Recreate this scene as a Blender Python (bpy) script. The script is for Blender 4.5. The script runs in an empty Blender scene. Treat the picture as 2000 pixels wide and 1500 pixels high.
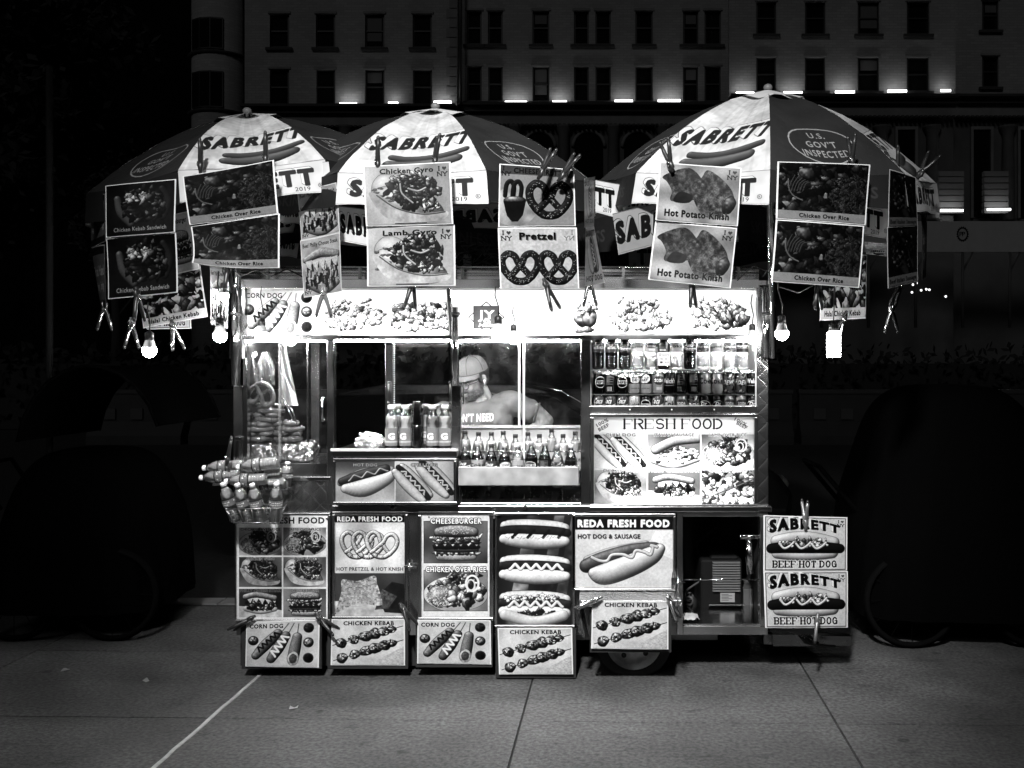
import bpy, bmesh, math, random
import numpy as np
from mathutils import Vector, Matrix, Euler, noise
from mathutils.bvhtree import BVHTree
random.seed(5)
SC = bpy.context.scene
COL = SC.collection
R = math.radians
# ------------------------------------------------------------------ camera
F = 1944.0; CD = 4.86; CH = 1.54; VX, VY = 1155.0, 707.0; CX = (VX-1000)/400.0
cam = bpy.data.cameras.new('camera'); cam.lens = 35; cam.sensor_width = 36; cam.clip_end = 400; cam.clip_start = .05
cam.shift_x = -(VX-1000)/2000; cam.shift_y = (VY-750)/2000
camo = bpy.data.objects.new('camera', cam); COL.objects.link(camo); camo.location = (CX, -CD, CH); camo.rotation_euler = (R(90), 0, 0)
SC.camera = camo
# ------------------------------------------------------------------ night sky, faint frontal glow of the square, street lamp
w = bpy.data.worlds.new('World'); SC.world = w; w.use_nodes = True
w.node_tree.nodes['Background'].inputs[0].default_value = (.5, .5, .5, 1); w.node_tree.nodes['Background'].inputs[1].default_value = .0004
sl = bpy.data.lights.new('night_glow', 'SUN'); sl.energy = .13; sl.angle = R(12); sl.color = (1, 1, 1)
so = bpy.data.objects.new('night_glow', sl); COL.objects.link(so); so.rotation_euler = (R(58), 0, R(-14))
lp = bpy.data.lights.new('street_lamp_light', 'SPOT'); lp.energy = 4300; lp.spot_size = R(38); lp.spot_blend = 1; lp.shadow_soft_size = .22
LAMP = Vector((-.3, -6.4, 5.3)); lo = bpy.data.objects.new('street_lamp_light', lp); COL.objects.link(lo); lo.location = LAMP
lo.rotation_euler = (Vector((.2, -.5, 1.6))-LAMP).to_track_quat('-Z', 'Y').to_euler()
SC.view_settings.view_transform = 'Standard'; SC.view_settings.look = 'None'; SC.view_settings.exposure = 0; SC.view_settings.gamma = 1
SC.view_settings.use_curve_mapping = False
SC.render.engine = 'CYCLES'; SC.cycles.use_denoising = True; SC.cycles.max_bounces = 7; SC.cycles.transparent_max_bounces = 16
SC.cycles.sample_clamp_indirect = 4; SC.cycles.caustics_reflective = False; SC.cycles.caustics_refractive = False
# ------------------------------------------------------------------ helpers
def P(px, py, Y=0.0):
    """the place at depth Y that the photograph shows at pixel (px, py); 400 px = 1 m on the cart's front"""
    s = F/(CD+Y); return Vector((CX+(px-VX)/s, Y, CH-(py-VY)/s))
def thing(name, label, cat, group=None, loc=(0, 0, 0), kind=None):
    o = bpy.data.objects.new(name, None); COL.objects.link(o); o.location = loc; o.empty_display_size = .1
    tag(o, label, cat, group, kind); return o
def tag(o, label=None, cat=None, group=None, kind=None):
    if label: o['label'] = label
    if cat: o['category'] = cat
    if group: o['group'] = group
    if kind: o['kind'] = kind
    return o
def copy_tree(o, parent=None):
    c = o.copy(); COL.objects.link(c); c.parent = parent
    for ch in list(o.children): copy_tree(ch, c)
    return c
class MB:
    def __init__(s): s.v = []; s.f = []; s.uv = []; s.sm = []
    def add(s, vs, fs, uvs=None, smooth=False, M=None):
        n = len(s.v); s.v += [tuple(M @ Vector(v)) if M else tuple(v) for v in vs]
        for i, f in enumerate(fs): s.f.append(tuple(n+k for k in f)); s.uv.append(uvs[i] if uvs else None); s.sm.append(smooth)
        return s
    def box(s, x0, x1, y0, y1, z0, z1, M=None):
        V = [(x, y, z) for z in (z0, z1) for y in (y0, y1) for x in (x0, x1)]
        return s.add(V, [(0, 2, 3, 1), (4, 5, 7, 6), (0, 1, 5, 4), (2, 6, 7, 3), (0, 4, 6, 2), (1, 3, 7, 5)], M=M)
    def pbox(s, px0, py0, px1, py1, Y0, Y1, Yr=None):
        """box whose front face (at Y0, or measured at Yr) covers the pixel rectangle"""
        a = P(px0, py1, Y0 if Yr is None else Yr); b = P(px1, py0, Y0 if Yr is None else Yr)
        return s.box(a.x, b.x, Y0, Y1, a.z, b.z)
    def bar(s, a, b, w, t, up=(0, 0, 1)):
        a, b = Vector(a), Vector(b); d = (b-a).normalized(); u = Vector(up)
        if abs(d.dot(u)) > .95: u = Vector((0, 1, 0))
        x = d.cross(u).normalized()*w/2; y = x.cross(d).normalized()*t/2
        return s.add([a-x-y, a+x-y, a+x+y, a-x+y, b-x-y, b+x-y, b+x+y, b-x+y], [(3, 2, 1, 0), (4, 5, 6, 7), (0, 1, 5, 4), (1, 2, 6, 5), (2, 3, 7, 6), (3, 0, 4, 7)])
    def tube(s, pts, r, n=8, cap=True, radii=None):
        pts = [Vector(p) for p in pts]; m = len(pts); rings = []; base = len(s.v); prev = None
        for i, p in enumerate(pts):
            d = (pts[min(i+1, m-1)]-pts[max(i-1, 0)]).normalized()
            if prev is None: u = d.orthogonal().normalized()
            else: u = (prev-d*prev.dot(d)).normalized()
            prev = u; v = d.cross(u); rr = radii[i] if radii else r
            for k in range(n): a = 6.28318*k/n; s.v.append(tuple(p+(u*math.cos(a)+v*math.sin(a))*rr))
        for i in range(m-1):
            for k in range(n):
                a = base+i*n+k; b = base+i*n+(k+1) % n; s.f.append((a, b, b+n, a+n)); s.uv.append([(k/n, i/(m-1)), ((k+1)/n, i/(m-1)), ((k+1)/n, (i+1)/(m-1)), (k/n, (i+1)/(m-1))]); s.sm.append(True)
        if cap: 
            s.f.append(tuple(base+k for k in reversed(range(n)))); s.uv.append(None); s.sm.append(False)
            s.f.append(tuple(base+(m-1)*n+k for k in range(n))); s.uv.append(None); s.sm.append(False)
        return s
    def lathe(s, prof, n=16, c=(0, 0, 0), M=None, v0=0, v1=1, smooth=True, cap=True):
        """prof: (radius, z) from bottom to top about +Z; u = 0.5 faces -Y"""
        vs = []; fs = []; uv = []; m = len(prof)
        for i, (r, z) in enumerate(prof):
            for k in range(n+1): a = 6.28318*k/n; vs.append((c[0]-r*math.sin(a), c[1]+r*math.cos(a), c[2]+z))
        for i in range(m-1):
            zr = (prof[-1][1]-prof[0][1]) or 1; va = v0+(v1-v0)*(prof[i][1]-prof[0][1])/zr; vb = v0+(v1-v0)*(prof[i+1][1]-prof[0][1])/zr
            for k in range(n): a = i*(n+1)+k; fs.append((a, a+1, a+n+2, a+n+1)); uv.append([(k/n, va), ((k+1)/n, va), ((k+1)/n, vb), (k/n, vb)])
        if cap: fs += [tuple(range(n-1, -1, -1)), tuple((m-1)*(n+1)+k for k in range(n))]; uv += [None, None]
        return s.add(vs, fs, uv, smooth, M)
    def ball(s, c, r, nu=14, nv=8, M=None):
        r = r if isinstance(r, (tuple, list)) else (r, r, r); vs = []; fs = []
        for i in range(nv+1):
            t = math.pi*i/nv
            for k in range(nu): a = 6.28318*k/nu; vs.append((c[0]+r[0]*math.sin(t)*math.cos(a), c[1]+r[1]*math.sin(t)*math.sin(a), c[2]-r[2]*math.cos(t)))
        for i in range(nv):
            for k in range(nu): a = i*nu+k; b = i*nu+(k+1) % nu; fs.append((a, b, b+nu, a+nu))
        return s.add(vs, fs, None, True, M)
    def grid(s, fn, nu, nv, uvfn=None, smooth=True, flip=False):
        vs = [tuple(fn(i/nu, j/nv)) for j in range(nv+1) for i in range(nu+1)]; fs = []; uv = []
        for j in range(nv):
            for i in range(nu):
                a = j*(nu+1)+i; q = [(i, j), (i+1, j), (i+1, j+1), (i, j+1)]; f = [a, a+1, a+nu+2, a+nu+1]
                if flip: q.reverse(); f.reverse()
                fs.append(tuple(f)); uv.append([uvfn(x/nu, y/nv) if uvfn else (x/nu, y/nv) for x, y in q])
        return s.add(vs, fs, uv, smooth)
def wloc(o):
    L = Vector((0, 0, 0))
    while o is not None: L += Vector(o.location); o = o.parent
    return L
def mesh_of(mb, name, off=Vector((0, 0, 0))):
    me = bpy.data.meshes.new(name); me.from_pydata([(v[0]-off.x, v[1]-off.y, v[2]-off.z) for v in mb.v], [], mb.f)
    if any(u for u in mb.uv):
        L = me.uv_layers.new(name='uv'); flat = []
        for f, u in zip(mb.f, mb.uv):
            for k in range(len(f)): flat += list(u[k]) if u else [0, 0]
        L.data.foreach_set('uv', flat)
    me.polygons.foreach_set('use_smooth', mb.sm); me.update(); return me
def obj(name, mb, mat, parent=None, local=False, bevel=0):
    me = mesh_of(mb, name, Vector((0, 0, 0)) if local or parent is None else wloc(parent)); me.materials.append(mat)
    o = bpy.data.objects.new(name, me); COL.objects.link(o); o.parent = parent
    if bevel: m = o.modifiers.new('bevel', 'BEVEL'); m.width = bevel; m.segments = 2; m.limit_method = 'ANGLE'; m.harden_normals = False
    return o
def fuse(o, voxel, sm=2):
    """voxel-fuse the overlapping pieces of a body into one continuous skin"""
    m = o.modifiers.new('r', 'REMESH'); m.mode = 'VOXEL'; m.voxel_size = voxel; m.use_smooth_shade = True
    if sm: k = o.modifiers.new('s', 'SMOOTH'); k.iterations = sm; k.factor = .6
    dg = bpy.context.evaluated_depsgraph_get(); me = bpy.data.meshes.new_from_object(o.evaluated_get(dg)); o.modifiers.clear(); mt = o.data.materials[0]; o.data = me
    if not me.materials: me.materials.append(mt)
    me.polygons.foreach_set('use_smooth', [True]*len(me.polygons)); return o
# ------------------------------------------------------------------ materials (all greys: the photograph is black and white)
MATS = {}
def mat(name, base=.5, rough=.5, metal=0, bump=0, bscale=20, var=0, vscale=8, emit=0, coat=0, spec=.5, stretch=None, trans=0, alpha=1, bdetail=4):
    if name in MATS: return MATS[name]
    m = bpy.data.materials.new(name); MATS[name] = m; m.use_nodes = True; nt = m.node_tree; N = nt.nodes; L = nt.links; b = N['Principled BSDF']
    b.inputs['Base Color'].default_value = (base, base, base, 1); b.inputs['Roughness'].default_value = rough; b.inputs['Metallic'].default_value = metal
    b.inputs['Specular IOR Level'].default_value = spec; b.inputs['Coat Weight'].default_value = coat
    if trans: b.inputs['Transmission Weight'].default_value = trans; b.inputs['IOR'].default_value = 1.33
    if alpha < 1: b.inputs['Alpha'].default_value = alpha
    if emit: b.inputs['Emission Color'].default_value = (1, 1, 1, 1); b.inputs['Emission Strength'].default_value = emit
    if bump or var:
        tc = N.new('ShaderNodeTexCoord'); mp = N.new('ShaderNodeMapping'); L.new(tc.outputs['Object'], mp.inputs[0])
        if stretch: mp.inputs['Scale'].default_value = stretch
    if var:
        n = N.new('ShaderNodeTexNoise'); n.inputs['Scale'].default_value = vscale; n.inputs['Detail'].default_value = 6; L.new(mp.outputs[0], n.inputs[0])
        r = N.new('ShaderNodeMapRange'); r.inputs[1].default_value = .3; r.inputs[2].default_value = .7; r.inputs[3].default_value = base*(1-var); r.inputs[4].default_value = base*(1+var)
        L.new(n.outputs[0], r.inputs[0]); L.new(r.outputs[0], b.inputs['Base Color'])
        r2 = N.new('ShaderNodeMapRange'); r2.inputs[1].default_value = .3; r2.inputs[2].default_value = .7; r2.inputs[3].default_value = rough*(1-.3*min(1, var*2)); r2.inputs[4].default_value = min(1, rough*(1+.3*min(1, var*2)))
        L.new(n.outputs[0], r2.inputs[0]); L.new(r2.outputs[0], b.inputs['Roughness'])
    if bump:
        n = N.new('ShaderNodeTexNoise'); n.inputs['Scale'].default_value = bscale; n.inputs['Detail'].default_value = bdetail; L.new(mp.outputs[0], n.inputs[0])
        u = N.new('ShaderNodeBump'); u.inputs['Strength'].default_value = min(1, bump); u.inputs['Distance'].default_value = .01; L.new(n.outputs[0], u.inputs['Height']); L.new(u.outputs[0], b.inputs['Normal'])
    return m
IMG = {}
def image(name):
    if name in IMG: return IMG[name]
    c = art(name); im = bpy.data.images.new('print_'+name, c.w, c.h); px = np.ones((c.h, c.w, 4), 'f'); px[..., :3] = c.a[::-1, :, None]
    im.pixels.foreach_set(px.ravel()); im.update(); im.pack(); IMG[name] = im; return im
def printed(name, rough=.35, gain=.85, metal=0, through=0, coat=0, glow=0, wrinkle=0, spec=.3):
    """printed sheet: the drawn picture is the reflectance (and, for lightboxes and thin cloth, what shines through)"""
    key = 'printed_%s_%g_%g_%g_%g_%g' % (name, rough, through, metal, wrinkle, gain)
    if key in MATS: return MATS[key]
    m = bpy.data.materials.new(key); MATS[key] = m; m.use_nodes = True; nt = m.node_tree; N = nt.nodes; L = nt.links; b = N['Principled BSDF']
    t = N.new('ShaderNodeTexImage'); t.image = image(name); t.extension = 'EXTEND'
    g = N.new('ShaderNodeMix'); g.data_type = 'RGBA'; g.blend_type = 'MULTIPLY'; g.inputs[0].default_value = 1; g.inputs[7].default_value = (gain, gain, gain, 1)
    L.new(t.outputs[0], g.inputs[6]); L.new(g.outputs[2], b.inputs['Base Color']); b.inputs['Roughness'].default_value = rough; b.inputs['Metallic'].default_value = metal; b.inputs['Coat Weight'].default_value = coat; b.inputs['Specular IOR Level'].default_value = spec
    if wrinkle:
        tc = N.new('ShaderNodeTexCoord'); n = N.new('ShaderNodeTexNoise'); n.inputs['Scale'].default_value = 9; n.inputs['Detail'].default_value = 3; L.new(tc.outputs['Object'], n.inputs[0])
        u = N.new('ShaderNodeBump'); u.inputs['Strength'].default_value = wrinkle; u.inputs['Distance'].default_value = .02; L.new(n.outputs[0], u.inputs['Height']); L.new(u.outputs[0], b.inputs['Normal'])
    if through:
        tr = N.new('ShaderNodeBsdfTranslucent'); L.new(g.outputs[2], tr.inputs[0]); mx = N.new('ShaderNodeMixShader'); mx.inputs[0].default_value = through
        L.new(b.outputs[0], mx.inputs[1]); L.new(tr.outputs[0], mx.inputs[2]); L.new(mx.outputs[0], N['Material Output'].inputs[0])
    return m
def glassy(name, tint=.95, rough=.02, refl=1.0, dust=.0):
    if name in MATS: return MATS[name]
    m = bpy.data.materials.new(name); MATS[name] = m; m.use_nodes = True; nt = m.node_tree; N = nt.nodes; L = nt.links; N.remove(N['Principled BSDF'])
    t = N.new('ShaderNodeBsdfTransparent'); t.inputs[0].default_value = (tint, tint, tint, 1); g = N.new('ShaderNodeBsdfGlossy'); g.inputs['Roughness'].default_value = rough
    f = N.new('ShaderNodeFresnel'); f.inputs[0].default_value = 1.5; mx = N.new('ShaderNodeMixShader'); k = N.new('ShaderNodeMath'); k.operation = 'MULTIPLY'; k.inputs[1].default_value = refl
    L.new(f.outputs[0], k.inputs[0]); L.new(k.outputs[0], mx.inputs[0]); L.new(t.outputs[0], mx.inputs[1]); L.new(g.outputs[0], mx.inputs[2]); last = mx
    if dust:
        d = N.new('ShaderNodeBsdfDiffuse'); d.inputs[0].default_value = (.8, .8, .8, 1); tc = N.new('ShaderNodeTexCoord'); n = N.new('ShaderNodeTexNoise'); n.inputs['Scale'].default_value = 14; n.inputs['Detail'].default_value = 8
        L.new(tc.outputs['Object'], n.inputs[0]); r = N.new('ShaderNodeMapRange'); r.inputs[1].default_value = .45; r.inputs[2].default_value = .85; r.inputs[3].default_value = dust*.15; r.inputs[4].default_value = dust; L.new(n.outputs[0], r.inputs[0])
        m2 = N.new('ShaderNodeMixShader'); L.new(r.outputs[0], m2.inputs[0]); L.new(mx.outputs[0], m2.inputs[1]); L.new(d.outputs[0], m2.inputs[2]); last = m2
    L.new(last.outputs[0], N['Material Output'].inputs[0]); return m
def glow(name, s):
    if name in MATS: return MATS[name]
    m = bpy.data.materials.new(name); MATS[name] = m; m.use_nodes = True; N = m.node_tree.nodes; N.remove(N['Principled BSDF']); e = N.new('ShaderNodeEmission'); e.inputs[1].default_value = s
    m.node_tree.links.new(e.outputs[0], N['Material Output'].inputs[0]); return m
def quilt():
    """stainless steel pressed with a diamond quilt"""
    if 'quilted_steel' in MATS: return MATS['quilted_steel']
    m = mat('quilted_steel', .55, .22, 1, var=.15, vscale=5); nt = m.node_tree; N = nt.nodes; L = nt.links; tc = N.new('ShaderNodeTexCoord'); mp = N.new('ShaderNodeMapping'); mp.inputs['Rotation'].default_value = (0, R(45), 0)
    L.new(tc.outputs['Object'], mp.inputs[0]); sx = N.new('ShaderNodeSeparateXYZ'); L.new(mp.outputs[0], sx.inputs[0]); hs = []
    for ax in ('X', 'Z'):
        a = N.new('ShaderNodeMath'); a.operation = 'MULTIPLY'; a.inputs[1].default_value = 50; L.new(sx.outputs[ax], a.inputs[0]); s_ = N.new('ShaderNodeMath'); s_.operation = 'SINE'; L.new(a.outputs[0], s_.inputs[0])
        q = N.new('ShaderNodeMath'); q.operation = 'ABSOLUTE'; L.new(s_.outputs[0], q.inputs[0]); hs.append(q)
    mn = N.new('ShaderNodeMath'); mn.operation = 'MINIMUM'; L.new(hs[0].outputs[0], mn.inputs[0]); L.new(hs[1].outputs[0], mn.inputs[1]); pw = N.new('ShaderNodeMath'); pw.operation = 'POWER'; pw.inputs[1].default_value = .4; L.new(mn.outputs[0], pw.inputs[0])
    u = N.new('ShaderNodeBump'); u.inputs['Strength'].default_value = .25; u.inputs['Distance'].default_value = .004; L.new(pw.outputs[0], u.inputs['Height']); L.new(u.outputs[0], N['Principled BSDF'].inputs['Normal']); return m
STEEL = mat('brushed_steel', .6, .2, 1, bump=.35, bscale=2.2, bdetail=2, var=.22, vscale=5)
DSTEEL = mat('dark_steel', .22, .28, 1, bump=.35, bscale=2.5, bdetail=2, var=.3, vscale=4)
BSTEEL = mat('bright_steel', .8, .15, 1, bump=.35, bscale=3, bdetail=2, var=.12, vscale=5)
CHROME = mat('pole_chrome', .8, .14, 1)
EDGE = mat('polished_edge', .8, .35, .4)
FOIL = mat('crumpled_foil', .85, .22, 1, bump=1, bscale=45)
BLACK = mat('black_plastic', .02, .35)
RUBBER = mat('tyre_rubber', .008, .8, bump=.3, bscale=40)
WHITEP = mat('white_plastic', .8, .35)
SLEEVE = mat('clear_sleeve', .72, .12, coat=.5, spec=.6)
DARKIN = mat('dark_interior', .012, .5)
GLASS = glassy('window_glass', .93, .02, 1.0, .02)
PET = glassy('clear_bottle_plastic', .97, .05, 1.8, .0)
ORD = ['first', 'second', 'third', 'fourth', 'fifth', 'sixth', 'seventh', 'eighth', 'ninth', 'tenth', 'eleventh', 'twelfth', 'thirteenth', 'fourteenth', 'fifteenth', 'sixteenth', 'seventeenth', 'eighteenth']
# ------------------------------------------------------------------ printed artwork (drawn in code, grey values)
_tm = {}
def text_mask(s, sp=1.0):
    """coverage mask of a line of text: cap height = 48 px, 24 px below the baseline"""
    k = (s, sp)
    if k in _tm: return _tm[k]
    cu = bpy.data.curves.new('lettering', 'FONT'); cu.body = s; cu.size = 1; cu.resolution_u = 2; cu.space_character = sp
    ob = bpy.data.objects.new('lettering', cu); bpy.context.scene.collection.objects.link(ob)
    dg = bpy.context.evaluated_depsgraph_get(); ev = ob.evaluated_get(dg); me = ev.to_mesh(); me.calc_loop_triangles()
    nv = len(me.vertices); co = np.empty(nv * 3, 'f'); me.vertices.foreach_get('co', co); co = co.reshape(-1, 3)[:, :2].copy()
    nt = len(me.loop_triangles); tr = np.empty(nt * 3, 'i'); me.loop_triangles.foreach_get('vertices', tr); tr = tr.reshape(-1, 3)
    ev.to_mesh_clear(); bpy.data.objects.remove(ob); bpy.data.curves.remove(cu)
    S = 2; cap = .70
    x0 = co[:, 0].min(); co[:, 0] -= x0; co *= 48 * S / cap
    W = int(co[:, 0].max()) + 2 * S; W += -W % S; H = (52 + 24) * S
    m = np.zeros((H, W), 'f'); co[:, 1] = 52 * S - co[:, 1]; co[:, 0] += 1
    for t in tr:
        p = co[t]; a0, b0 = np.floor(p.min(0)).astype(int); a1, b1 = np.ceil(p.max(0)).astype(int) + 1
        a0 = max(a0, 0); b0 = max(b0, 0); a1 = min(a1, W); b1 = min(b1, H)
        if a1 <= a0 or b1 <= b0: continue
        X, Y = np.meshgrid(np.arange(a0, a1) + .5, np.arange(b0, b1) + .5)
        d = (p[1, 0]-p[0, 0])*(p[2, 1]-p[0, 1]) - (p[2, 0]-p[0, 0])*(p[1, 1]-p[0, 1])
        if abs(d) < 1e-6: continue
        u = ((X-p[0, 0])*(p[2, 1]-p[0, 1]) - (p[2, 0]-p[0, 0])*(Y-p[0, 1])) / d
        v = ((p[1, 0]-p[0, 0])*(Y-p[0, 1]) - (X-p[0, 0])*(p[1, 1]-p[0, 1])) / d
        m[b0:b1, a0:a1] = np.maximum(m[b0:b1, a0:a1], (u > -.02) & (v > -.02) & (u+v < 1.02))
    m = m.reshape(H//S, S, W//S, S).mean((1, 3))
    _tm[k] = m
    return m
def dilate(m, r):
    p = int(math.ceil(r)); q = np.pad(m, p + 1); o = q.copy()
    for dy in range(-p, p+1):
        for dx in range(-p, p+1):
            if dx*dx + dy*dy <= r*r + .3: o = np.maximum(o, np.roll(q, (dy, dx), (0, 1)))
    return o, p + 1
def vnoise(h, w, s, rng):
    gh, gw = int(h/s)+3, int(w/s)+3; g = rng.random((gh, gw)).astype('f')
    y = np.arange(h)/s; x = np.arange(w)/s; yi = y.astype(int); xi = x.astype(int); fy = (y-yi)[:, None]; fx = (x-xi)[None]
    fy = fy*fy*(3-2*fy); fx = fx*fx*(3-2*fx)
    a, b, c, d = g[yi][:, xi], g[yi][:, xi+1], g[yi+1][:, xi], g[yi+1][:, xi+1]
    return (a*(1-fx)+b*fx)*(1-fy) + (c*(1-fx)+d*fx)*fy
def smooth(pts, n=6, closed=False):
    P = [np.array(p, 'f') for p in pts]; out = []
    N = len(P)
    for i in range(N if closed else N-1):
        g = (lambda k: P[k % N]) if closed else (lambda k: P[min(max(k, 0), N-1)])
        a, b, c, d = g(i-1), g(i), g(i+1), g(i+2)
        for k in range(n):
            t = k/n; out.append(.5*((2*b)+(c-a)*t+(2*a-5*b+4*c-d)*t*t+(3*b-a-3*c+d)*t**3))
    if not closed: out.append(P[-1])
    return out
class Cv:
    def __init__(s, w, h, bg=.8, seed=1):
        s.w, s.h = w, h; s.a = np.full((h, w), bg, 'f'); s.rng = np.random.RandomState(seed)
    def bb(s, x0, y0, x1, y1):
        x0 = int(max(0, math.floor(x0))); y0 = int(max(0, math.floor(y0))); x1 = int(min(s.w, math.ceil(x1))); y1 = int(min(s.h, math.ceil(y1)))
        if x1 <= x0 or y1 <= y0: return None
        X, Y = np.meshgrid(np.arange(x0, x1, dtype='f')+.5, np.arange(y0, y1, dtype='f')+.5)
        return (slice(y0, y1), slice(x0, x1)), X, Y
    def put(s, sl, m, col): s.a[sl] = s.a[sl]*(1-m) + col*m
    def rect(s, x, y, w, h, col):
        s.a[max(0, int(y)):max(0, int(y+h)), max(0, int(x)):max(0, int(x+w))] = col
    def frame(s, x, y, w, h, t, col):
        for q in ((x, y, w, t), (x, y+h-t, w, t), (x, y, t, h), (x+w-t, y, t, h)): s.rect(*q, col)
    def grad(s, x, y, w, h, c0, c1, vert=True):
        x, y, w, h = int(x), int(y), int(w), int(h); t = np.linspace(0, 1, h if vert else w, dtype='f')
        g = c0+(c1-c0)*t; r = s.a[y:y+h, x:x+w]; r[:] = (g[:, None] if vert else g[None])[:r.shape[0], :r.shape[1]]
    def poly(s, pts, col, soft=0, tex=0, ts=6):
        P = np.array(pts, 'f'); r = s.bb(P[:, 0].min()-1, P[:, 1].min()-1, P[:, 0].max()+1, P[:, 1].max()+1)
        if r is None: return
        sl, X, Y = r; m = np.zeros_like(X)
        for ox, oy in ((-.25, -.25), (.25, -.25), (-.25, .25), (.25, .25)):
            ins = np.zeros(X.shape, bool)
            for i in range(len(P)):
                x1, y1 = P[i-1]; x2, y2 = P[i]
                if y1 == y2: continue
                yy = Y+oy; c = ((y1 > yy) != (y2 > yy)); ins ^= c & (X+ox < (x2-x1)*(yy-y1)/(y2-y1)+x1)
            m += ins*.25
        if tex: col = col*(1+tex*(vnoise(*X.shape, ts, s.rng)+.5*vnoise(*X.shape, max(1.5, ts/3), s.rng)-.75)*2)
        s.put(sl, m, col)
    def stroke(s, pts, r, col, shade=.8, edge=0, tex=0, ts=5, sm=0, closed=False, lx=-.35, ly=-.6):
        if sm: pts = smooth(pts, sm, closed)
        P = np.array([p[:2] for p in pts], 'f'); R = np.array([p[2] if len(p) > 2 else r for p in pts], 'f'); mr = R.max()+2
        b = s.bb(P[:, 0].min()-mr, P[:, 1].min()-mr, P[:, 0].max()+mr, P[:, 1].max()+mr)
        if b is None: return
        sl, X, Y = b; best = np.full(X.shape, 9., 'f'); NX = np.zeros_like(X); NY = np.zeros_like(X); RR = np.full(X.shape, r, 'f')
        n = len(P)
        for i in range(n if closed else max(1, n-1)):
            a, c = P[i], P[(i+1) % n]; ra, rc = R[i], R[(i+1) % n]; q0 = np.minimum(a, c)-mr; q1 = np.maximum(a, c)+mr
            i0 = max(0, int(q0[1]-sl[0].start)); i1 = max(0, int(q1[1]-sl[0].start)+1); j0 = max(0, int(q0[0]-sl[1].start)); j1 = max(0, int(q1[0]-sl[1].start)+1)
            x, y = X[i0:i1, j0:j1], Y[i0:i1, j0:j1]
            if x.size == 0: continue
            d = c-a; L = float(d@d)+1e-6; t = np.clip(((x-a[0])*d[0]+(y-a[1])*d[1])/L, 0, 1)
            dx = x-a[0]-t*d[0]; dy = y-a[1]-t*d[1]; rr = ra+(rc-ra)*t; nd = np.sqrt(dx*dx+dy*dy)/rr
            k = nd < best[i0:i1, j0:j1]; best[i0:i1, j0:j1][k] = nd[k]; NX[i0:i1, j0:j1][k] = (dx/rr)[k]; NY[i0:i1, j0:j1][k] = (dy/rr)[k]; RR[i0:i1, j0:j1][k] = rr[k]
        m = np.clip((1-best)*RR+.5, 0, 1)
        if edge:
            e = np.clip((1-best)*RR+.5+edge, 0, 1); s.a[sl] *= 1-.6*e
        c = col
        if shade:
            u = np.clip(best, 0, 1); hz = np.sqrt(1-u*u); dt = NX*lx+NY*ly+hz*.72
            c = col*(1-shade+shade*np.clip(.15+dt*1.15, 0, 1.7))+.2*shade*np.clip(dt, 0, 1)**14*min(1, col*2.5)
        if tex: c = c*(1+tex*2.6*(.6*vnoise(*X.shape, ts, s.rng)+.4*vnoise(*X.shape, max(1.2, ts/3), s.rng)-.5))
        s.put(sl, m, np.clip(c, 0, 1))
    def blob(s, cx, cy, rx, ry, ang, col, jag=.15, shade=.8, tex=.2, edge=1.):
        mr = max(rx, ry)*(1+jag)+2; b = s.bb(cx-mr, cy-mr, cx+mr, cy+mr)
        if b is None: return
        sl, X, Y = b; ca, sa = math.cos(ang), math.sin(ang); x = ((X-cx)*ca+(Y-cy)*sa)/rx; y = (-(X-cx)*sa+(Y-cy)*ca)/ry
        d = np.sqrt(x*x+y*y)
        if jag:
            th = np.arctan2(y, x); p = s.rng.rand(4)*6.28
            d = d*(1+jag*.8*(.55*np.sin(2*th+p[0])+.45*np.sin(3*th+p[1])+.3*np.sin(5*th+p[2])+.12*np.sin(9*th+p[3])))
        k = min(rx, ry); m = np.clip((1-d)*k+.5, 0, 1)
        if edge: s.a[sl] *= 1-.5*np.clip((1-d)*k+.5+edge, 0, 1)
        c = col
        if shade:
            u = np.clip(d, 0, 1); hz = np.sqrt(1-u*u); nx = (x*ca-y*sa); ny = (x*sa+y*ca)
            dt = nx*-.35+ny*-.6+hz*.72; c = col*(1-shade+shade*np.clip(.1+dt*1.2, 0, 1.7))+.3*shade*np.clip(dt, 0, 1)**12*min(1, col*2.5)*(jag > 0)
        if tex: c = c*(1+tex*2*(vnoise(*X.shape, max(1.3, k*.35), s.rng)-.5))
        s.put(sl, m, np.clip(c, 0, 1))
    def text(s, t, x, y, w, h, col, bold=4, out=None, ow=3, ang=0, arc=0, slant=0, sp=1.0, grow=0, shadow=None, soft=1.):
        """baseline-left (x, y), width w, cap height h"""
        sp = sp+.022*bold; bold = bold*.52; ow = ow*.6; base = text_mask(t, sp)
        def lay(r, cc, ox=0, oy=0):
            m, p = dilate(base, r) if r > 0 else (base, 0)
            ca, sa = math.cos(ang), math.sin(ang); H, W = base.shape; kx = w/W; ky = h/48
            cs = []
            for u in (0, .5, 1):
                for v in (-.6, 1.3): 
                    xx = u*w; yy = -v*h*(1+grow)-arc*h*4*u*(1-u); xx += slant*v*h; cs.append((x+ox+xx*ca-yy*sa, y+oy+xx*sa+yy*ca))
            cs = np.array(cs); b = s.bb(cs[:, 0].min()-4-r*kx, cs[:, 1].min()-4, cs[:, 0].max()+4+r*kx, cs[:, 1].max()+4)
            if b is None: return
            sl, X, Y = b; dx = X-x-ox; dy = Y-y-oy; lx = dx*ca+dy*sa; ly = -dx*sa+dy*ca; u = lx/w
            ly = ly+arc*h*4*np.clip(u, 0, 1)*(1-np.clip(u, 0, 1)); hh = 1+grow*(1-2*u); v = -ly/h/hh; lx = lx-slant*v*h
            mx = lx/kx+p; my = 52-v*48+p; mh, mw = m.shape
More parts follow.
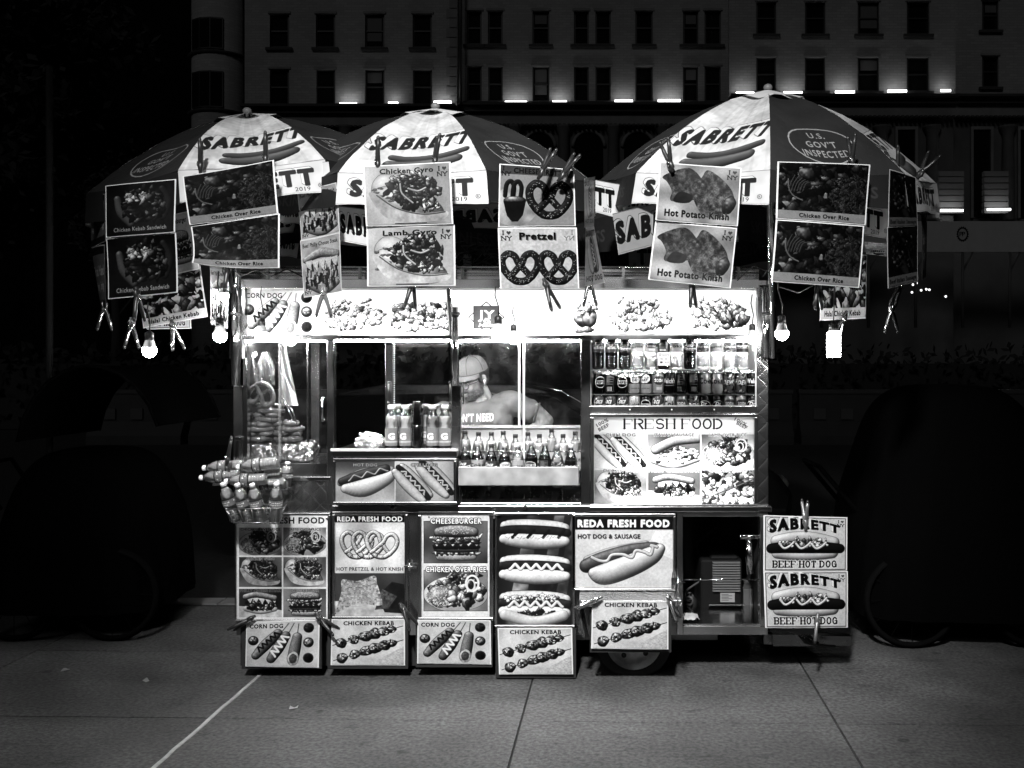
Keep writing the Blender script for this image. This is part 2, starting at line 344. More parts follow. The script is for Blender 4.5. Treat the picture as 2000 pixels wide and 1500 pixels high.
            ix = np.floor(mx-.5).astype(int); iy = np.floor(my-.5).astype(int); fx = mx-.5-ix; fy = my-.5-iy
            ok = (ix >= 0) & (ix < mw-1) & (iy >= 0) & (iy < mh-1); ix = np.clip(ix, 0, mw-2); iy = np.clip(iy, 0, mh-2)
            # box filter when shrinking
            g = 0
            k = max(1, int(round(1/max(ky, 1e-3)/1.5))); k = min(k, 5)
            for a in range(k):
                for c in range(k):
                    jx = np.clip(ix+int((a-k/2+.5)/kx/k*1), 0, mw-2); jy = np.clip(iy+int((c-k/2+.5)/ky/k), 0, mh-2)
                    g = g+((m[jy, jx]*(1-fx)+m[jy, jx+1]*fx)*(1-fy)+(m[jy+1, jx]*(1-fx)+m[jy+1, jx+1]*fx)*fy)
            g = g/(k*k)*ok
            s.put(sl, np.clip(g, 0, 1), cc)
        if shadow is not None: lay(bold, shadow, .12*h, .12*h)
        if out is not None: lay(bold+ow, out)
        lay(bold, col)
    def ring(s, cx, cy, r, t, col, ry=None, shade=0):
        ry = ry or r; s.stroke([(cx+r*math.cos(a/24*6.2832), cy+ry*math.sin(a/24*6.2832)) for a in range(24)], t, col, shade=shade, closed=True)
    def grain(s, amt=.03, sc=1.5): s.a += amt*2*(vnoise(s.h, s.w, sc, s.rng)-.5)
    def wash(s, amt=.1, sc=60): s.a *= 1+amt*2*(vnoise(s.h, s.w, sc, s.rng)-.5)
    def paste(s, o, x, y, w=None, h=None):
        w = int(w or o.w); h = int(h or o.h); iy = (np.arange(h)*o.h/h).astype(int); ix = (np.arange(w)*o.w/w).astype(int); x, y = int(x), int(y)
        t = s.a[y:y+h, x:x+w]; t[:] = o.a[iy][:, ix][:t.shape[0], :t.shape[1]]
# --- food pictures
def chunks(c, x, y, w, h, n, sz, tones, jag=.25, shp='e'):
    L = []
    for i in range(n):
        while True:
            u, v = c.rng.rand(2)*2-1
            if shp == 'r' or u*u+v*v < 1: break
        L.append((v, u))
    L.sort()
    for v, u in L:
        k = sz*(.6+.8*c.rng.rand()); c.blob(x+w/2+u*w/2, y+h/2+v*h/2, k, k*(.45+.5*c.rng.rand()), c.rng.rand()*3.14, tones[c.rng.randint(len(tones))]*(.85+.3*c.rng.rand()), jag)
def grains(c, x, y, w, h, n, ln, lo, hi):
    for i in range(n):
        u, v = c.rng.rand(2)*2-1
        if u*u+v*v > 1: continue
        px, py, a = x+w/2+u*w/2, y+h/2+v*h/2, c.rng.rand()*3.14; c.stroke([(px, py), (px+ln*math.cos(a), py+ln*math.sin(a))], max(.8, ln*.22), lo+(hi-lo)*c.rng.rand(), shade=.3)
def lettuce(c, x, y, w, h, lo=.25, hi=.75, n=14):
    for i in range(n):
        u, v = c.rng.rand(2); k = min(w, h)*.3*(.6+.7*c.rng.rand())
        c.blob(x+u*w, y+v*h, k*1.3, k*.7, c.rng.rand()*3.14, lo+(hi-lo)*c.rng.rand(), .45, tex=.45)
def wave(x0, y0, x1, y1, n, amp):
    L = math.hypot(x1-x0, y1-y0); dx, dy = (x1-x0)/L, (y1-y0)/L; o = []
    for i in range(n*14+1):
        t = i/(n*14); s = amp*math.sin(t*n*6.2832+1.57); q = -.02*L/n*math.sin(t*n*12.566); o.append((x0+(x1-x0)*t+dx*q-dy*s, y0+(y1-y0)*t+dy*q+dx*s))
    return o
def hotdog(c, cx, cy, L, r, ang=0, bun=.72, dog=.2, sauce=.8, n=5, top=None, bend=0):
    ca, sa = math.cos(ang), math.sin(ang)
    def T(u, v): return (cx+u*ca-v*sa, cy+u*sa+v*ca)
    def row(v, k, rr, b=0): return [(*T(u*L/2*k, v+b*r*(1-u*u)-bend*r*(1-u*u)), rr*(.55+.45*math.sqrt(max(0, 1-u*u*.98)))) for u in np.linspace(-1, 1, 15)]
    c.stroke(row(-.55*r, .93, r*.62), r, bun*1.0, shade=.55, tex=.06, ts=r*.5, edge=2)
    c.stroke(row(-.18*r, 1.0, r*.5), r, dog, shade=.85, tex=.18, ts=r*.3, edge=1.5)
    if top: chunks(c, cx-L*.42, cy-r*.5, L*.84, r*.6, 36, r*.16, top) if abs(ang) < .3 else [c.blob(*T((k/16-.5)*L*.9, (c.rng.rand()-.8)*r*.45), r*.17, r*.12, c.rng.rand()*3, top[k % len(top)], .3) for k in range(17)]
    c.stroke(row(.5*r, .95, r*.6, .12), r, bun*1.08, shade=.6, tex=.06, ts=r*.5, edge=1.5)
    if sauce: 
        w = wave(*T(-L*.38, -.28*r-bend*r*.4), *T(L*.38, -.28*r-bend*r*.4), n, r*.2); c.stroke(w, r*.1, sauce, shade=.35, edge=.8)
def burger(c, x, y, w, h):
    L = lambda v: y+h*v
    c.stroke([(x+w*.16, L(.88)), (x+w*.5, L(.9)), (x+w*.84, L(.88))], h*.085, .55, shade=.5, tex=.12, ts=5, sm=4, edge=1.5)
    for i in range(26): c.blob(x+w*(.06+.88*i/25), L(.77+.03*math.sin(i*2.1)), w*.05, h*.035, i, (.3, .75, .5, .2)[i % 4], .35, tex=.4)
    c.stroke([(x+w*.08, L(.7)), (x+w*.5, L(.73)), (x+w*.92, L(.7))], h*.04, .2, sm=3, edge=1)
    for i in range(16): c.blob(x+w*(.09+.82*i/15), L(.61), w*.06, h*.07, .2, .09, .25, tex=.6)
    for i in range(6): c.poly([(x+w*(.02+.16*i), L(.46)), (x+w*(.2+.16*i), L(.45)), (x+w*(.11+.16*i), L(.6))], (.75, .6)[i % 2], tex=.1)
    for i in range(26): c.blob(x+w*(.05+.9*c.rng.rand()), L(.44+.08*c.rng.rand()), w*.06, h*.035, 0, (.12, .3, .6)[i % 3], .3, tex=.4)
    for i in range(22): c.blob(x+w*(.02+.96*i/21), L(.37+.03*math.sin(i*1.7)), w*.055, h*.035, i, (.8, .45, .65)[i % 3], .35, tex=.4)
    P = [(x+w*.08, L(.34))]+[(x+w*(.5-.45*math.cos(t)), L(.31-.27*math.sin(t)**.75)) for t in np.linspace(.05, 3.09, 18)]+[(x+w*.92, L(.34)), (x+w*.5, L(.38))]
    c.poly(P, .12); c.stroke([(x+w*u, L(.25-.06*math.sqrt(max(0, 1-((u-.5)/.42)**2))), h*(.09+.06*math.sqrt(max(0, 1-((u-.5)/.4)**2)))) for u in np.linspace(.14, .86, 11)], h*.1, .45, shade=.7, tex=.12, ts=5, edge=1)
    for i in range(110):
        u, v = c.rng.rand(2)*2-1
        if u*u+v*v < 1: c.blob(x+w*(.5+.36*u), L(.17+.11*v), max(1, w*.009), max(.8, w*.006), u, .78, 0, shade=0, tex=0, edge=0)
def pretzel(c, cx, cy, s, col=.3, ang=0, salt=.9, r=.135, fl=1):
    ca, sa = math.cos(ang), math.sin(ang); T = lambda p, k=1: (cx+fl*(p[0]*ca-p[1]*sa)*s, cy+(p[0]*sa+p[1]*ca)*s, r*s*k)
    arm = [(0, .6), (.22, .56), (.46, .36), (.66, .05), (.68, -.28), (.46, -.5), (.2, -.4), (.07, -.12), (-.12, .1), (-.3, .3), (-.44, .42)]
    c.stroke([T(p) for p in ((-.46, .36), (-.22, .56), (0, .6), (.22, .56), (.46, .36))], 1, col, tex=.12, sm=5, edge=1.5)
    for sg in (-1, 1):
        c.stroke([T((p[0]*sg, p[1]), 1-.02*i) for i, p in enumerate(arm[1:])], 1, col, tex=.12, ts=4, sm=5, edge=1.5)
    pts = smooth([T((p[0]*g, p[1])) for g in (-1, 1) for p in arm[::g]], 8)
    for i in range(int(110 if s > 40 else 50)):
        p = pts[c.rng.randint(len(pts))]; a, q = c.rng.rand()*6.28, c.rng.rand()*r*s*.75; k = max(.8, s*.014)
        c.blob(p[0]+q*math.cos(a), p[1]+q*math.sin(a), k, k*.8, 0, salt, 0, shade=0, tex=0, edge=0)
def plate(c, x, y, w, h, dark=1.0, seed=None, rice=True):
    c.blob(x+w*.5, y+h*.56, w*.5, h*.44, 0, .82*dark, .02, shade=.25, tex=0)
    chunks(c, x+w*.08, y+h*.12, w*.86, h*.74, 70, w*.055, [.12*dark, .25*dark, .4*dark, .6*dark, .33*dark])
    if rice: c.blob(x+w*.26, y+h*.62, w*.2, h*.26, .2, .5*dark, .1, tex=.3); grains(c, x+w*.04, y+h*.32, w*.44, h*.56, 330, w*.024, .45*dark, .95*dark)
    lettuce(c, x+w*.35, y+h*.05, w*.5, h*.22, .15*dark, .65*dark, 14)
    chunks(c, x+w*.42, y+h*.3, w*.5, h*.55, 34, w*.065, [.14*dark, .3*dark, .5*dark, .68*dark])
    c.ring(x+w*.76, y+h*.3, w*.1, w*.016, .85*dark, w*.12); c.ring(x+w*.74, y+h*.34, w*.06, w*.012, .8*dark, w*.08)
def gyro(c, x, y, w, h, dark=1.0):
    c.blob(x+w*.3, y+h*.42, w*.3, h*.36, .7, .8*dark, .05, shade=.45, tex=.12); c.blob(x+w*.5, y+h*.62, w*.46, h*.3, .35, .85*dark, .04, shade=.5, tex=.12)
    for i in range(14): c.blob(x+w*(.06+.3*c.rng.rand()), y+h*(.2+.5*c.rng.rand()), w*.035, h*.03, 0, .5*dark, .3, shade=.2, tex=.3, edge=0)
    chunks(c, x+w*.22, y+h*.06, w*.68, h*.66, 120, w*.042, [.08*dark, .18*dark, .32*dark, .5*dark, .24*dark], .3)
    lettuce(c, x+w*.28, y+h*.0, w*.5, h*.2, .2*dark, .7*dark, 22)
    c.stroke([(x+w*.4, y+h*.2), (x+w*.42, y+h*.4), (x+w*.55, y+h*.6)], w*.012, .85*dark, sm=4); c.stroke([(x+w*.5, y+h*.3), (x+w*.62, y+h*.36), (x+w*.72, y+h*.3)], w*.014, .75*dark, sm=4); lettuce(c, x+w*.6, y+h*.62, w*.28, h*.14, .55*dark, .95*dark, 14)
    c.poly(smooth([(x+w*.0, y+h*.38), (x+w*.14, y+h*.42), (x+w*.34, y+h*.68), (x+w*.66, y+h*.82), (x+w*.98, y+h*.8), (x+w*.9, y+h*.97), (x+w*.5, y+h*1.0), (x+w*.18, y+h*.86)], 5, True), .86*dark, tex=.14, ts=w*.09)
    c.stroke([(x+w*.1, y+h*.42), (x+w*.34, y+h*.7), (x+w*.66, y+h*.84), (x+w*.95, y+h*.81)], w*.008, .45*dark, sm=5, shade=0)
def philly(c, x, y, w, h, dark=1.0):
    c.stroke([(x+w*.1, y+h*.8), (x+w*.5, y+h*.93), (x+w*.9, y+h*.8)], h*.13, .75*dark, sm=4, shade=.5)
    chunks(c, x+w*.05, y+h*.35, w*.9, h*.5, 80, w*.05, [.06*dark, .15*dark, .3*dark, .5*dark], .4)
    for i in range(5): u = x+w*(.1+.17*i); c.poly([(u, y+h*.3), (u+w*.2, y+h*.28), (u+w*.12, y+h*(.5+.1*c.rng.rand()))], .85*dark, tex=.1)
    c.stroke([(x+w*.08, y+h*.25), (x+w*.4, y+h*.14), (x+w*.9, y+h*.3)], h*.13, .62*dark, sm=5, tex=.15, edge=1)
def skewer(c, x0, y0, x1, y1, r):
    c.stroke([(x0, y0), (x1, y1)], max(1, r*.08), .2, shade=0); L = math.hypot(x1-x0, y1-y0); dx, dy = (x1-x0)/L, (y1-y0)/L; a = math.atan2(dy, dx)
    for t, k, q in ((.12, 1.05, .9), (.3, .95, .85), (.47, 1.0, 1.25), (.6, 1.1, 1.1), (.73, 1.0, 1.0), (.83, .75, .9)):
        px, py = x0+(x1-x0)*t, y0+(y1-y0)*t; c.blob(px, py, r*q*1.1, r*k, a, .38, .12, tex=.75, edge=2)
        for i in range(7): c.blob(px+(c.rng.rand()-.5)*r*1.5, py+(c.rng.rand()-.5)*r*1.3, r*.28, r*.16, c.rng.rand()*3, (.06, .12, .62, .7)[c.rng.randint(4)], .4, edge=0)
def corndogs(c, x, y, w, h, k=1.0):
    X = lambda u: x+w*u
    Y = lambda v: y+h*v
    for a, b in (((.46, .28), (.60, .0)), ((.58, .3), (.68, 0)), ((.73, .3), (.75, .02))): c.stroke([(X(a[0]), Y(a[1])), (X(b[0]), Y(b[1]))], w*.008, .4*k, shade=.3)
    c.stroke([(X(.11), Y(.8), w*.062), (X(.26), Y(.52), w*.085), (X(.44), Y(.24), w*.068)], w*.07, .42*k, sm=5, tex=.12, edge=1)
    c.stroke([(X(.34), Y(.88), w*.065), (X(.45), Y(.6), w*.085), (X(.56), Y(.3), w*.068)], w*.07, .38*k, sm=5, tex=.12, edge=1)
    c.stroke([(X(.67), Y(.86), w*.085), (X(.70), Y(.6), w*.085), (X(.73), Y(.34), w*.072)], w*.07, .45*k, sm=5, tex=.1, edge=1)
    c.blob(X(.67), Y(.86), w*.088, w*.11, .15, .68*k, .05, shade=.2); c.blob(X(.67), Y(.86), w*.055, w*.075, .15, .34*k, .03, shade=.2)
    c.stroke(wave(X(.14), Y(.66), X(.44), Y(.22), 5, w*.035), w*.014, .12, shade=.3); c.stroke(wave(X(.36), Y(.78), X(.56), Y(.3), 4, w*.05), w*.016, .92, shade=.2)
    for u, v, g in ((.07, .42, .4), (.9, .12, .2), (.9, .47, .55), (.9, .84, .12)):
        c.blob(X(u), Y(v), w*.078, w*.078, 0, .3, 0, shade=.4, tex=0); c.blob(X(u), Y(v), w*.062, w*.062, 0, g, .05, tex=.6)
# --- serif lettering from strokes
_SF = {'F': 'V0 T0 M0 ;', 'E': 'V0 T0 M0 B0', 'H': '', }
def serif(c, s, x, y, w, h, col, th=.17, thin=.06, out=None):
    """(x, y) = top left; draws slab-serif capitals"""
    ws = {'I': .5, ' ': .35, '&': .8, '-': .3}; tot = sum(ws.get(ch, .9)+.1 for ch in s); k = w/tot
    def draw(col, gr):
        cx = x
        for ch in s:
            cw = ws.get(ch, .9)*k; l, r_, t, b, m = cx+th*h*.5, cx+cw-th*h*.5, y, y+h, y+h*.5; T = th*h/2+gr; N = thin*h/2+gr
            def V(X, a=t, bb=b): c.stroke([(X, a), (X, bb)], T, col, shade=0)
            def Hh(a, bb, Y_): c.stroke([(a, Y_), (bb, Y_)], N, col, shade=0)
            def S(X, Y_): Hh(X-th*h*.7, X+th*h*.7, Y_)
            def A(cx_, cy_, rx, ry, a0, a1, tt): c.stroke([(cx_+rx*math.cos(a0+(a1-a0)*i/12), cy_+ry*math.sin(a0+(a1-a0)*i/12)) for i in range(13)], tt, col, shade=0)
            mid = (l+r_)/2; q = (r_-l)/2
            if ch in 'FEHBDRNI': V(l if ch != 'I' else mid); S(l if ch != 'I' else mid, t); S(l if ch != 'I' else mid, b)
            if ch in 'FE': Hh(l, r_, t); Hh(l, r_-q*.5, m); c.stroke([(r_, t), (r_, t+h*.2)], N*1.3, col, shade=0)
            if ch == 'E': Hh(l, r_, b); c.stroke([(r_, b), (r_, b-h*.2)], N*1.3, col, shade=0)
            if ch == 'H': V(r_); S(r_, t); S(r_, b); Hh(l, r_, m)
            if ch == 'N': c.stroke([(l, t), (r_, b)], T, col, shade=0); c.stroke([(r_, t), (r_, b)], N*1.5, col, shade=0); S(r_, t)
            if ch == 'Y': c.stroke([(l, t), (mid, m)], T, col, shade=0); c.stroke([(r_, t), (mid, m)], N*1.6, col, shade=0); V(mid, m, b); S(l, t); S(r_, t); S(mid, b)
            if ch == 'T': V(mid); Hh(l, r_, t); S(mid, b); c.stroke([(l, t), (l, t+h*.2)], N*1.3, col, shade=0); c.stroke([(r_, t), (r_, t+h*.2)], N*1.3, col, shade=0)
            if ch in 'RB': A(mid, t+h*.25, q, h*.25, -1.57, 1.57, T*.8); Hh(l, mid, t); Hh(l, mid, m)
            if ch == 'R': c.stroke([(mid, m), (r_, b)], T, col, shade=0); S(r_, b)
            if ch == 'B': A(mid, t+h*.75, q, h*.25, -1.57, 1.57, T*.8); Hh(l, mid, b)
            if ch == 'D': A(l+q*.6, m, q*1.4, h*.5, -1.57, 1.57, T*.85); Hh(l, mid, t); Hh(l, mid, b)
            if ch in 'OG': A(mid, m, q, h*.5, .6 if ch == 'G' else 0, 5.7 if ch == 'G' else 6.283, T*.85)
            if ch == 'G': V(r_, m, b-h*.05); Hh(mid, r_+q*.2, m)
            if ch == 'S': A(mid, t+h*.26, q*.9, h*.26, -.5, -4.5, T*.8); A(mid, t+h*.74, q*.9, h*.26, -1.6, 2.6, T*.8)
            if ch == '-': Hh(l, r_, m)
            cx += cw+.1*k
    if out is not None: draw(out, h*.09)
    draw(col, 0)
def heart(c, cx, cy, s, col):
    P = [(cx+s*.062*16*math.sin(t)**3, cy-s*.062*(13*math.cos(t)-5*math.cos(2*t)-2*math.cos(3*t)-math.cos(4*t))) for t in np.linspace(0, 6.28, 40)]; c.poly(P, col)
def inyc(c, x, y, s, col=.12, mirror=False, hc=None):
    if mirror: t = Cv(int(s), int(s), 0); inyc(t, 0, 0, s, 1); m = t.a[:, ::-1]; sl = (slice(int(y), int(y)+m.shape[0]), slice(int(x), int(x)+m.shape[1])); c.put(sl, m[:c.a[sl].shape[0], :c.a[sl].shape[1]]*.6, col); return
    serif(c, 'I', x+s*.05, y+s*.06, s*.35, s*.36, col, th=.24, thin=.14); heart(c, x+s*.68, y+s*.24, s*.2, hc if hc is not None else .3); serif(c, 'NY', x+s*.02, y+s*.56, s*.98, s*.36, col, th=.22, thin=.13)
def sabrett(c, x, y, w, h, col=.06, arc=.5, slant=.25, grow=.25, side=.85, ang=0, dx=-.26, dy=-.2):
    kw = dict(arc=arc, slant=slant, grow=grow, ang=ang, sp=1.06)
    for i in (1.0, .75, .5, .25): c.text('SABRETT', x+dx*h*i, y+dy*h*i, w, h, col, bold=9.5, **kw)
    for i in (1.0, .75, .5, .25): c.text('SABRETT', x+dx*h*i, y+dy*h*i, w, h, side, bold=6.5, **kw)
    c.text('SABRETT', x, y, w, h, col, bold=9.5, **kw)
A = {}
PLAIN = ('crest', 'shirt', 'sticker', 'banner', 'valance', 'valance_dark', 'panel_white', 'panel_dark', 'gen_label', 'flap', 'flap_start')
def art(name):
    if name not in A:
        c = globals()['art_'+name]()
        if name not in PLAIN:
            f = 1+.09*(vnoise(c.h, c.w, 2.2, c.rng)-.5)+.08*(vnoise(c.h, c.w, 7, c.rng)-.5)+.1*(vnoise(c.h, c.w, 40, c.rng)-.5); t = np.clip(c.a, 0, 1); t = t*.25+.75*(t*t*(3-2*t)); c.a = t*(f*(t < .93)+(t >= .93))
        c.a = np.clip(c.a, 0, 1); A[name] = c
    return A[name]
def cap(c, t, x, y, w, h, style=0):
    if style == 0: c.text(t, x, y, w, h, .12, bold=5, out=.92, ow=5)
    elif style == 1: c.text(t, x, y, w, h, .92, bold=4, out=.06, ow=5)
    else: c.text(t, x, y, w, h, .08, bold=4)
def cell(w, h, kind, bg, seed, dark=1.0):
    c = Cv(w, h, bg, seed); c.wash(.45, w/3)
    if kind == 'plate': plate(c, 0, h*.02, w, h, dark)
    elif kind == 'gyro': gyro(c, w*.02, h*.05, w*.95, h*.9, dark)
    elif kind == 'burger': burger(c, w*.12, h*.06, w*.78, h*.9)
    elif kind == 'philly': c.poly([(0, h*.6), (w, h*.75), (w, h), (0, h)], .8*dark, tex=.1, ts=14); philly(c, w*.08, h*.1, w*.84, h*.75, dark)
    elif kind == 'chili':
        for o in (-.22, .16): hotdog(c, w*(.5+o), h*(.55-abs(o)*.3), w*.8, h*.2, .82, .78*dark, .18*dark, .75*dark, 5, [.08*dark, .2*dark, .4*dark, .15*dark])
    elif kind == 'hot': hotdog(c, w*.5, h*.55, w*.9, h*.3, -.25, .62*dark, .25*dark, .55*dark, 4)
    elif kind == 'sausage': c.stroke([(w*.1, h*.75), (w*.5, h*.9), (w*.95, h*.7)], h*.12, .8, sm=4); chunks(c, w*.1, h*.35, w*.85, h*.5, 50, w*.05, [.2, .4, .6, .75]); [c.ring(w*(.2+.13*i), h*(.7-.04*i), w*.06, w*.02, .8, w*.04, shade=.5) for i in range(6)]; c.stroke([(w*.15, h*.45), (w*.5, h*.2), (w*.95, h*.12)], h*.14, .66, sm=5, tex=.08, edge=1)
    elif kind == 'kebab': chunks(c, -w*.05, -h*.1, w*1.1, h*1.2, 110, w*.075, [.15*dark, .3*dark, .5*dark, .7*dark, .85*dark], shp='r'); [c.stroke([(w*.5*i, h*(.9-.3*i)), (w*(.5*i+.6), h*(.5-.3*i))], w*.012, .3) for i in range(2)]
    return c
def art_menu():
    c = Cv(360, 400, .78, 3); c.text('REDA FRESH FOOD', 22, 30, 325, 23, .06, bold=5)
    for i, (k, t) in enumerate([('plate', 'CHICKEN OVER RICE'), ('plate', 'LAMB OVER RICE'), ('gyro', 'CHICKEN GYRO'), ('gyro', 'LAMB GYRO'), ('philly', 'PHILLY CHEESE STEAK'), ('burger', 'CHEESEBURGER')]):
        x, y = 8+(i % 2)*176, (46, 160, 283)[i//2]; hh = (108, 116, 110)[i//2]; w = 170
        c.paste(cell(w, hh, k, (.5, .66, .3, .4, .16, .4)[i], 20+i, (.62, .8, .62, .75, .8, .75)[i]), x, y)
        wd = min(w-8, len(t)*9.3); c.text(t, x+(w-wd)/2, y+12, wd, 10, .3, bold=4, out=.68 if i != 4 else .5, ow=6)
    c.wash(.12, 90); return c
def art_pretzel_knish():
    c = Cv(280, 410, .72, 4); c.rect(0, 0, 280, 30, .05); c.text('REDA FRESH FOOD', 8, 25, 264, 19, .9, bold=5)
    for x in (86, 132, 188): pretzel(c, x, 118, 88, .62, r=.1, ang=.12, salt=.9)
    c.text('HOT PRETZEL & HOT KNISH', 5, 226, 270, 14, .12, bold=3)
    c.rect(0, 236, 280, 174, .28); c.wash(.2, 60); c.poly([(0, 350), (280, 330), (280, 410), (0, 410)], .68, tex=.12, ts=30)
    c.poly([(170, 330), (230, 270), (280, 282), (280, 400), (200, 395)], .13, tex=.4, ts=20)
    c.poly([(190, 300), (250, 330), (215, 380), (160, 385)], .3, tex=.3, ts=8)
    P = [(28, 262), (90, 268), (158, 246), (170, 280), (190, 350), (175, 368), (90, 360), (10, 395), (8, 370), (25, 310)]
    c.poly(smooth(P, 5, True), .56, tex=.35, ts=7)
    for i in range(16): c.stroke([(30, 276+i*6), (100, 282+i*6-2), (165, 262+i*6)], 1.2, .6, sm=4, shade=.2)
    return c
def art_burger_rice():
    c = Cv(272, 400, .8, 5)
    c.paste(cell(256, 165, 'burger', .38, 51), 8, 22); c.paste(cell(256, 160, 'plate', .45, 52, .95), 8, 216); c.frame(7, 21, 258, 167, 2, .1); c.frame(7, 215, 258, 162, 2, .1)
    c.text('CHEESEBURGER', 36, 31, 204, 20, .95, bold=5, out=.04, ow=9); c.text('CHICKEN OVER RICE', 16, 222, 242, 20, .97, bold=5, out=.04, ow=9); return c
def art_hotdogs():
    c = Cv(300, 440, .16, 6)
    for x, w in ((60, 50), (170, 40), (240, 30)): c.poly([(x+60, 0), (x+60+w, 0), (x-10+w, 440), (x-30, 440)], .3, tex=.4, ts=50)
    c.wash(.5, 90)
    hotdog(c, 150, 74, 262, 50, .04, .66, .14, None)
    for i in range(4): c.stroke([(60+i*62, 88), (88+i*60, 60)], 6, .07, shade=.2)
    for i in range(20): c.stroke([(30+i*12, 82+c.rng.rand()*14), (38+i*12, 80+c.rng.rand()*14)], 1.3, .5, shade=0)
    hotdog(c, 150, 216, 266, 50, .03, .72, .17, None); c.stroke(wave(50, 206, 262, 208, 5, 10), 6, .86, shade=.4, edge=1)
    hotdog(c, 150, 364, 268, 52, .03, .7, .2, None); chunks(c, 28, 322, 240, 30, 60, 8, [.62, .75, .5, .85], .4); chunks(c, 25, 384, 250, 26, 50, 9, [.06, .12, .2], .4)
    c.stroke([(30, 400), (150, 428), (265, 402)], 22, .72, sm=5, shade=.5)
    c.stroke(wave(45, 356, 262, 358, 5, 10), 6, .8, shade=.4, edge=1); return c
def art_reda():
    c = Cv(400, 300, .74, 7); c.poly([(330, 60), (400, 60), (400, 180), (290, 130)], .82, tex=.05, ts=40); c.rect(0, 0, 400, 55, .05); c.text('REDA FRESH FOOD', 10, 43, 376, 29, .93, bold=8)
    c.text('HOT DOG & SAUSAGE', 10, 92, 256, 18, .12, bold=4, shadow=.5)
    S = [(45, 208, 28), (110, 182, 32), (220, 148, 30), (315, 130, 22), (335, 134, 18)]
    c.stroke([(50, 184, 20), (150, 149, 22), (290, 116, 16)], 20, .5, sm=6, shade=.6)
    c.stroke(S, 30, .3, sm=7, shade=.85, tex=.1, ts=14, edge=1.5)
    c.stroke([(75, 238, 22), (120, 243, 44), (220, 208, 46), (310, 165, 38), (348, 135, 20)], 30, .68, sm=7, shade=.7, tex=.04, ts=22, edge=1.5)
    c.stroke([(68, 172), (100, 186), (130, 186), (150, 162), (195, 160), (232, 172), (248, 144), (285, 150), (308, 160), (318, 132), (312, 122), (335, 128)], 6.5, .72, sm=6, shade=.5, edge=1)
    return c
def art_corndog():
    c = Cv(320, 220, .72, 8); c.wash(.08, 60); corndogs(c, 8, 8, 300, 200); c.text('CORN DOG', 12, 30, 150, 20, .08, bold=5); c.grain(.03, 2); return c
def art_kebab():
    c = Cv(310, 220, .76, 9); c.wash(.1, 40); c.poly([(310, 130), (310, 220), (200, 220), (190, 200)], .68, tex=.1)
    skewer(c, 2, 125, 306, 30, 23); skewer(c, 8, 200, 308, 98, 23); c.text('CHICKEN KEBAB', 48, 25, 220, 19, .08, bold=5); c.grain(.03, 2); return c
def art_fresh():
    c = Cv(640, 356, .9, 10); c.rect(0, 62, 640, 294, .84)
    serif(c, 'FRESH FOOD', 118, 8, 400, 38, .12, th=.2, thin=.05)
    for x, a in ((14, -.5), (560, .5)): c.text('100%', x, 40 if a < 0 else 12, 52, 14, .2, bold=2, ang=a); c.text('BEEF', x+8, 58 if a < 0 else 28, 46, 14, .2, bold=2, ang=a)
    for i, (k, t) in enumerate([('chili', 'CHILI DOG'), ('sausage', 'ITALIAN SAUSAGE'), ('plate', 'LAMB OVER RICE'), ('gyro', 'CHICKEN GYRO'), ('philly', 'PHILLY CHEESE STEAK'), ('kebab', 'CHICKEN KEBAB')]):
        x, y = (2, 216, 430)[i % 3], 70+(i//3)*146; d = cell(208, 138, k, (.86, .45, .6, .62, .4, .6)[i], 60+i, .95); c.paste(d, x, y); wd = (120, 160, 150, 140, 200, 150)[i]
        c.text(t, x+(208-wd)/2, y+8, wd, 12, .3, bold=3, out=.9, ow=7)
    return c
def art_hotchili():
    c = Cv(470, 180, .55, 11); c.grad(0, 0, 236, 180, .3, .7); c.grad(238, 0, 232, 180, .62, .5); c.wash(.2, 80); c.rect(235, 0, 3, 180, .7)
    c.stroke([(20, 95, 14), (110, 62, 30), (220, 38, 16)], 20, .5, sm=6, shade=.6, edge=1); c.stroke([(25, 88, 16), (110, 62, 26), (200, 32, 18)], 22, .22, sm=6, shade=.8, edge=1)
    c.stroke([(40, 120, 20), (110, 118, 38), (200, 78, 26), (228, 50, 12)], 30, .62, sm=6, shade=.6, edge=1); c.stroke(wave(50, 78, 205, 34, 3, 9), 4, .5)
    for o in (0, 92): hotdog(c, 305+o, 98-o*.25, 180, 34, .85, .6, .14, .62, 5, [.06, .14, .3, .5])
    c.text('HOT DOG', 70, 22, 95, 13, .55, bold=4, out=.1, ow=7); c.text('CHILI DOG', 300, 22, 105, 13, .55, bold=4, out=.1, ow=7); return c
def art_top_corn():
    c = Cv(300, 190, .84, 12); corndogs(c, 4, 12, 290, 172, 1.3); c.text('CORN DOG', 12, 34, 150, 20, .1, bold=3); return c
def _pile(seed, w=300, h=190, lo=0.35, nm=90):
    c = Cv(w, h, .97, seed); c.stroke([(w*.05, h*.93), (w*.5, h*.97), (w*.95, h*.9)], 9, .8, sm=4, shade=.4)
    chunks(c, w*.1, h*.36, w*.8, h*.5, nm, w*.05, [lo, .5, .65, .8, .9], .35); grains(c, w*.04, h*.5, w*.5, h*.42, 160, 5, .55, 1); lettuce(c, w*.2, h*.22, w*.5, h*.2, .45, .9, 12)
    return c
def art_top_rice(): return _pile(13)
def art_top_kebab():
    c = Cv(240, 190, .97, 14); chunks(c, -5, 60, 250, 105, 90, 15, [.25, .4, .6, .8, .9], .4, 'r'); c.text('CHICKEN ON STICK', 60, 182, 150, 11, .15, bold=2); return c
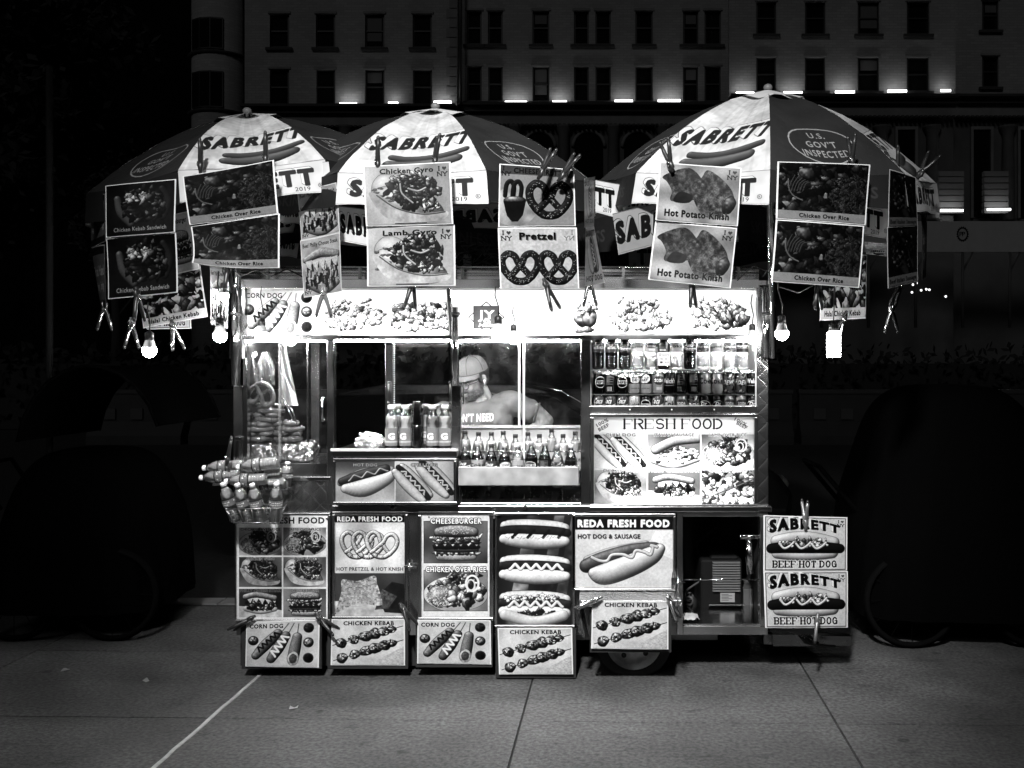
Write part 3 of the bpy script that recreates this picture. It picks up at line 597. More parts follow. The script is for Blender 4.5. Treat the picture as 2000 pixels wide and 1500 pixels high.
def art_top_halal():
    c = Cv(300, 190, .96, 15); c.text('FRESH FOOD', 95, 34, 170, 20, .95, bold=2, out=.35, ow=3)
    c.poly([(128, 48), (196, 116), (128, 184), (60, 116)], .2); c.poly([(128, 54), (190, 116), (128, 178), (66, 116)], .93); c.rect(80, 68, 96, 96, .1); c.rect(83, 71, 90, 90, .32)
    c.text('JY', 98, 122, 60, 36, .97, bold=3); c.stroke([(126, 122), (140, 134), (128, 142), (120, 132)], 3, .97, shade=0, closed=True); c.text('Halal', 100, 156, 60, 16, .97, bold=2, slant=.25); return c
def art_top_burger():
    c = Cv(330, 190, .97, 16); burger(c, 30, 40, 150, 120); c.a = .97-(.97-c.a)*.35; c.blob(230, 120, 36, 38, 0, .5, .1, tex=.5); c.blob(268, 122, 34, 36, 0, .42, .1, tex=.5); c.blob(245, 170, 40, 14, 0, .4, .3); lettuce(c, 215, 60, 80, 40, .5, .9, 10); return c
def art_top_rice2(): return _pile(17, 340, 190, .4)
def art_top_lamb():
    c = _pile(18, 340, 190, .45, 40); 
    for i in range(9): c.blob(200+i*12, 105+20*math.sin(i), 30, 20, .4*i, .35+.05*(i % 4), .3, tex=.5)
    return c
def _two(name, w, h, bg, seed): return Cv(w, h, bg, seed)
def art_kebab_sandwich():
    c = Cv(270, 215, .09, 21); c.wash(.8, 60)
    c.stroke([(45, 60, 14), (60, 120, 18), (100, 170, 14)], 15, .36, sm=5, shade=.7); c.stroke([(220, 30, 12), (245, 90, 18), (225, 150, 14)], 15, .2, sm=5, shade=.7)
    chunks(c, 60, 20, 170, 145, 90, 15, [.04, .08, .14, .2, .3], .4); chunks(c, 80, 35, 90, 50, 16, 13, [.45, .6, .7], .4)
    c.text('Chicken Kebab Sandwich', 30, 200, 210, 17, .62, bold=3, shadow=.1); return c
def art_over_rice():
    c = Cv(350, 235, .15, 22); chunks(c, -10, -10, 370, 215, 190, 20, [.05, .09, .13, .18, .24], .4, 'r'); grains(c, 200, 40, 170, 170, 420, 9, .1, .32)
    for i in range(6): c.stroke([(40+i*11, 118), (48+i*12, 84), (62+i*15, 52+i*5)], 2.2, .3, shade=.5, sm=4)
    c.stroke([(38, 70), (42, 110), (62, 140), (95, 155)], 3.5, .4, sm=5); c.blob(110, 45, 32, 26, .3, .3, .2, tex=.4)
    c.rect(0, 200, 350, 35, .55); c.text('Chicken Over Rice', 85, 226, 200, 17, .06, bold=5); inyc(c, 305, 6, 36, .04, hc=.3); return c
def art_philly():
    c = Cv(200, 280, .66, 23); c.wash(.15, 40); c.text('Beef Philly Cheese Steak', 8, 38, 184, 20, .1, bold=3)
    c.stroke([(20, 100, 16), (100, 75, 24), (185, 95, 18)], 20, .55, sm=5, shade=.7, tex=.2); c.stroke([(30, 230, 14), (110, 262, 22), (180, 235, 16)], 20, .5, sm=5, shade=.7)
    for i in range(90): x = 15+170*c.rng.rand(); y = 115+115*c.rng.rand(); c.stroke([(x, y), (x+c.rng.rand()*14-7, y+18+14*c.rng.rand())], 5, (.05, .12, .22, .4, .65)[c.rng.randint(5)], tex=.3)
    for i in range(5): x = 18+34*i; c.poly([(x, 108), (x+36, 104), (x+26, 150+20*c.rng.rand()), (x+12, 140)], .78, tex=.1)
    inyc(c, 6, 236, 38, .1); return c
def art_gyro_chicken(t='Chicken Gyro', seed=24, k=1.0):
    c = Cv(340, 235, .58*k, seed); c.wash(.2, 90); gyro(c, 12, 38, 320, 190, .72*k); c.text(t, 60, 32, 215, 20, .07, bold=5); inyc(c, 290, 10, 44, .08, hc=.25); c.rect(110, 230, 130, 4, .15); return c
def art_gyro_lamb(): return art_gyro_chicken('Lamb Gyro', 25, 1.12)
def art_cheese_pretzel():
    c = Cv(300, 235, .55, 26); c.blob(60, 160, 90, 80, 0, .62, 0, shade=.1, edge=0); pretzel(c, 200, 125, 118, .17, salt=.75); 
    for x in (38, 68): c.stroke([(x-18, 118), (x-12, 75), (x+6, 62), (x+18, 85), (x+14, 125)], 9, .14, sm=5)
    c.blob(60, 135, 44, 14, 0, .4, .05); c.poly([(14, 140), (104, 140), (92, 195), (72, 220), (48, 220), (28, 195)], .1, tex=.3, ts=30)
    c.rect(0, 0, 300, 34, .32); c.text('CHEESE PRETZEL', 55, 28, 232, 20, .06, bold=5); inyc(c, 5, 3, 40, .06); return c
def art_pretzel():
    c = Cv(300, 235, .72, 27); c.grain(.05, 8); pretzel(c, 76, 150, 100, .17, salt=.8); pretzel(c, 225, 150, 100, .17, salt=.8)
    c.text('Pretzel', 78, 44, 140, 27, .06, bold=6, shadow=.5); inyc(c, 6, 6, 44, .1); inyc(c, 250, 6, 44, .3, True); return c
def art_knish():
    c = Cv(310, 225, .6, 28); c.wash(.25, 60)
    P = [(10, 55), (60, 25), (115, 12), (158, 45), (190, 100), (120, 145), (60, 150), (45, 140), (50, 110), (30, 75)]; c.poly(smooth(P, 5, True), .27, tex=.5, ts=12)
    c.poly(smooth([(80, 110), (130, 120), (120, 150), (60, 150)], 4, True), .1)
    Q = [(160, 50), (185, 15), (240, 45), (285, 95), (295, 150), (265, 175), (240, 205), (200, 205), (165, 185), (130, 125), (110, 95)]; c.poly(smooth(Q, 5, True), .31, tex=.55, ts=12)
    c.blob(275, 150, 24, 36, .3, .28, .1, tex=.4); c.text('Hot Potato Knish', 28, 208, 250, 26, .06, bold=5, out=.5, ow=3); inyc(c, 262, 8, 42, .06); return c
def art_beef_hotdog():
    c = Cv(340, 225, .74, 29); c.frame(0, 0, 340, 225, 4, .4); c.grain(.03, 4)
    hx, hy = 168, 128
    c.stroke([(48+i*24, 106-22*math.sin((i+.5)/10.5*3.14), 24) for i in range(11)], 24, .66, shade=.65, sm=3, edge=1)
    c.stroke([(52+i*23, 150+10*math.sin((i+.5)/10.5*3.14), 24) for i in range(11)], 24, .74, shade=.6, sm=3, edge=1)
    c.stroke([(26, 134, 20), (90, 128, 24), (170, 128, 24), (250, 128, 24), (314, 132, 20)], 22, .1, sm=5, shade=.8, edge=1)
    chunks(c, 60, 92, 215, 36, 44, 9, [.25, .4, .6, .8], .4); 
    for x in (80, 150, 215): c.stroke([(x-20, 112), (x, 132), (x+24, 122), (x+40, 106)], 4.5, .78, sm=5, shade=.5)
    sabrett(c, 22, 66, 290, 40, .06, arc=.45, slant=-.02, grow=.22, dx=-.24, dy=-.16)
    serif(c, 'BEEF-HOT-DOG', 32, 186, 272, 26, .1, th=.26, thin=.14, out=.85); inyc(c, 302, 8, 32, .15); return c
def art_halal_kebab():
    c = Cv(290, 240, .75, 30); chunks(c, -5, -5, 300, 205, 110, 26, [.06, .15, .3, .5, .72], .4, 'r')
    c.rect(0, 200, 290, 40, .8); c.text('Halal Chicken Kebab', 25, 230, 235, 20, .08, bold=4); return c
def art_hang_burger():
    c = Cv(220, 240, .74, 31); burger(c, 20, 60, 180, 150); c.text('Cheeseburger', 20, 36, 180, 20, .08, bold=4); return c
def art_sausage():
    c = Cv(200, 235, .1, 32); c.wash(.6, 40); hotdog(c, 100, 110, 190, 40, 1.0, .2, .1, None, 4, [.05, .12, .3, .2]); chunks(c, 20, 20, 160, 150, 60, 12, [.04, .08, .15, .22], .5)
    c.rect(0, 197, 200, 38, .4); c.text('Beef Italian Sausage', 10, 225, 180, 18, .05, bold=4); return c
def art_side_hotdog():
    c = Cv(150, 240, .72, 33); c.text('SABRETT', 8, 36, 134, 22, .06, bold=8); hotdog(c, 75, 120, 130, 40, 1.4, .7, .12, .8); c.text('HOT DOG', 10, 226, 130, 22, .08, bold=5); return c
def art_banner():
    c = Cv(500, 180, .03, 34); c.text('LIKE A SONG ON A ROLL', 25, 120, 450, 60, .9, bold=7); c.frame(0, 0, 500, 180, 5, .5); return c
# --- umbrella fabric
def art_panel_white():
    c = Cv(420, 440, .80, 40)
    for i in range(26): a = c.rng.rand()*420; c.stroke([(210+(a-210)*.2, 0), (a, 440)], 2+3*c.rng.rand(), .76+.08*c.rng.rand(), shade=0)
    c.wash(.14, 46); c.wash(.06, 9)
    sabrett(c, 88, 350, 250, 52, .1, arc=.2, slant=.35, grow=.0, ang=-.1)
    c.stroke([(150, 374, 11), (230, 377, 14), (335, 352, 10)], 12, .22, sm=6, shade=.8); c.stroke([(145, 402, 15), (225, 406, 22), (315, 384, 15)], 12, .26, sm=6, shade=.85); return c
def art_panel_dark():
    c = Cv(420, 440, .145, 41); c.wash(.12, 50); c.ring(210, 338, 88, 2, .62, 66)
    for t, y, w in (('U.S.', 312, 46), ("GOV'T", 347, 84), ('INSPECTED', 380, 128)): c.text(t, 210-w/2, y, w, 22, .62, bold=3, sp=1.1)
    return c
def art_valance():
    c = Cv(600, 150, .80, 42); c.wash(.05, 40); c.rect(0, 0, 600, 3, .5); sabrett(c, 60, 108, 480, 72, .03, arc=0, slant=0, grow=0, dx=-.17, dy=-.13)
    c.text('2019', 455, 138, 62, 20, .12, bold=1); c.ring(560, 115, 9, 1.2, .3); c.text('R', 556, 120, 8, 10, .3, bold=2); c.rect(0, 144, 600, 2, .6); return c
def art_flap():
    v = art('valance'); c = Cv(190, 150, .8, 44); c.a = v.a[:, 400:590].copy(); return c
def art_flap_start():
    v = art('valance'); c = Cv(250, 150, .8, 44); c.a = v.a[:, 50:300].copy(); return c
def art_valance_dark():
    c = Cv(600, 150, .09, 43); c.text("SKINLESS", 120, 105, 350, 50, .2, bold=4); return c
# --- labels
def _lab(bg, fn, w=256, h=160, seed=50):
    c = Cv(w, h, bg, seed); fn(c); return c
def art_can_pepsi():
    def f(c):
        for x in (64, 192): c.ring(x, 74, 40, 2.5, .9); c.poly([(x-38, 62), (x+38, 62), (x+38, 88), (x-38, 88)], .9); c.text('PEPSI', x-31, 84, 62, 17, .04, bold=8)
    return _lab(.05, f)
def art_can_cola():
    def f(c): 
        for x in (64, 192): c.text('Coca', x-56, 60, 66, 38, .93, bold=4, slant=.4); c.text('Cola', x-30, 108, 80, 38, .93, bold=4, slant=.4); c.stroke([(x-50, 70), (x, 80), (x+50, 62)], 3, .93, sm=4, shade=0)
    return _lab(.3, f)
def art_can_doctor():
    def f(c):
        for x in (64, 192): c.ring(x, 84, 52, 2, .85, 44); c.text('Dr', x-24, 74, 40, 26, .9, bold=6, slant=.2); c.text('Pepper', x-48, 110, 96, 28, .9, bold=6, slant=.2)
    return _lab(.1, f)
def art_can_splash():
    def f(c): 
        chunks(c, 0, 0, 256, 160, 40, 14, [.1, .3, .7, .9], .5, 'r'); [c.text('DEW', x-40, 90, 80, 30, .92, bold=6, slant=.3, out=.1, ow=5) for x in (64, 192)]
    return _lab(.4, f)
def art_can_dry():
    def f(c):
        c.rect(0, 86, 256, 74, .6)
        for x in (64, 192): c.blob(x, 48, 40, 34, 0, .85, .1, shade=0); c.text('Canada', x-32, 46, 64, 14, .15, bold=4); c.text('DRY', x-24, 66, 48, 16, .15, bold=5); c.text('GINGER ALE', x-36, 124, 72, 9, .3, bold=2)
    return _lab(.16, f)
def art_can_grape():
    def f(c): [c.text("Welch's", x-52, 80, 104, 32, .93, bold=6) for x in (64, 192)]; c.rect(0, 96, 256, 3, .7)
    return _lab(.1, f)
def art_can_diet():
    def f(c): [c.text('Coke', x-54, 84, 108, 44, .2, bold=4) for x in (64, 192)]
    return _lab(.62, f)
def art_can_lime():
    def f(c): [c.text('Sprite', x-46, 100, 92, 34, .12, bold=5, ang=-.2) for x in (64, 192)]
    return _lab(.62, f)
def art_can_facts():
    def f(c):
        for x in (20, 150): c.frame(x, 14, 60, 130, 2, .5); [c.rect(x+6, 24+i*9, 30+20*(i % 2), 3, .6) for i in range(8)]; c.rect(x+10, 108, 38, 30, .8)
        for i in range(8): c.rect(32+i*4, 110, 2, 26, .1); c.rect(162+i*4, 110, 2, 26, .1)
    return _lab(.12, f)
def art_can_soda():
    def f(c): 
        for x in (64, 192): c.blob(x, 60, 44, 30, 0, .3, .1, shade=0); c.text('SODA', x-32, 72, 64, 22, .9, bold=6); c.rect(x-20, 110, 40, 20, .75)
    return _lab(.55, f)
def art_sport():
    def f(c): [c.text('G', x-20, 100, 40, 52, .95, bold=8) for x in (64, 192)]; c.rect(0, 118, 256, 12, .7)
    return _lab(.5, f)
def art_water():
    def f(c): c.rect(0, 0, 256, 20, .2); c.rect(0, 140, 256, 20, .2); [c.text('Poland', x-50, 75, 100, 26, .9, bold=4, out=.1, ow=4) for x in (64, 192)]; [c.text('Spring', x-40, 112, 80, 22, .9, bold=4, out=.1, ow=4) for x in (64, 192)]
    return _lab(.45, f)
def art_sticker():
    c = Cv(120, 120, .86, 61); c.frame(10, 10, 22, 22, 4, .2); c.rect(18, 18, 6, 6, .2); c.text('Square', 38, 30, 68, 17, .3, bold=2); c.text('VISA', 18, 66, 34, 12, .15, bold=5, slant=.2); c.rect(66, 54, 24, 13, .6); c.rect(20, 82, 26, 18, .2); c.rect(66, 84, 18, 12, .6); c.rect(90, 84, 16, 12, .65); return c
def art_crest():
    c = Cv(100, 130, 0, 62); c.ring(50, 64, 36, 5, 1, 48)
    for i in range(18): a = i/18*6.283; c.blob(50+41*math.cos(a), 64+53*math.sin(a), 6, 6, 0, 1, .3, shade=0, edge=0)
    c.text('P', 26, 80, 24, 34, 1, bold=2); c.text('P', 46, 80, 24, 34, 1, bold=2); return c
def art_shirt():
    c = Cv(300, 120, 0, 63); c.text("DON'T NEED", 0, 48, 300, 40, 1, bold=7, ang=-.02); c.text('YOUR', 45, 104, 130, 38, 1, bold=7, ang=-.02); return c
def art_gen_label():
    c = Cv(80, 50, .6, 64); [c.rect(6, 6+i*8, 40+20*(i % 2), 3, .2) for i in range(5)]; return c
# ------------------------------------------------------------------ ground
CONC = mat('sidewalk_concrete', .085, .85, bump=.5, bscale=90, var=.22, vscale=3.5)
def concrete():
    m = CONC; nt = m.node_tree; N = nt.nodes; L = nt.links; b = N['Principled BSDF']; tc = N.new('ShaderNodeTexCoord'); lk = b.inputs['Base Color'].links[0].from_socket
    geo = N.new('ShaderNodeNewGeometry'); n = N.new('ShaderNodeTexNoise'); n.inputs['Scale'].default_value = 55; n.inputs['Detail'].default_value = 5; L.new(geo.outputs['Position'], n.inputs[0])
    v = N.new('ShaderNodeTexNoise'); v.inputs['Scale'].default_value = 4.5; v.inputs['Detail'].default_value = 7; v.inputs['Roughness'].default_value = .7
    mp = N.new('ShaderNodeMapping'); mp.inputs['Scale'].default_value = (1, 2.2, 1); L.new(geo.outputs['Position'], mp.inputs[0]); L.new(mp.outputs[0], v.inputs[0])
    r1 = N.new('ShaderNodeMapRange'); r1.inputs[1].default_value = .35; r1.inputs[2].default_value = .65; r1.inputs[3].default_value = .6; r1.inputs[4].default_value = 1.35; L.new(n.outputs[0], r1.inputs[0])
    r2 = N.new('ShaderNodeMapRange'); r2.inputs[1].default_value = .30; r2.inputs[2].default_value = .42; r2.inputs[3].default_value = .4; r2.inputs[4].default_value = 1; L.new(v.outputs[0], r2.inputs[0])
    oi = N.new('ShaderNodeObjectInfo'); r3 = N.new('ShaderNodeMapRange'); r3.inputs[3].default_value = .9; r3.inputs[4].default_value = 1.1; L.new(oi.outputs['Random'], r3.inputs[0])
    vo = N.new('ShaderNodeTexVoronoi'); vo.inputs['Scale'].default_value = 2.6; L.new(geo.outputs['Position'], vo.inputs[0]); r4 = N.new('ShaderNodeMapRange'); r4.inputs[1].default_value = .05; r4.inputs[2].default_value = .075; r4.inputs[3].default_value = .5; r4.inputs[4].default_value = 1; L.new(vo.outputs['Distance'], r4.inputs[0])
    w2 = N.new('ShaderNodeTexNoise'); w2.inputs['Scale'].default_value = .9; w2.inputs['Detail'].default_value = 4; L.new(geo.outputs['Position'], w2.inputs[0]); r5 = N.new('ShaderNodeMapRange'); r5.inputs[1].default_value = .35; r5.inputs[2].default_value = .65; r5.inputs[3].default_value = .62; r5.inputs[4].default_value = 1.3; L.new(w2.outputs[0], r5.inputs[0])
    cur = lk
    for r in (r1, r2, r3, r4, r5):
        q = N.new('ShaderNodeMath'); q.operation = 'MULTIPLY'; L.new(cur, q.inputs[0]); L.new(r.outputs[0], q.inputs[1]); cur = q.outputs[0]
    L.new(cur, b.inputs['Base Color'])
concrete()
base = obj('sidewalk', MB().box(-16, 16, -9, 1.5, -.3, -.012), mat('joint_dirt', .03, .95)); base['kind'] = 'structure'
GA = R(-1.6); GO = Vector((.0865, -.59, 0)); gx = Vector((math.cos(GA), math.sin(GA), 0)); gy = Vector((-math.sin(GA), math.cos(GA), 0))
SX, SY = 1.345, .97
sm_ = mesh_of(MB().box(.005, SX-.005, .004, SY-.004, -.05, 0), 'paving_slab'); sm_.materials.append(CONC)
for i in range(-8, 8):
    for j in range(-7, 2):
        p = GO+gx*SX*i+gy*SY*j
        if (GO+gx*SX*(i+.5)+gy*SY*(j+1)).y > 1.56: 
            o = obj('paving_slab', MB().box(.005, SX-.005, .004, max(.1, (1.5-p.y)-.03), -.05, 0), CONC, None); o.parent = base; 
        else: o = bpy.data.objects.new('paving_slab', sm_); COL.objects.link(o); o.parent = base
        o.location = p+Vector((0, 0, random.uniform(-.0015, .0015))); o.rotation_euler = (random.uniform(-.0008, .0008), 0, GA)
mb = MB()
pl = [GO-gx*SX+gy*(1.25-.08*i)+gx*random.uniform(-.003, .003) for i in range(60)]
for a, b in zip(pl, pl[1:]): mb.bar(a+Vector((0, 0, -.001)), b+Vector((0, 0, -.001)), .017, .008)
obj('joint_sealant', mb, mat('pale_sealant', .42, .7, var=.2, vscale=30), base)
mb = MB()
for i in range(-8, 8): mb.box(i*2.0+.004, i*2.0+1.996, 1.502, 1.66, -.3, -.004)
tag(obj('curb', mb, mat('curb_stone', .16, .8, bump=.4, bscale=40, var=.2)), kind='structure')
tag(obj('road', MB().box(-120, 120, 1.67, 40, -.4, -.12), mat('asphalt', .035, .85, bump=.8, bscale=120, var=.4, vscale=30)), kind='structure')
tag(obj('far_plaza', MB().box(-140, 140, 40.01, 75, -.4, -.02), mat('plaza_paving', .08, .85, var=.2)), kind='structure')
tag(obj('ground', MB().box(-300, 300, -60, 300, -1.2, -.42), mat('earth', .03, .95)), kind='structure')
for i, (px, py) in enumerate(((128, 1310), (286, 1331), (574, 1384))):
    d = F*CH/(py-VY); p = P(px, py, d-CD); mb = MB(); a = random.uniform(-1, 1)
    mb.grid(lambda u, v: p+Vector(((u-.5)*.035*math.cos(a)-(v-.5)*.015*math.sin(a), (u-.5)*.05*math.sin(a)+(v-.5)*.03, .006+.006*math.sin(u*5+i)*v)), 4, 2)
    tag(obj('paper_scrap', mb, mat('scrap_paper', .35, .7)), ('flat paper scrap on the dark pavement, outermost from the cart', 'paper scrap on the dark pavement beside the outermost one', 'tiny paper scrap on the pavement just inside the pale joint')[i], 'litter', 'paper scraps on the pavement')
# ------------------------------------------------------------------ hotel across the square
STONE = mat('hotel_brick', .30, .85, bump=.4, bscale=3, var=.12, vscale=.25)
def brickwork():
    nt = STONE.node_tree; N = nt.nodes; L = nt.links; b = N['Principled BSDF']; tc = N.new('ShaderNodeTexCoord'); mp = N.new('ShaderNodeMapping'); mp.inputs['Rotation'].default_value = (R(90), 0, 0); L.new(tc.outputs['Object'], mp.inputs[0])
    br = N.new('ShaderNodeTexBrick'); br.inputs['Scale'].default_value = 1; br.inputs['Brick Width'].default_value = .5; br.inputs['Row Height'].default_value = .17; br.inputs['Mortar Size'].default_value = .02
    br.inputs[1].default_value = (.9, .9, .9, 1); br.inputs[2].default_value = (1.1, 1.1, 1.1, 1); br.inputs[3].default_value = (.85, .85, .85, 1); L.new(mp.outputs[0], br.inputs[0])
    cur = b.inputs['Base Color'].links[0].from_socket; q = N.new('ShaderNodeMix'); q.data_type = 'RGBA'; q.blend_type = 'MULTIPLY'; q.inputs[0].default_value = 1; L.new(cur, q.inputs[6]); L.new(br.outputs[0], q.inputs[7]); L.new(q.outputs[2], b.inputs['Base Color'])
brickwork()
TRIM = mat('stone_trim', .2, .85, var=.2, vscale=1); DTRIM = mat('dark_cornice', .045, .9, var=.3, vscale=1)  # cornices, sills and bands get a darker tone than the trim
WIN = mat('hotel_window_dark', .01, .08, spec=.8); FRM = mat('window_timber', .025, .5)
hotel = thing('hotel_building', 'dark pale-stone hotel with rows of sash windows and lit wall lamps behind the cart', 'building', loc=(0, 60, 0))
def wallp(x0, x1, y0, y1, Y, d=1.2, name='wall', m=None): return obj(name, MB().pbox(x0, y0, x1, y1, Y, Y+d), m or STONE, hotel)
LAMPW = glow('wall_lamp_tube', 5.5)
def wall_with_windows(x0, x1, ytop, ybot, Y, wins):
    """facade slab between real window reveals: strips between openings plus each window as its own part"""
    xs = sorted(wins); mb = MB(); rows = sorted({(w[2], w[3]) for w in wins})
    cur = ytop
    for (a, b) in rows:
        if a > cur: mb.pbox(x0, cur, x1, a, Y, Y+.5)
        px = x0
        for w_ in sorted([q for q in wins if (q[2], q[3]) == (a, b)]):
            mb.pbox(px, a, w_[0], b, Y, Y+.5); px = w_[1]
        mb.pbox(px, a, x1, b, Y, Y+.5); cur = b
    mb.pbox(x0, cur, x1, ybot, Y, Y+.5); obj('wall', mb, STONE, hotel)
    for k, (a, b, t, bt) in enumerate(wins):
        f = obj('window', MB().pbox(a, t, a+3, bt, Y+.18, Y+.3).pbox(b-3, t, b, bt, Y+.18, Y+.3).pbox(a+3, t, b-3, t+3, Y+.18, Y+.3).pbox(a+3, bt-3, b-3, bt, Y+.18, Y+.3).pbox(a+3, (t+bt)/2-1.2, b-3, (t+bt)/2+1.2, Y+.16, Y+.28), FRM, hotel)
        obj('pane', MB().pbox(a+3, t+3, b-3, bt-3, Y+.3, Y+.34, Yr=Y+.3), WIN, f)
        if k % 4 == 2: obj('blind', MB().pbox(a+5, t+6, b-5, t+6+(bt-t)*(.3 if k % 3 else .72), Y+.24, Y+.27, Yr=Y+.3), mat('window_blind', .12, .8), f)
        obj('sill', MB().pbox(a-7, bt, b+7, bt+5, Y-.22, Y-.004, Yr=Y), DTRIM, hotel)
        obj('lintel', MB().pbox(a-3, t-5, b+3, t-1, Y-.1, Y-.004, Yr=Y), TRIM, hotel)
YA, YB, YC, YD = 60.0, 60.9, 56.5, 58.5
rowsA = [(-82, -14), (28, 94), (136, 205)]
wall_with_windows(478, 893, -160, 209, YA, [(c-19, c+19, a, b) for (a, b) in rowsA for c in (546, 636, 732, 825)])
wall_with_windows(900, 1424, -160, 206, YB, [(x0, x1, a-6, b-6) for (a, b) in rowsA for (x0, x1) in ((912, 941), (953, 982), (1040, 1073), (1121, 1150), (1163, 1193), (1241, 1275), (1334, 1364), (1376, 1408))])
wall_with_windows(1424, 1866, -170, 190, YC, [(x0, x1, a-24, b-26) for (a, b) in rowsA for (x0, x1) in ((1477, 1516), (1572, 1612), (1675, 1717), (1771, 1815))])
wall_with_windows(1866, 2150, -170, 190, YD, [(x0, x1, a-26, b-34) for (a, b) in rowsA for (x0, x1) in ((1918, 1950), (2020, 2060))])
# round corner turret
tc_ = P(430, 300, YA+1.6)
for (t, b) in ((-160, 700),):
    mb = MB(); z0 = P(0, b, YA).z; z1 = P(0, t, YA).z; mb.lathe([(1.75, z0), (1.75, z1)], 24, (tc_.x, YA+1.5, 0)); obj('turret', mb, STONE, hotel)
for (t, b) in ((36, 97), (140, 211)):
    for a in (-25, -2, 22):
        M = Matrix.Translation((tc_.x, YA+1.5, 0)) @ Matrix.Rotation(R(a-8), 4, 'Z'); z0 = P(0, b, YA).z; z1 = P(0, t, YA).z
        f = obj('window', MB().box(-.42, .42, -1.8, -1.7, z0, z1, M=M), FRM, hotel); obj('pane', MB().box(-.34, .34, -1.83, -1.79, z0+.1, z1-.1, M=M), WIN, f)
    mb = MB().lathe([(1.78, P(0, b+9, YA).z), (2.0, P(0, b+5, YA).z), (1.95, P(0, b+3, YA).z)], 24, (tc_.x, YA+1.5, 0)); obj('turret_band', mb, DTRIM, hotel)
for i in range(12): obj('quoin', MB().pbox(878 if i % 2 else 872, -20+i*19, 893, -20+i*19+17, YA-.06, YA-.003, Yr=YA), TRIM, hotel)
obj('drainpipe', MB().tube([P(899, -150, YA-.1), P(899, 205, YA-.1)], .1), FRM, hotel)
# cornices, frieze, lower storeys
for (x0, x1, y, Y) in ((478, 893, 209, YA), (893, 1424, 206, YB), (1424, 1866, 190, YC), (1866, 2150, 190, YD)):
    obj('cornice', MB().pbox(x0, y, x1, y+5, Y-.9, Y+.5, Yr=Y).pbox(x0, y+5, x1, y+15, Y-.5, Y+.5, Yr=Y), DTRIM, hotel)
    obj('frieze', MB().pbox(x0, y+15, x1, y+38, Y-.15, Y+.5, Yr=Y), TRIM, hotel)
    mb = MB()
    for k in range(int((x1-x0)/9)): mb.pbox(x0+k*9, y+38, x0+k*9+5, y+42, Y-.4, Y, Yr=Y)
    o = obj('dentil_course', mb, DTRIM, hotel); o['kind'] = 'stuff'
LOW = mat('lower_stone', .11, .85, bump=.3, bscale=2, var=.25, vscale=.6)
for (x0, x1, y, Y, step) in ((478, 893, 247, YA, 92), (900, 1424, 244, YB, 97), (1424, 1866, 228, YC, 98), (1866, 2150, 228, YD, 92)):
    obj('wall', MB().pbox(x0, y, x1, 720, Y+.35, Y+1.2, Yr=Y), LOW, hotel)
    x = x0+20
    while x < x1-50:
        arch = Y == YB
        mb = MB(); n = 12; A0 = P(x+8, 330, Y); A1 = P(x+64, 330, Y); r = (A1.x-A0.x)/2; cx = (A0.x+A1.x)/2
        if arch:
            vs = [(cx-r, Y+.3, P(0, 440, Y).z), (cx+r, Y+.3, P(0, 440, Y).z)]+[(cx+r*math.cos(t), Y+.3, P(0, 285, Y).z+r*math.sin(t)) for t in np.linspace(0, math.pi, n)]
            mb.add(vs, [tuple(range(len(vs)))]); obj('arched_window', mb, WIN, hotel)
            mb = MB().tube([(cx+r*1.12*math.cos(t), Y+.28, P(0, 285, Y).z+r*1.12*math.sin(t)) for t in np.linspace(0, math.pi, n)], .12); obj('arch_moulding', mb, TRIM, hotel)
        else:
            f = obj('window', MB().pbox(x+12, 246, x+56, 252, Y+.12, Y+.34, Yr=Y).pbox(x+12, 252, x+17, 425, Y+.12, Y+.34, Yr=Y).pbox(x+51, 252, x+56, 425, Y+.12, Y+.34, Yr=Y), TRIM, hotel)
            obj('pane', MB().pbox(x+17, 252, x+51, 425, Y+.28, Y+.33, Yr=Y), WIN, f)
        obj('column', MB().lathe([(.5, P(0, 430, Y).z), (.42, P(0, 425, Y).z), (.36, P(0, 262, Y).z), (.55, P(0, 250, Y).z), (.6, P(0, 246, Y).z)], 12, (P(x+84, 300, Y).x, Y+.1, 0)), LOW, hotel)
        x += step
for (x0, x1) in ((1830, 1881), (1921, 1968)):
    for k in range(7): obj('louvre', MB().pbox(x0, 335+k*12, x1, 345+k*12, YC-.12, YC+.3, Yr=YC), mat('louvre_paint', .2, .7), hotel)
AW = mat('grey_canopy_cloth', .5, .9, var=.05, vscale=2)
aw = obj('canopy', MB().pbox(455, 432, 2150, 492, YC-4, YC-3.8, Yr=YC-4), AW, hotel); mb = MB()
for k in range(18): mb.tube([P(500+k*92, 492, YC-3.9), P(500+k*92, 640, YC-3.9)], .09)
for k in range(18): mb.tube([P(500+k*92, 530, YC-3.9), P(520+k*92, 492, YC-3.9)], .06)
obj('canopy_frame', mb, mat('canopy_post', .1, .5), hotel)
cm = printed('crest', .6); nt = cm.node_tree; N = nt.nodes; tr = N.new('ShaderNodeBsdfTransparent'); dd = N.new('ShaderNodeBsdfDiffuse'); dd.inputs[0].default_value = (.02, .02, .02, 1); mx = N.new('ShaderNodeMixShader')
ti = [n for n in N if n.type == 'TEX_IMAGE'][0]; nt.links.new(ti.outputs[0], mx.inputs[0]); nt.links.new(tr.outputs[0], mx.inputs[1]); nt.links.new(dd.outputs[0], mx.inputs[2]); nt.links.new(mx.outputs[0], N['Material Output'].inputs[0])
for px in (950, 1880, 1415, 640): obj('crest', MB().grid(lambda u, v: P(px-13+26*u, 474-33*v, YC-4.02), 1, 1), cm, hotel)
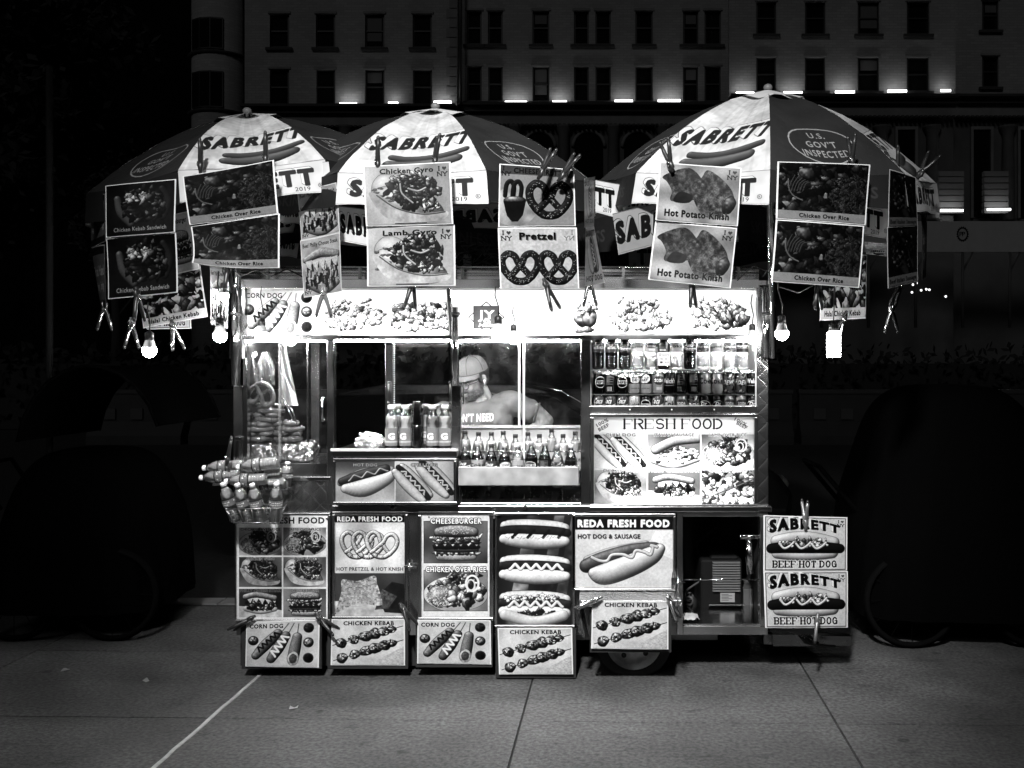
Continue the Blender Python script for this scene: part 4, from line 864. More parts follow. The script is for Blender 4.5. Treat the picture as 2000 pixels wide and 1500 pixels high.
for (x0, x1, y, Y) in ((668, 701, 207, YA), (762, 781, 206, YA), (850, 884, 204, YA), (988, 1030, 204, YB), (1080, 1107, 203, YB), (1200, 1235, 202, YB), (1284, 1327, 201, YB), (1435, 1470, 187, YC), (1527, 1563, 186, YC), (1627, 1664, 184.5, YC), (1728, 1765, 183, YC), (1831, 1850, 182, YC), (1830, 1874, 414, YC), (1921, 1966, 412, YC)):
    f = obj('wall_lamp', MB().pbox(x0, y-2, x1, y+2, Y-.62, Y-.52, Yr=Y), LAMPW, hotel)
    l = bpy.data.lights.new('wall_lamp_light', 'AREA'); l.shape = 'RECTANGLE'; l.size = (x1-x0)/30; l.size_y = .12; l.energy = 2.6*(x1-x0)/34*(random.uniform(.75, 1.3) if y < 300 else .3); l.spread = R(150)
    lo_ = bpy.data.objects.new('wall_lamp_light', l); COL.objects.link(lo_); p = P((x0+x1)/2, y-4, Y); lo_.location = (p.x, Y-.5, p.z+.06); lo_.rotation_euler = (R(152), 0, 0); lo_.parent = hotel; lo_.location.y -= 60
for (px, py) in ((1783, 556), (1781, 571), (1799, 567), (1809, 565), (1815, 566), (1847, 579), (1790, 553)):
    f = obj('lobby_lamp', MB().ball(P(px, py, YC-1), .07, 8, 5), glow('lobby_lamp_glow', 2.2), hotel)
# ------------------------------------------------------------------ road barriers, hedge, trees
BAR = mat('barrier_plastic', .035, .6, var=.2, vscale=3)
def barrier():
    t = thing('road_barrier', 'x', 'barrier'); mb = MB(); pr = [(-.3, 0), (-.3, .18), (-.12, .45), (-.1, 1.02), (.1, 1.02), (.12, .45), (.3, .18), (.3, 0)]
    for i in range(len(pr)-1): mb.add([(-.95, pr[i][0], pr[i][1]), (.95, pr[i][0], pr[i][1]), (.95, pr[i+1][0], pr[i+1][1]), (-.95, pr[i+1][0], pr[i+1][1])], [(0, 1, 2, 3)])
    for sx in (-.95, .95): mb.add([(sx, y, z) for y, z in pr], [tuple(range(8))])
    obj('body', mb, BAR, t, True); obj('top_rail', MB().box(-.97, .97, -.13, .13, 1.02, 1.1), mat('barrier_rail', .06, .5), t, True)
    for x in (-.55, 0, .55): obj('socket', MB().box(x-.12, x+.12, -.16, -.125, .5, .72), mat('barrier_slot', .07, .6), t, True)
    return t
b0 = barrier()
for i in range(14):
    o = b0 if i == 0 else copy_tree(b0); o.location = (-8.8+i*2.05, 15.4, -.12); o['label'] = 'dark plastic road barrier beyond the street, %s in the row from the left' % ORD[i]; o['group'] = 'barriers along the far side of the street'
def leaves(center, rad, n, size, seed, squash=.8):
    rg = random.Random(seed); mb = MB(); cl = []
    for k in range(34):
        while True:
            d = Vector((rg.uniform(-1, 1), rg.uniform(-1, 1), rg.uniform(-1, 1)))
            if d.length < 1: break
        cl.append((Vector(center)+Vector((d.x*rad, d.y*rad, d.z*rad*squash)), rad*rg.uniform(.16, .34)))
    for i in range(n):
        c, r = cl[rg.randrange(len(cl))]; q = c+Vector((rg.gauss(0, 1), rg.gauss(0, 1), rg.gauss(0, .8)))*r*.55
        a = Vector((rg.uniform(-1, 1), rg.uniform(-1, 1), rg.uniform(-1, 1))).normalized(); b = a.orthogonal().normalized(); s = size*rg.uniform(.6, 1.3)
        mb.add([q-a*s, q+b*s*.45, q+a*s, q-b*s*.45], [(0, 1, 2, 3)])
    return mb
LEAF = mat('night_foliage', .04, .8, spec=.1)
BARK = mat('bark', .04, .9, bump=.8, bscale=12)
for i, (px, Y, h, lab) in enumerate(((-120, 24, 13, 'tall dark tree in the far left corner, outermost from the hotel'), (50, 27, 15, 'broad dark tree standing left of the hotel turret'), (225, 46, 13, 'dark street tree nearest the hotel turret, behind the lefthand parasol'))):
    x = P(px, 0, Y).x; t = thing('street_tree', lab, 'tree', 'trees left of the hotel', (x, Y, -.1)); mb = MB()
    mb.tube([(x, Y, -.1), (x+.1, Y, h*.25), (x-.05, Y, h*.5), (x+.1, Y, h*.8)], .25, 9, radii=[.3, .24, .18, .06])
    for k in range(9): a = k*2.4; mb.tube([(x, Y, h*(.28+.05*k)), (x+1.2*math.cos(a), Y+1.2*math.sin(a), h*(.4+.05*k)), (x+2.4*math.cos(a), Y+2.4*math.sin(a), h*(.46+.055*k))], .08, 6, radii=[.1, .06, .02])
    obj('trunk', mb, BARK, t); o = obj('crown', leaves((x, Y, h*.72), (4.2, 3.7, 2.4)[i], 9000, .2, 70+i, 1.1), LEAF, t)
hm = MB(); rg = random.Random(3)
for i in range(14000):
    q = Vector((rg.uniform(-26, 34), rg.uniform(19.2, 20.6), rg.uniform(0, 1.75+.25*math.sin(i*.7)))); a = Vector((rg.uniform(-1, 1), rg.uniform(-1, 1), rg.uniform(-1, 1))).normalized(); b = a.orthogonal().normalized(); hm.add([q-a*.13, q+b*.07, q+a*.13, q-b*.07], [(0, 1, 2, 3)])
hm.box(-26, 34, 19.5, 20.4, -.1, 1.5)
tag(obj('hedge', hm, LEAF), 'long low dark hedge behind the row of road barriers', 'hedge')
# ------------------------------------------------------------------ the food cart
cart = thing('food_cart', 'stainless steel street food cart covered in menu pictures, lit from inside', 'food cart', loc=(0, 0, 0))
def part(name, mb, m, lab=None, bevel=0, parent=None):
    o = obj(name, mb, m, parent or cart, bevel=bevel)
    if lab: o['label'] = lab
    return o
def rim(x0, y0, x1, y1, t, Y0, Y1, m, name='frame', parent=None, bevel=.003):
    """picture frame of four bars round a pixel rectangle"""
    mb = MB().pbox(x0, y0, x1, y0+t, Y0, Y1).pbox(x0, y1-t, x1, y1, Y0, Y1).pbox(x0, y0+t, x0+t, y1-t, Y0, Y1).pbox(x1-t, y0+t, x1, y1-t, Y0, Y1)
    return part(name, mb, m, bevel=bevel, parent=parent)
def picture(name, artn, x0, y0, x1, y1, Y, m=None, lab=None, parent=None, lit=False, **kw):
    mb = MB().grid(lambda u, v: P(x0+(x1-x0)*u, y1+(y0-y1)*v, Y), 1, 1, smooth=False)
    a = P(x0, y1, Y); b = P(x1, y0, Y)
    if not lit: mb.box(a.x, b.x, Y+.0015, Y+.004, a.z, b.z)
    return part(name, mb, m or printed(artn, **kw), lab, parent=parent)
# carcass
part('chassis', MB().pbox(462, 1222, 1322, 1240, .12, 1.2), DSTEEL)
part('axle', MB().tube([P(1237, 1247, .1), P(1237, 1247, 1.2)], .03).bar(P(700, 1236, .5), P(1400, 1236, .5), .06, .06), DSTEEL)
part('lower_body', MB().pbox(462, 1000, 1322, 1222, .02, 1.2), DSTEEL)
part('left_wall', MB().pbox(456, 905, 480, 1000, .0, 1.25), DSTEEL)
part('counter', MB().pbox(648, 986, 1478, 1000, .0, .42).pbox(482, 905, 646, 912, .02, .42), BSTEEL)
part('rail_band', MB().pbox(648, 987, 1152, 1002, -.035, -.001), STEEL, bevel=.004)
part('rail_cap', MB().pbox(1152, 989, 1508, 1000, -.045, -.001), BSTEEL, bevel=.004)
mb = MB()
for px in (768, 1026): mb.lathe([(.006, 0), (.012, .004), (.012, .02), (.005, .026)], 10, (0, 0, 0), M=Matrix.Translation(P(px, 990, -.035)) @ Matrix.Rotation(R(90), 4, 'X'))
part('latch', mb, BLACK)
# left steel panel below the display case
part('quilted_panel', MB().pbox(482, 940, 646, 1002, -.004, .02), quilt())
part('panel_strip', MB().pbox(482, 931, 646, 940, -.02, .02), BSTEEL, bevel=.003)
part('steel_panel', MB().pbox(482, 906, 646, 931, .0, .02), DSTEEL)
# posts
part('corner_post', MB().pbox(455, 753, 474, 1006, -.004, .05), STEEL, bevel=.004)
part('corner_post', MB().pbox(474, 663, 483, 905, -.01, .03), BSTEEL, bevel=.003)
part('corner_post', MB().pbox(1478, 560, 1501, 988, -.012, .05), quilt(), bevel=.003)
part('window_post', MB().pbox(638, 664, 652, 986, -.012, .04), STEEL, bevel=.004)
part('window_post', MB().pbox(752, 667, 767, 876, .0, .04), STEEL, bevel=.003)
part('window_post', MB().pbox(882, 753, 899, 986, -.02, .03), DSTEEL, bevel=.003)
part('window_post', MB().pbox(876, 667, 881, 876, .0, .02), CHROME)
part('window_post', MB().pbox(1012, 667, 1016, 833, .01, .03).pbox(1021, 667, 1025, 912, .0, .02), EDGE)
part('window_post', MB().pbox(1134, 664, 1153, 1002, -.014, .04), STEEL, bevel=.004)
for (x0, x1, y1) in ((767, 882, 876), (899, 1012, 833), (1025, 1134, 833), (483, 544, 905), (548, 638, 905)):
    part('window_pane', MB().pbox(x0, 668, x1, y1, .012, .0135), GLASS)
part('case_divider', MB().pbox(544, 668, 548, 905, .0, .02), glassy('acrylic_edge', .8, .1, 3, .4))
part('pane_edge', MB().pbox(599, 668, 602, 880, .10, .12), BSTEEL)
mb = MB()
for x in (770, 878):
    for k in range(34): mb.pbox(x-1.2, 672+k*4.2, x+1.2, 674+k*4.2, .005, .009)
o = part('perforated_strip', mb, mat('shelf_strip', .6, .4)); o['kind'] = 'stuff'
mb = MB()
for px in (759, 879, 905): mb.tube([P(px, 748, -.03), P(px, 785, -.03)], .004).ball(P(px, 787, -.032), .007, 8, 5).ball(P(px, 747, -.032), .006, 8, 5)
part('window_hook', mb, BLACK)
part('window_handle', MB().tube([P(631, 778, -.005), P(629, 780, -.04), P(629, 817, -.04), P(631, 820, -.005)], .006).ball(P(631, 778, -.01), .011, 8, 5).ball(P(631, 820, -.01), .011, 8, 5), CHROME)
part('door_latch', MB().pbox(459, 853, 472, 860, -.03, -.004).pbox(461, 860, 467, 900, -.025, -.005), BSTEEL, bevel=.002)
# roof and header sign box
part('roof', MB().pbox(446, 548, 1506, 557, -.04, 1.3), STEEL)
part('roof_fascia', MB().pbox(470, 545, 1482, 563, -.05, -.041), STEEL, bevel=.002)
part('roof_parapet', MB().pbox(470, 526, 1482, 545, .12, .13), STEEL)
part('roof_rail', MB().tube([P(470, 522, .05), P(1482, 522, .05)], .006, 8).tube([P(470, 533, .05), P(1482, 533, .05)], .004, 6), CHROME)
for px in (520, 700, 900, 1080, 1215, 1440): part('rail_bracket', MB().pbox(px, 522, px+5, 548, .04, .06), DSTEEL)
part('sign_housing', MB().pbox(470, 563, 1484, 660, .12, .13).pbox(470, 563, 1484, 567, .0, .12).pbox(470, 653, 1484, 658, .004, .12).pbox(470, 567, 474, 653, .0, .12).pbox(1476, 567, 1484, 653, .0, .12), mat('sign_box_white', .8, .5))
TUBE = glow('sign_tube', 15); 
part('sign_tube', MB().tube([P(482, 644, .045), P(1466, 644, .045)], .010, 6), glow('header_tube_low', 22))
part('sign_tube', MB().tube([P(600, 577, .05), P(1466, 577, .05)], .008, 6), glow('header_tube_high', 8))
for (a, x0, x1, lb) in (('top_corn', 475, 616, 'corn dog picture at the end of the lit header'), ('top_rice', 617, 763, 'plate of rice and salad on the lit header'), ('top_kebab', 763, 882, 'chicken chunks close to the middle pole'), ('top_halal', 882, 1042, 'square halal emblem on the lit header'), ('top_burger', 1042, 1178, 'pale burger picture on the lit header'), ('top_rice2', 1178, 1325, 'second rice plate on the lit header'), ('top_lamb', 1325, 1472, 'chicken and rice at the cooler end of the header')):
    picture('sign_panel', a, x0, 566, x1-.6, 654, -.004, lab=lb, lit=True, through=.8, rough=.3, gain=.9)
part('ledge', MB().pbox(472, 655, 1478, 663, -.05, .0), DSTEEL, bevel=.003)
STRIP = glow('led_strip', 26)
part('light_strip', MB().pbox(655, 664, 1132, 667, .0, .02), glow('window_strip', 330))
part('light_strip', MB().pbox(1160, 665, 1470, 667, .03, .05), glow('cooler_strip', 420))
part('light_strip', MB().pbox(486, 665, 634, 667, .1, .12), glow('case_strip', 800))
part('ceiling_lamp', MB().box(-.9, .9, .5, .56, 1.80, 1.815), glow('inside_lamp', 9))
part('ceiling', MB().box(-1.3, 1.2, .14, 1.28, 1.83, 1.85), mat('ceiling_steel', .5, .4, 1))
for (x, y) in ((-1.33, 1.24), (1.2, 1.24)): part('rear_post', MB().box(x, x+.05, y, y+.05, .3, 1.85), STEEL)
part('rear_wall', MB().box(-1.3, -.75, 1.24, 1.26, .3, .98).box(.55, 1.2, 1.24, 1.26, .3, 1.0), DSTEEL)
# display case walls: inner shelf of the left case
part('case_side', MB().pbox(482, 668, 484, 905, .03, .42), STEEL)
# serving shelf with bottles and the picture below it
part('serving_shelf', MB().pbox(648, 880, 892, 893, -.12, .35, Yr=-.12), BSTEEL, bevel=.004)
part('shelf_lip', MB().pbox(646, 876, 894, 881, -.125, -.11, Yr=-.12), EDGE)
f = rim(650, 895, 892, 985, 5, -.11, -.09, STEEL)
picture('picture', 'hotchili', 656, 901, 886, 981, -.104, lab='hot dog and chili dog picture under the serving shelf', parent=f)
part('bracket', MB().bar(P(655, 899, -.1), P(655, 985, -.02), .01, .01).pbox(652, 895, 892, 985, -.085, .0), DSTEEL)
# middle drinks shelves
part('drinks_tray', MB().pbox(895, 912, 1130, 948, -.12, -.115).pbox(895, 945, 1130, 948, -.115, .02).pbox(895, 912, 898, 945, -.115, .02).pbox(1127, 912, 1130, 945, -.115, .02), mat('tray_steel', .4, .4, .3, bump=.25, bscale=5, var=.35, vscale=9), bevel=.002)
part('upper_drinks_shelf', MB().pbox(898, 922, 1132, 926, .01, .16), BSTEEL)
part('back_plate', MB().pbox(900, 834, 1133, 945, .17, .18), mat('plate_steel', .7, .4, .35, bump=.2, bscale=4, var=.2, vscale=6))
part('plate_cap', MB().pbox(900, 831, 1133, 836, .155, .185), EDGE)
part('bottle_rail', MB().tube([P(880, 882, -.07), P(1140, 882, -.07)], .0035, 6), CHROME)
f = rim(895, 946, 1140, 985, 3, -.01, .02, STEEL, 'frame')
part('warming_bin', MB().pbox(898, 949, 1137, 983, .1, .11), DARKIN); part('bin_glass', MB().pbox(898, 949, 1137, 983, .0, .002), GLASS)
mb = MB(); rg = random.Random(8)
for k in range(46): p = P(rg.uniform(902, 1132), rg.uniform(955, 984), .06); mb.ball(p, (rg.uniform(.006, .02), .02, rg.uniform(.005, .014)), 6, 4)
o = part('charcoal', mb, mat('charcoal', .05, .25, bump=.8, bscale=60)); o['kind'] = 'stuff'
# cooler
part('cooler', MB().pbox(1152, 665, 1478, 800, .38, .39).pbox(1152, 792, 1478, 800, .0, .38).pbox(1152, 665, 1155, 792, .0, .38).pbox(1475, 665, 1478, 792, .0, .38), mat('cooler_lining', .75, .3, .6))
part('cooler_sill', MB().pbox(1152, 793, 1478, 806, -.02, -.001), STEEL, bevel=.003)
part('sill_rivet', MB().ball(P(1230, 800, -.021), .004, 8, 4).ball(P(1312, 800, -.021), .004, 8, 4).ball(P(1395, 800, -.021), .004, 8, 4), WHITEP)
part('foil_shelf', MB().grid(lambda u, v: P(1157+318*u, 723, .0)+Vector((0, .30*v, noise.noise(Vector((u*60, v*20, 1)))*.006)), 90, 10).grid(lambda u, v: P(1157+318*u, 723+(7+7*max(0, math.sin((u-.08)*12)) if u < .4 else 5)*v, -.002+.003*noise.noise(Vector((u*50, v*3, 4)))), 90, 4), FOIL)
# fresh food light box
f = rim(1153, 808, 1480, 992, 7, -.03, .0, STEEL)
part('sign_housing', MB().pbox(1158, 813, 1476, 988, .10, .11).pbox(1158, 813, 1476, 815, -.0, .1).pbox(1158, 986, 1476, 988, .0, .1), mat('sign_box_white', .8, .5))
for y in (902, 974): part('sign_tube', MB().tube([P(1210, y, .035), P(1468, y, .035)], .008, 6), glow('menu_tube', 46))
picture('sign_panel', 'fresh', 1160, 815, 1473, 985, -.006, lab='backlit FRESH FOOD menu with six food pictures', lit=True, through=.7, gain=.9, rough=.3)
# lower doors
def door(x0, y0, x1, y1, artn, t, lab, m=STEEL, Y=-.03):
    d = part('door', MB().pbox(x0+1, y0+1, x1-1, y1-1, Y+.006, .018), DSTEEL, lab); rim(x0, y0, x1, y1, t, Y-.006, Y+.005, m, parent=d)
    picture('picture', artn, x0+t+1, y0+t+1, x1-t-1, y1-t-1, Y-.001, parent=d, coat=.3); return d
door(458, 1002, 645, 1214, 'menu', 4, 'menu door with six small food pictures', Y=-.02)
door(648, 999, 797, 1210, 'pretzel_knish', 6, 'door with pretzels above a knish')
door(816, 999, 964, 1213, 'burger_rice', 7, 'door with a cheeseburger above a rice plate')
door(966, 1001, 1123, 1226, 'hotdogs', 5, 'door with three stacked hot dogs')
d = door(1118, 1003, 1320, 1154, 'reda', 5, 'door with one large hot dog')
part('door_gap_panel', MB().pbox(797, 1003, 816, 1240, -.01, .02), STEEL)
for (x, y) in ((797, 1106), (962, 1003), (1322, 1135)): part('hinge', MB().tube([P(x-8, y, -.05), P(x+16, y+2, -.05)], .005).tube([P(x+3, y-8, -.045), P(x+3, y+10, -.045)], .006), CHROME)
part('padlock', MB().pbox(1311, 1128, 1320, 1144, -.07, -.05).tube([P(1313, 1128, -.06), P(1314, 1117, -.06), P(1320, 1117, -.06), P(1320, 1128, -.06)], .003), BSTEEL, bevel=.002)
mb = MB()
for (x, y) in ((468, 1010), (638, 1012), (655, 1005), (786, 1005), (838, 1010), (790, 1198), (655, 1198)): mb.ball(P(x, y, -.032), .005, 8, 4)
part('screw', mb, CHROME)
# condiment ledge of tread plate
TREAD = mat('tread_plate', .65, .25, 1, bump=.9, bscale=60, bdetail=1)
zl = P(0, 1152, 0).z; xa, xb = P(1132, 0, 0).x, P(1324, 0, 0).x
part('folding_ledge', MB().box(xa, xb, -.21, -.0, zl-.006, zl).box(xa, xb, -.213, -.21, zl-.03, zl), TREAD, bevel=.002)
part('ledge_bracket', MB().add([(xa, -.2, zl-.03), (xa+.004, -.2, zl-.03), (xa+.03, -.2, zl-.17), (xa+.045, -.03, zl-.22), (xa+.01, -.02, zl-.03)], [(0, 1, 2, 3, 4)]).add([(xa-.004, -.2, zl-.008), (xa-.004, -.2, zl-.15), (xa+.03, -.16, zl-.2), (xa+.0, -.0, zl-.008)], [(0, 1, 2, 3)]), TREAD)
part('skirt', MB().pbox(470, 1213, 960, 1300, .1, .12), mat('black_sheet', .012, .7))
# generator bay
B = mat('bay_black', .02, .6)
part('bay_frame', MB().pbox(1322, 1000, 1334, 1240, -.03, .03).pbox(1484, 1008, 1500, 1225, -.03, .03).pbox(1334, 1000, 1500, 1009, -.03, .03).pbox(1334, 1222, 1500, 1240, -.03, .03), STEEL, bevel=.003)
part('bay_lining', MB().pbox(1326, 1002, 1330, 1222, .03, .8).pbox(1326, 1009, 1500, 1230, .8, .82).pbox(1492, 1009, 1496, 1222, .03, .8).pbox(1326, 1000, 1500, 1004, .03, .8), B)
part('bay_floor', MB().pbox(1334, 1218, 1500, 1222, -.02, .8), STEEL)
part('bay_bar', MB().tube([P(1335, 1132, -.02), P(1485, 1132, -.02)], .0035, 6), CHROME)
part('handle', MB().tube([P(1445, 1048, -.0), P(1488, 1048, .0)], .012, 10).tube([P(1462, 1052, .05), P(1466, 1120, .05)], .02, 10), CHROME)
# umbrella sockets on the front
for (px, y0, y1, w_) in ((460, 560, 753, 9.5), (889, 600, 753, 7.5), (1496, 560, 698, 8.5)):
    part('umbrella_socket', MB().tube([P(px, y0, -.05), P(px, y1, -.05)], w_/400, 16), CHROME); part('socket_collar', MB().tube([P(px, 610, -.05), P(px, 616, -.05)], (w_+2)/400, 16), BLACK)
part('socket_bracket', MB().pbox(468, 562, 478, 700, -.04, .0), DSTEEL); part('socket_bracket', MB().pbox(1480, 580, 1490, 690, -.04, -.013), DSTEEL)
# wheel
for (Y, xs) in ((.1, 1), (1.0, 1)):
    c = P(1237, 1247, Y if Y < .5 else .1); c.y = Y; M = Matrix.Translation(c) @ Matrix.Rotation(R(90), 4, 'X')
    wh = part('wheel', MB().lathe([(.05, .01), (.06, .035), (.03, .05), (.0, .052)], 18, M=M), mat('hub_paint', .5, .5))
    part('tyre', MB().lathe([(.138, -.06), (.165, -.075), (.185, -.06), (.189, 0), (.185, .06), (.165, .075), (.138, .06)], 40, M=M, cap=False), RUBBER, parent=wh)
    part('rim', MB().lathe([(.142, .062), (.142, .05), (.125, .03), (.118, .0), (.085, .012), (.06, .03), (.0, .03)], 40, M=M, cap=False), mat('rim_paint', .85, .5, var=.3, vscale=20), parent=wh)
    mb = MB()
    for k in range(5): a = k*1.2566+.4; mb.lathe([(.013, .0), (.013, .016)], 10, (.092*math.cos(a), .092*math.sin(a), 0), M=M)
    part('rim_hole', mb, BLACK, parent=wh)
part('hitch', MB().bar(P(1490, 1246, .3), P(1660, 1250, .3), .05, .05).pbox(1510, 1240, 1600, 1262, .2, .5), DSTEEL)
mb = MB()
for k in range(5): mb.tube([P(1560+k*5, 1240, .2), P(1572+k*6, 1255+k, .18), P(1600+k*8, 1262, .2)], .006, 6)
part('wiring', mb, BLACK)
# generator standing in the bay
g = thing('generator', 'black portable generator with slatted vent inside the open bay of the cart', 'generator', loc=P(1412, 1218, .3))
obj('body', MB().pbox(1368, 1092, 1450, 1216, .3, .62), mat('generator_black', .006, .7, spec=.1), g, bevel=.015)
obj('hood', MB().pbox(1388, 1086, 1442, 1094, .3, .6), mat('generator_black', .006, .7, spec=.1), g, bevel=.01)
for k in range(12): obj('vent_slat', MB().pbox(1392, 1098+k*5, 1446, 1100.6+k*5, .28, .3), mat('vent_slat', .12, .4), g)
picture('label', 'gen_label', 1407, 1158, 1435, 1176, .29, parent=g); obj('base_rail', MB().pbox(1385, 1180, 1455, 1183, .27, .3), STEEL, g)
o = obj('pump', MB().lathe([(.03, 0), (.03, .12), (.012, .14)], 12, P(1350, 1215, .4)), BLACK); tag(o, 'small dark canister beside the generator in the open bay', 'canister')
tag(obj('hose', MB().tube([P(1345+8*math.cos(k*.5), 1196+10*math.sin(k*.5)-k*.6, .35+.05*math.sin(k*.3)) for k in range(60)]+[P(1375, 1130, .4), P(1360, 1060, .5), P(1400, 1030, .5)], .006, 6), mat('hose_rubber', .06, .5)), 'coiled dark hose behind the rag in the open bay', 'hose')
ck = thing('supply_box', 'low dark box pushed in behind the generator near the bay post', 'box', loc=P(1468, 1215, .35)); obj('carton', MB().pbox(1452, 1150, 1484, 1215, .35, .6), mat('carton', .07, .8, var=.3), ck, bevel=.004); obj('tape', MB().pbox(1465, 1149, 1471, 1214, .347, .349), mat('tape', .2, .3), ck)
o = obj('rag', MB().grid(lambda u, v: P(1336+30*u, 1216, .0)+Vector((0, .12*v, .012+.03*abs(noise.noise(Vector((u*3, v*3, 2)))))), 10, 8), mat('rag_cloth', .5, .9), None); tag(o, 'crumpled pale rag lying at the corner of the generator bay', 'rag')
o = obj('card_reader_sticker', MB(), WHITEP) if False else None
# ------------------------------------------------------------------ drinks
BODY = {}
def liquid(name, col, rough=.08):
    return mat('liquid_'+name, col, rough, coat=.8, spec=.8)
def glowliq(name, col):
    k = 'liq_'+name
    if k in MATS: return MATS[k]
    m = mat(k, col, .08, coat=.7, spec=.7, var=.12, vscale=60); nt = m.node_tree; N = nt.nodes; tr = N.new('ShaderNodeBsdfTranslucent'); tr.inputs[0].default_value = (col, col, col, 1); tp = N.new('ShaderNodeBsdfTransparent'); mx = N.new('ShaderNodeMixShader'); mx.inputs[0].default_value = .45; m2 = N.new('ShaderNodeMixShader'); m2.inputs[0].default_value = .12
    nt.links.new(N['Principled BSDF'].outputs[0], mx.inputs[1]); nt.links.new(tr.outputs[0], mx.inputs[2]); nt.links.new(mx.outputs[0], m2.inputs[1]); nt.links.new(tp.outputs[0], m2.inputs[2]); nt.links.new(m2.outputs[0], N['Material Output'].inputs[0]); return m
CAPS = {'d': mat('dark_cap', .04, .4), 'w': mat('white_cap', .8, .35), 'g': mat('grey_cap', .35, .4)}
def make_bottle(kind, liq, lab, capc, h=.21, r=.031, lab0=.2, lab1=.5, fill=.66, twist=.0):
    t = thing('bottle', 'x', 'bottle')
    neck = .3*r; shape = [(r*.8, 0), (r*.97, .006), (r, .015), (r, h*.18), (r*.94, h*.3), (r*.94, h*.45), (r, h*.55), (r*.98, h*.62), (r*.82, h*.72), (r*.55, h*.82), (r*.38, h*.88), (r*.36, h*.93)]
    if kind == 'wide': shape = [(r*.85, 0), (r, .01), (r, h*.5), (r*.92, h*.54), (r, h*.6), (r*.95, h*.7), (r*.75, h*.78), (r*.52, h*.84), (r*.5, h*.9)]
    if kind == 'tall': shape = [(r*.8, 0), (r, .012)]+[q for k in range(5) for q in ((r, h*(.08+.06*k)), (r*.93, h*(.10+.06*k)), (r, h*(.12+.06*k)))]+[(r, h*.5), (r*.9, h*.53), (r, h*.57), (r, h*.66), (r*.9, h*.75), (r*.6, h*.84), (r*.45, h*.88), (r*.42, h*.92)]
    obj('shell', MB().lathe(shape, 18), PET, t, True)
    inner = [(q*.93, z+.002) for q, z in shape if z <= h*fill]; inner.append((inner[-1][0]*.98, h*fill)); obj('drink', MB().lathe(inner, 16), liq, t, True)
    rr = r*1.012; lb = MB().lathe([(rr, h*lab0), (rr, h*lab1)], 24, cap=False); o = obj('label', lb, printed(lab, rough=.3, coat=.3) if lab else WHITEP, t, True); o.rotation_euler.z = R(-90)+twist
    cr = r*(.42 if kind != 'wide' else .62); z = shape[-1][1]; obj('cap', MB().lathe([(cr, z), (cr, z+h*.075), (cr*.9, z+h*.09)], 14), CAPS[capc], t, True)
    return t
def make_can(lab, r=.0285, h=.108):
    t = thing('drink_can', 'x', 'can'); o = obj('can_body', MB().lathe([(r*.8, 0), (r, .008), (r, h*.9), (r*.84, h*.985)], 20), printed(lab, rough=.25, metal=.5), t, True); o.rotation_euler.z = R(-90)
    obj('can_lid', MB().lathe([(r*.86, h*.975), (r*.86, h), (r*.78, h), (r*.76, h*.985), (0, h*.985)], 20, cap=False), BSTEEL, t, True); return t
PROTO = {}
def place(maker, args, pos, label, group, rot=0, rx=0, ry=0, kw={}):
    k = (maker.__name__, str(args), str(kw))
    if k in PROTO: o = copy_tree(PROTO[k])
    else: o = maker(*args, **kw); PROTO[k] = o
    o.location = pos; o.rotation_euler = (rx, ry, rot); o['label'] = label; o['group'] = group; return o
COLA = liquid('cola', .012); LIGHT = glowliq('pale', .95); MID = glowliq('amber', .55); CLEAR = glowliq('clear', .8); GREY = glowliq('grey', .6)
# sports drinks on the serving shelf
zs = P(0, 880, -.12).z
for i, (px, Y, cl) in enumerate(((765, -.03, LIGHT), (792, -.03, LIGHT), (845, -.03, MID), (869, -.03, LIGHT), (776, .08, LIGHT), (804, .08, MID), (832, .09, LIGHT), (857, .09, LIGHT))):
    p = P(px, 877, Y); p.z = zs; place(make_bottle, ('wide', cl, 'sport', 'w'), p, '%s sports drink bottle, %s from the left in the %s row on the serving shelf' % ('amber' if cl is MID else 'pale', ORD[i % 4], 'front' if i < 4 else 'rear'), 'sports drinks on the serving shelf', random.uniform(-.3, .3)+(.25 if i == 0 else 0), kw=dict(h=.215, r=.031, lab0=.08, lab1=.48, fill=.74))
for i, (z, hh) in enumerate(((zs, .115), (zs+.117, .115))):
    p = P(814, 877, -.03); p.z = z; place(make_can, ('can_facts',), p, '%s slim black can of the pair stacked between the sports drinks' % ('lower' if i == 0 else 'upper'), 'slim cans on the serving shelf', 2.2, kw=dict(r=.022, h=hh))
# middle shelves
fr = [(908.7, 867, 'can_cola', 'g', COLA), (932.5, 867, 'can_diet', 'g', COLA), (959.8, 869, 'can_cola', 'd', COLA), (985.7, 869, 'can_dry', 'w', COLA), (1011.6, 868, 'can_lime', 'w', LIGHT), (1038, 865, 'can_pepsi', 'g', COLA), (1064, 866, 'can_facts', 'g', COLA), (1088.6, 871, 'can_splash', 'g', MID), (1115, 870, 'can_grape', 'w', COLA)]
for i, (px, top, lb, cp, lq) in enumerate(fr):
    p = P(px, 900, -.07); p.z = P(0, top, -.07).z-.2*.99; place(make_bottle, ('soda', lq, lb, cp), p, '%s soda bottle, %s from the left in the front row behind the steel tray' % ('pale' if lq is LIGHT else 'dark', ORD[i]), 'soda bottles in the middle tray', random.uniform(-.25, .25), kw=dict(h=.2, r=.0305, lab0=.3, lab1=.62, fill=.72))
bk = [(908.7, 843), (934.6, 846), (959.8, 846), (982.9, 844), (1006.7, 850), (1031.2, 846), (1053.6, 850), (1077.4, 839), (1099.8, 850), (1123.6, 845)]
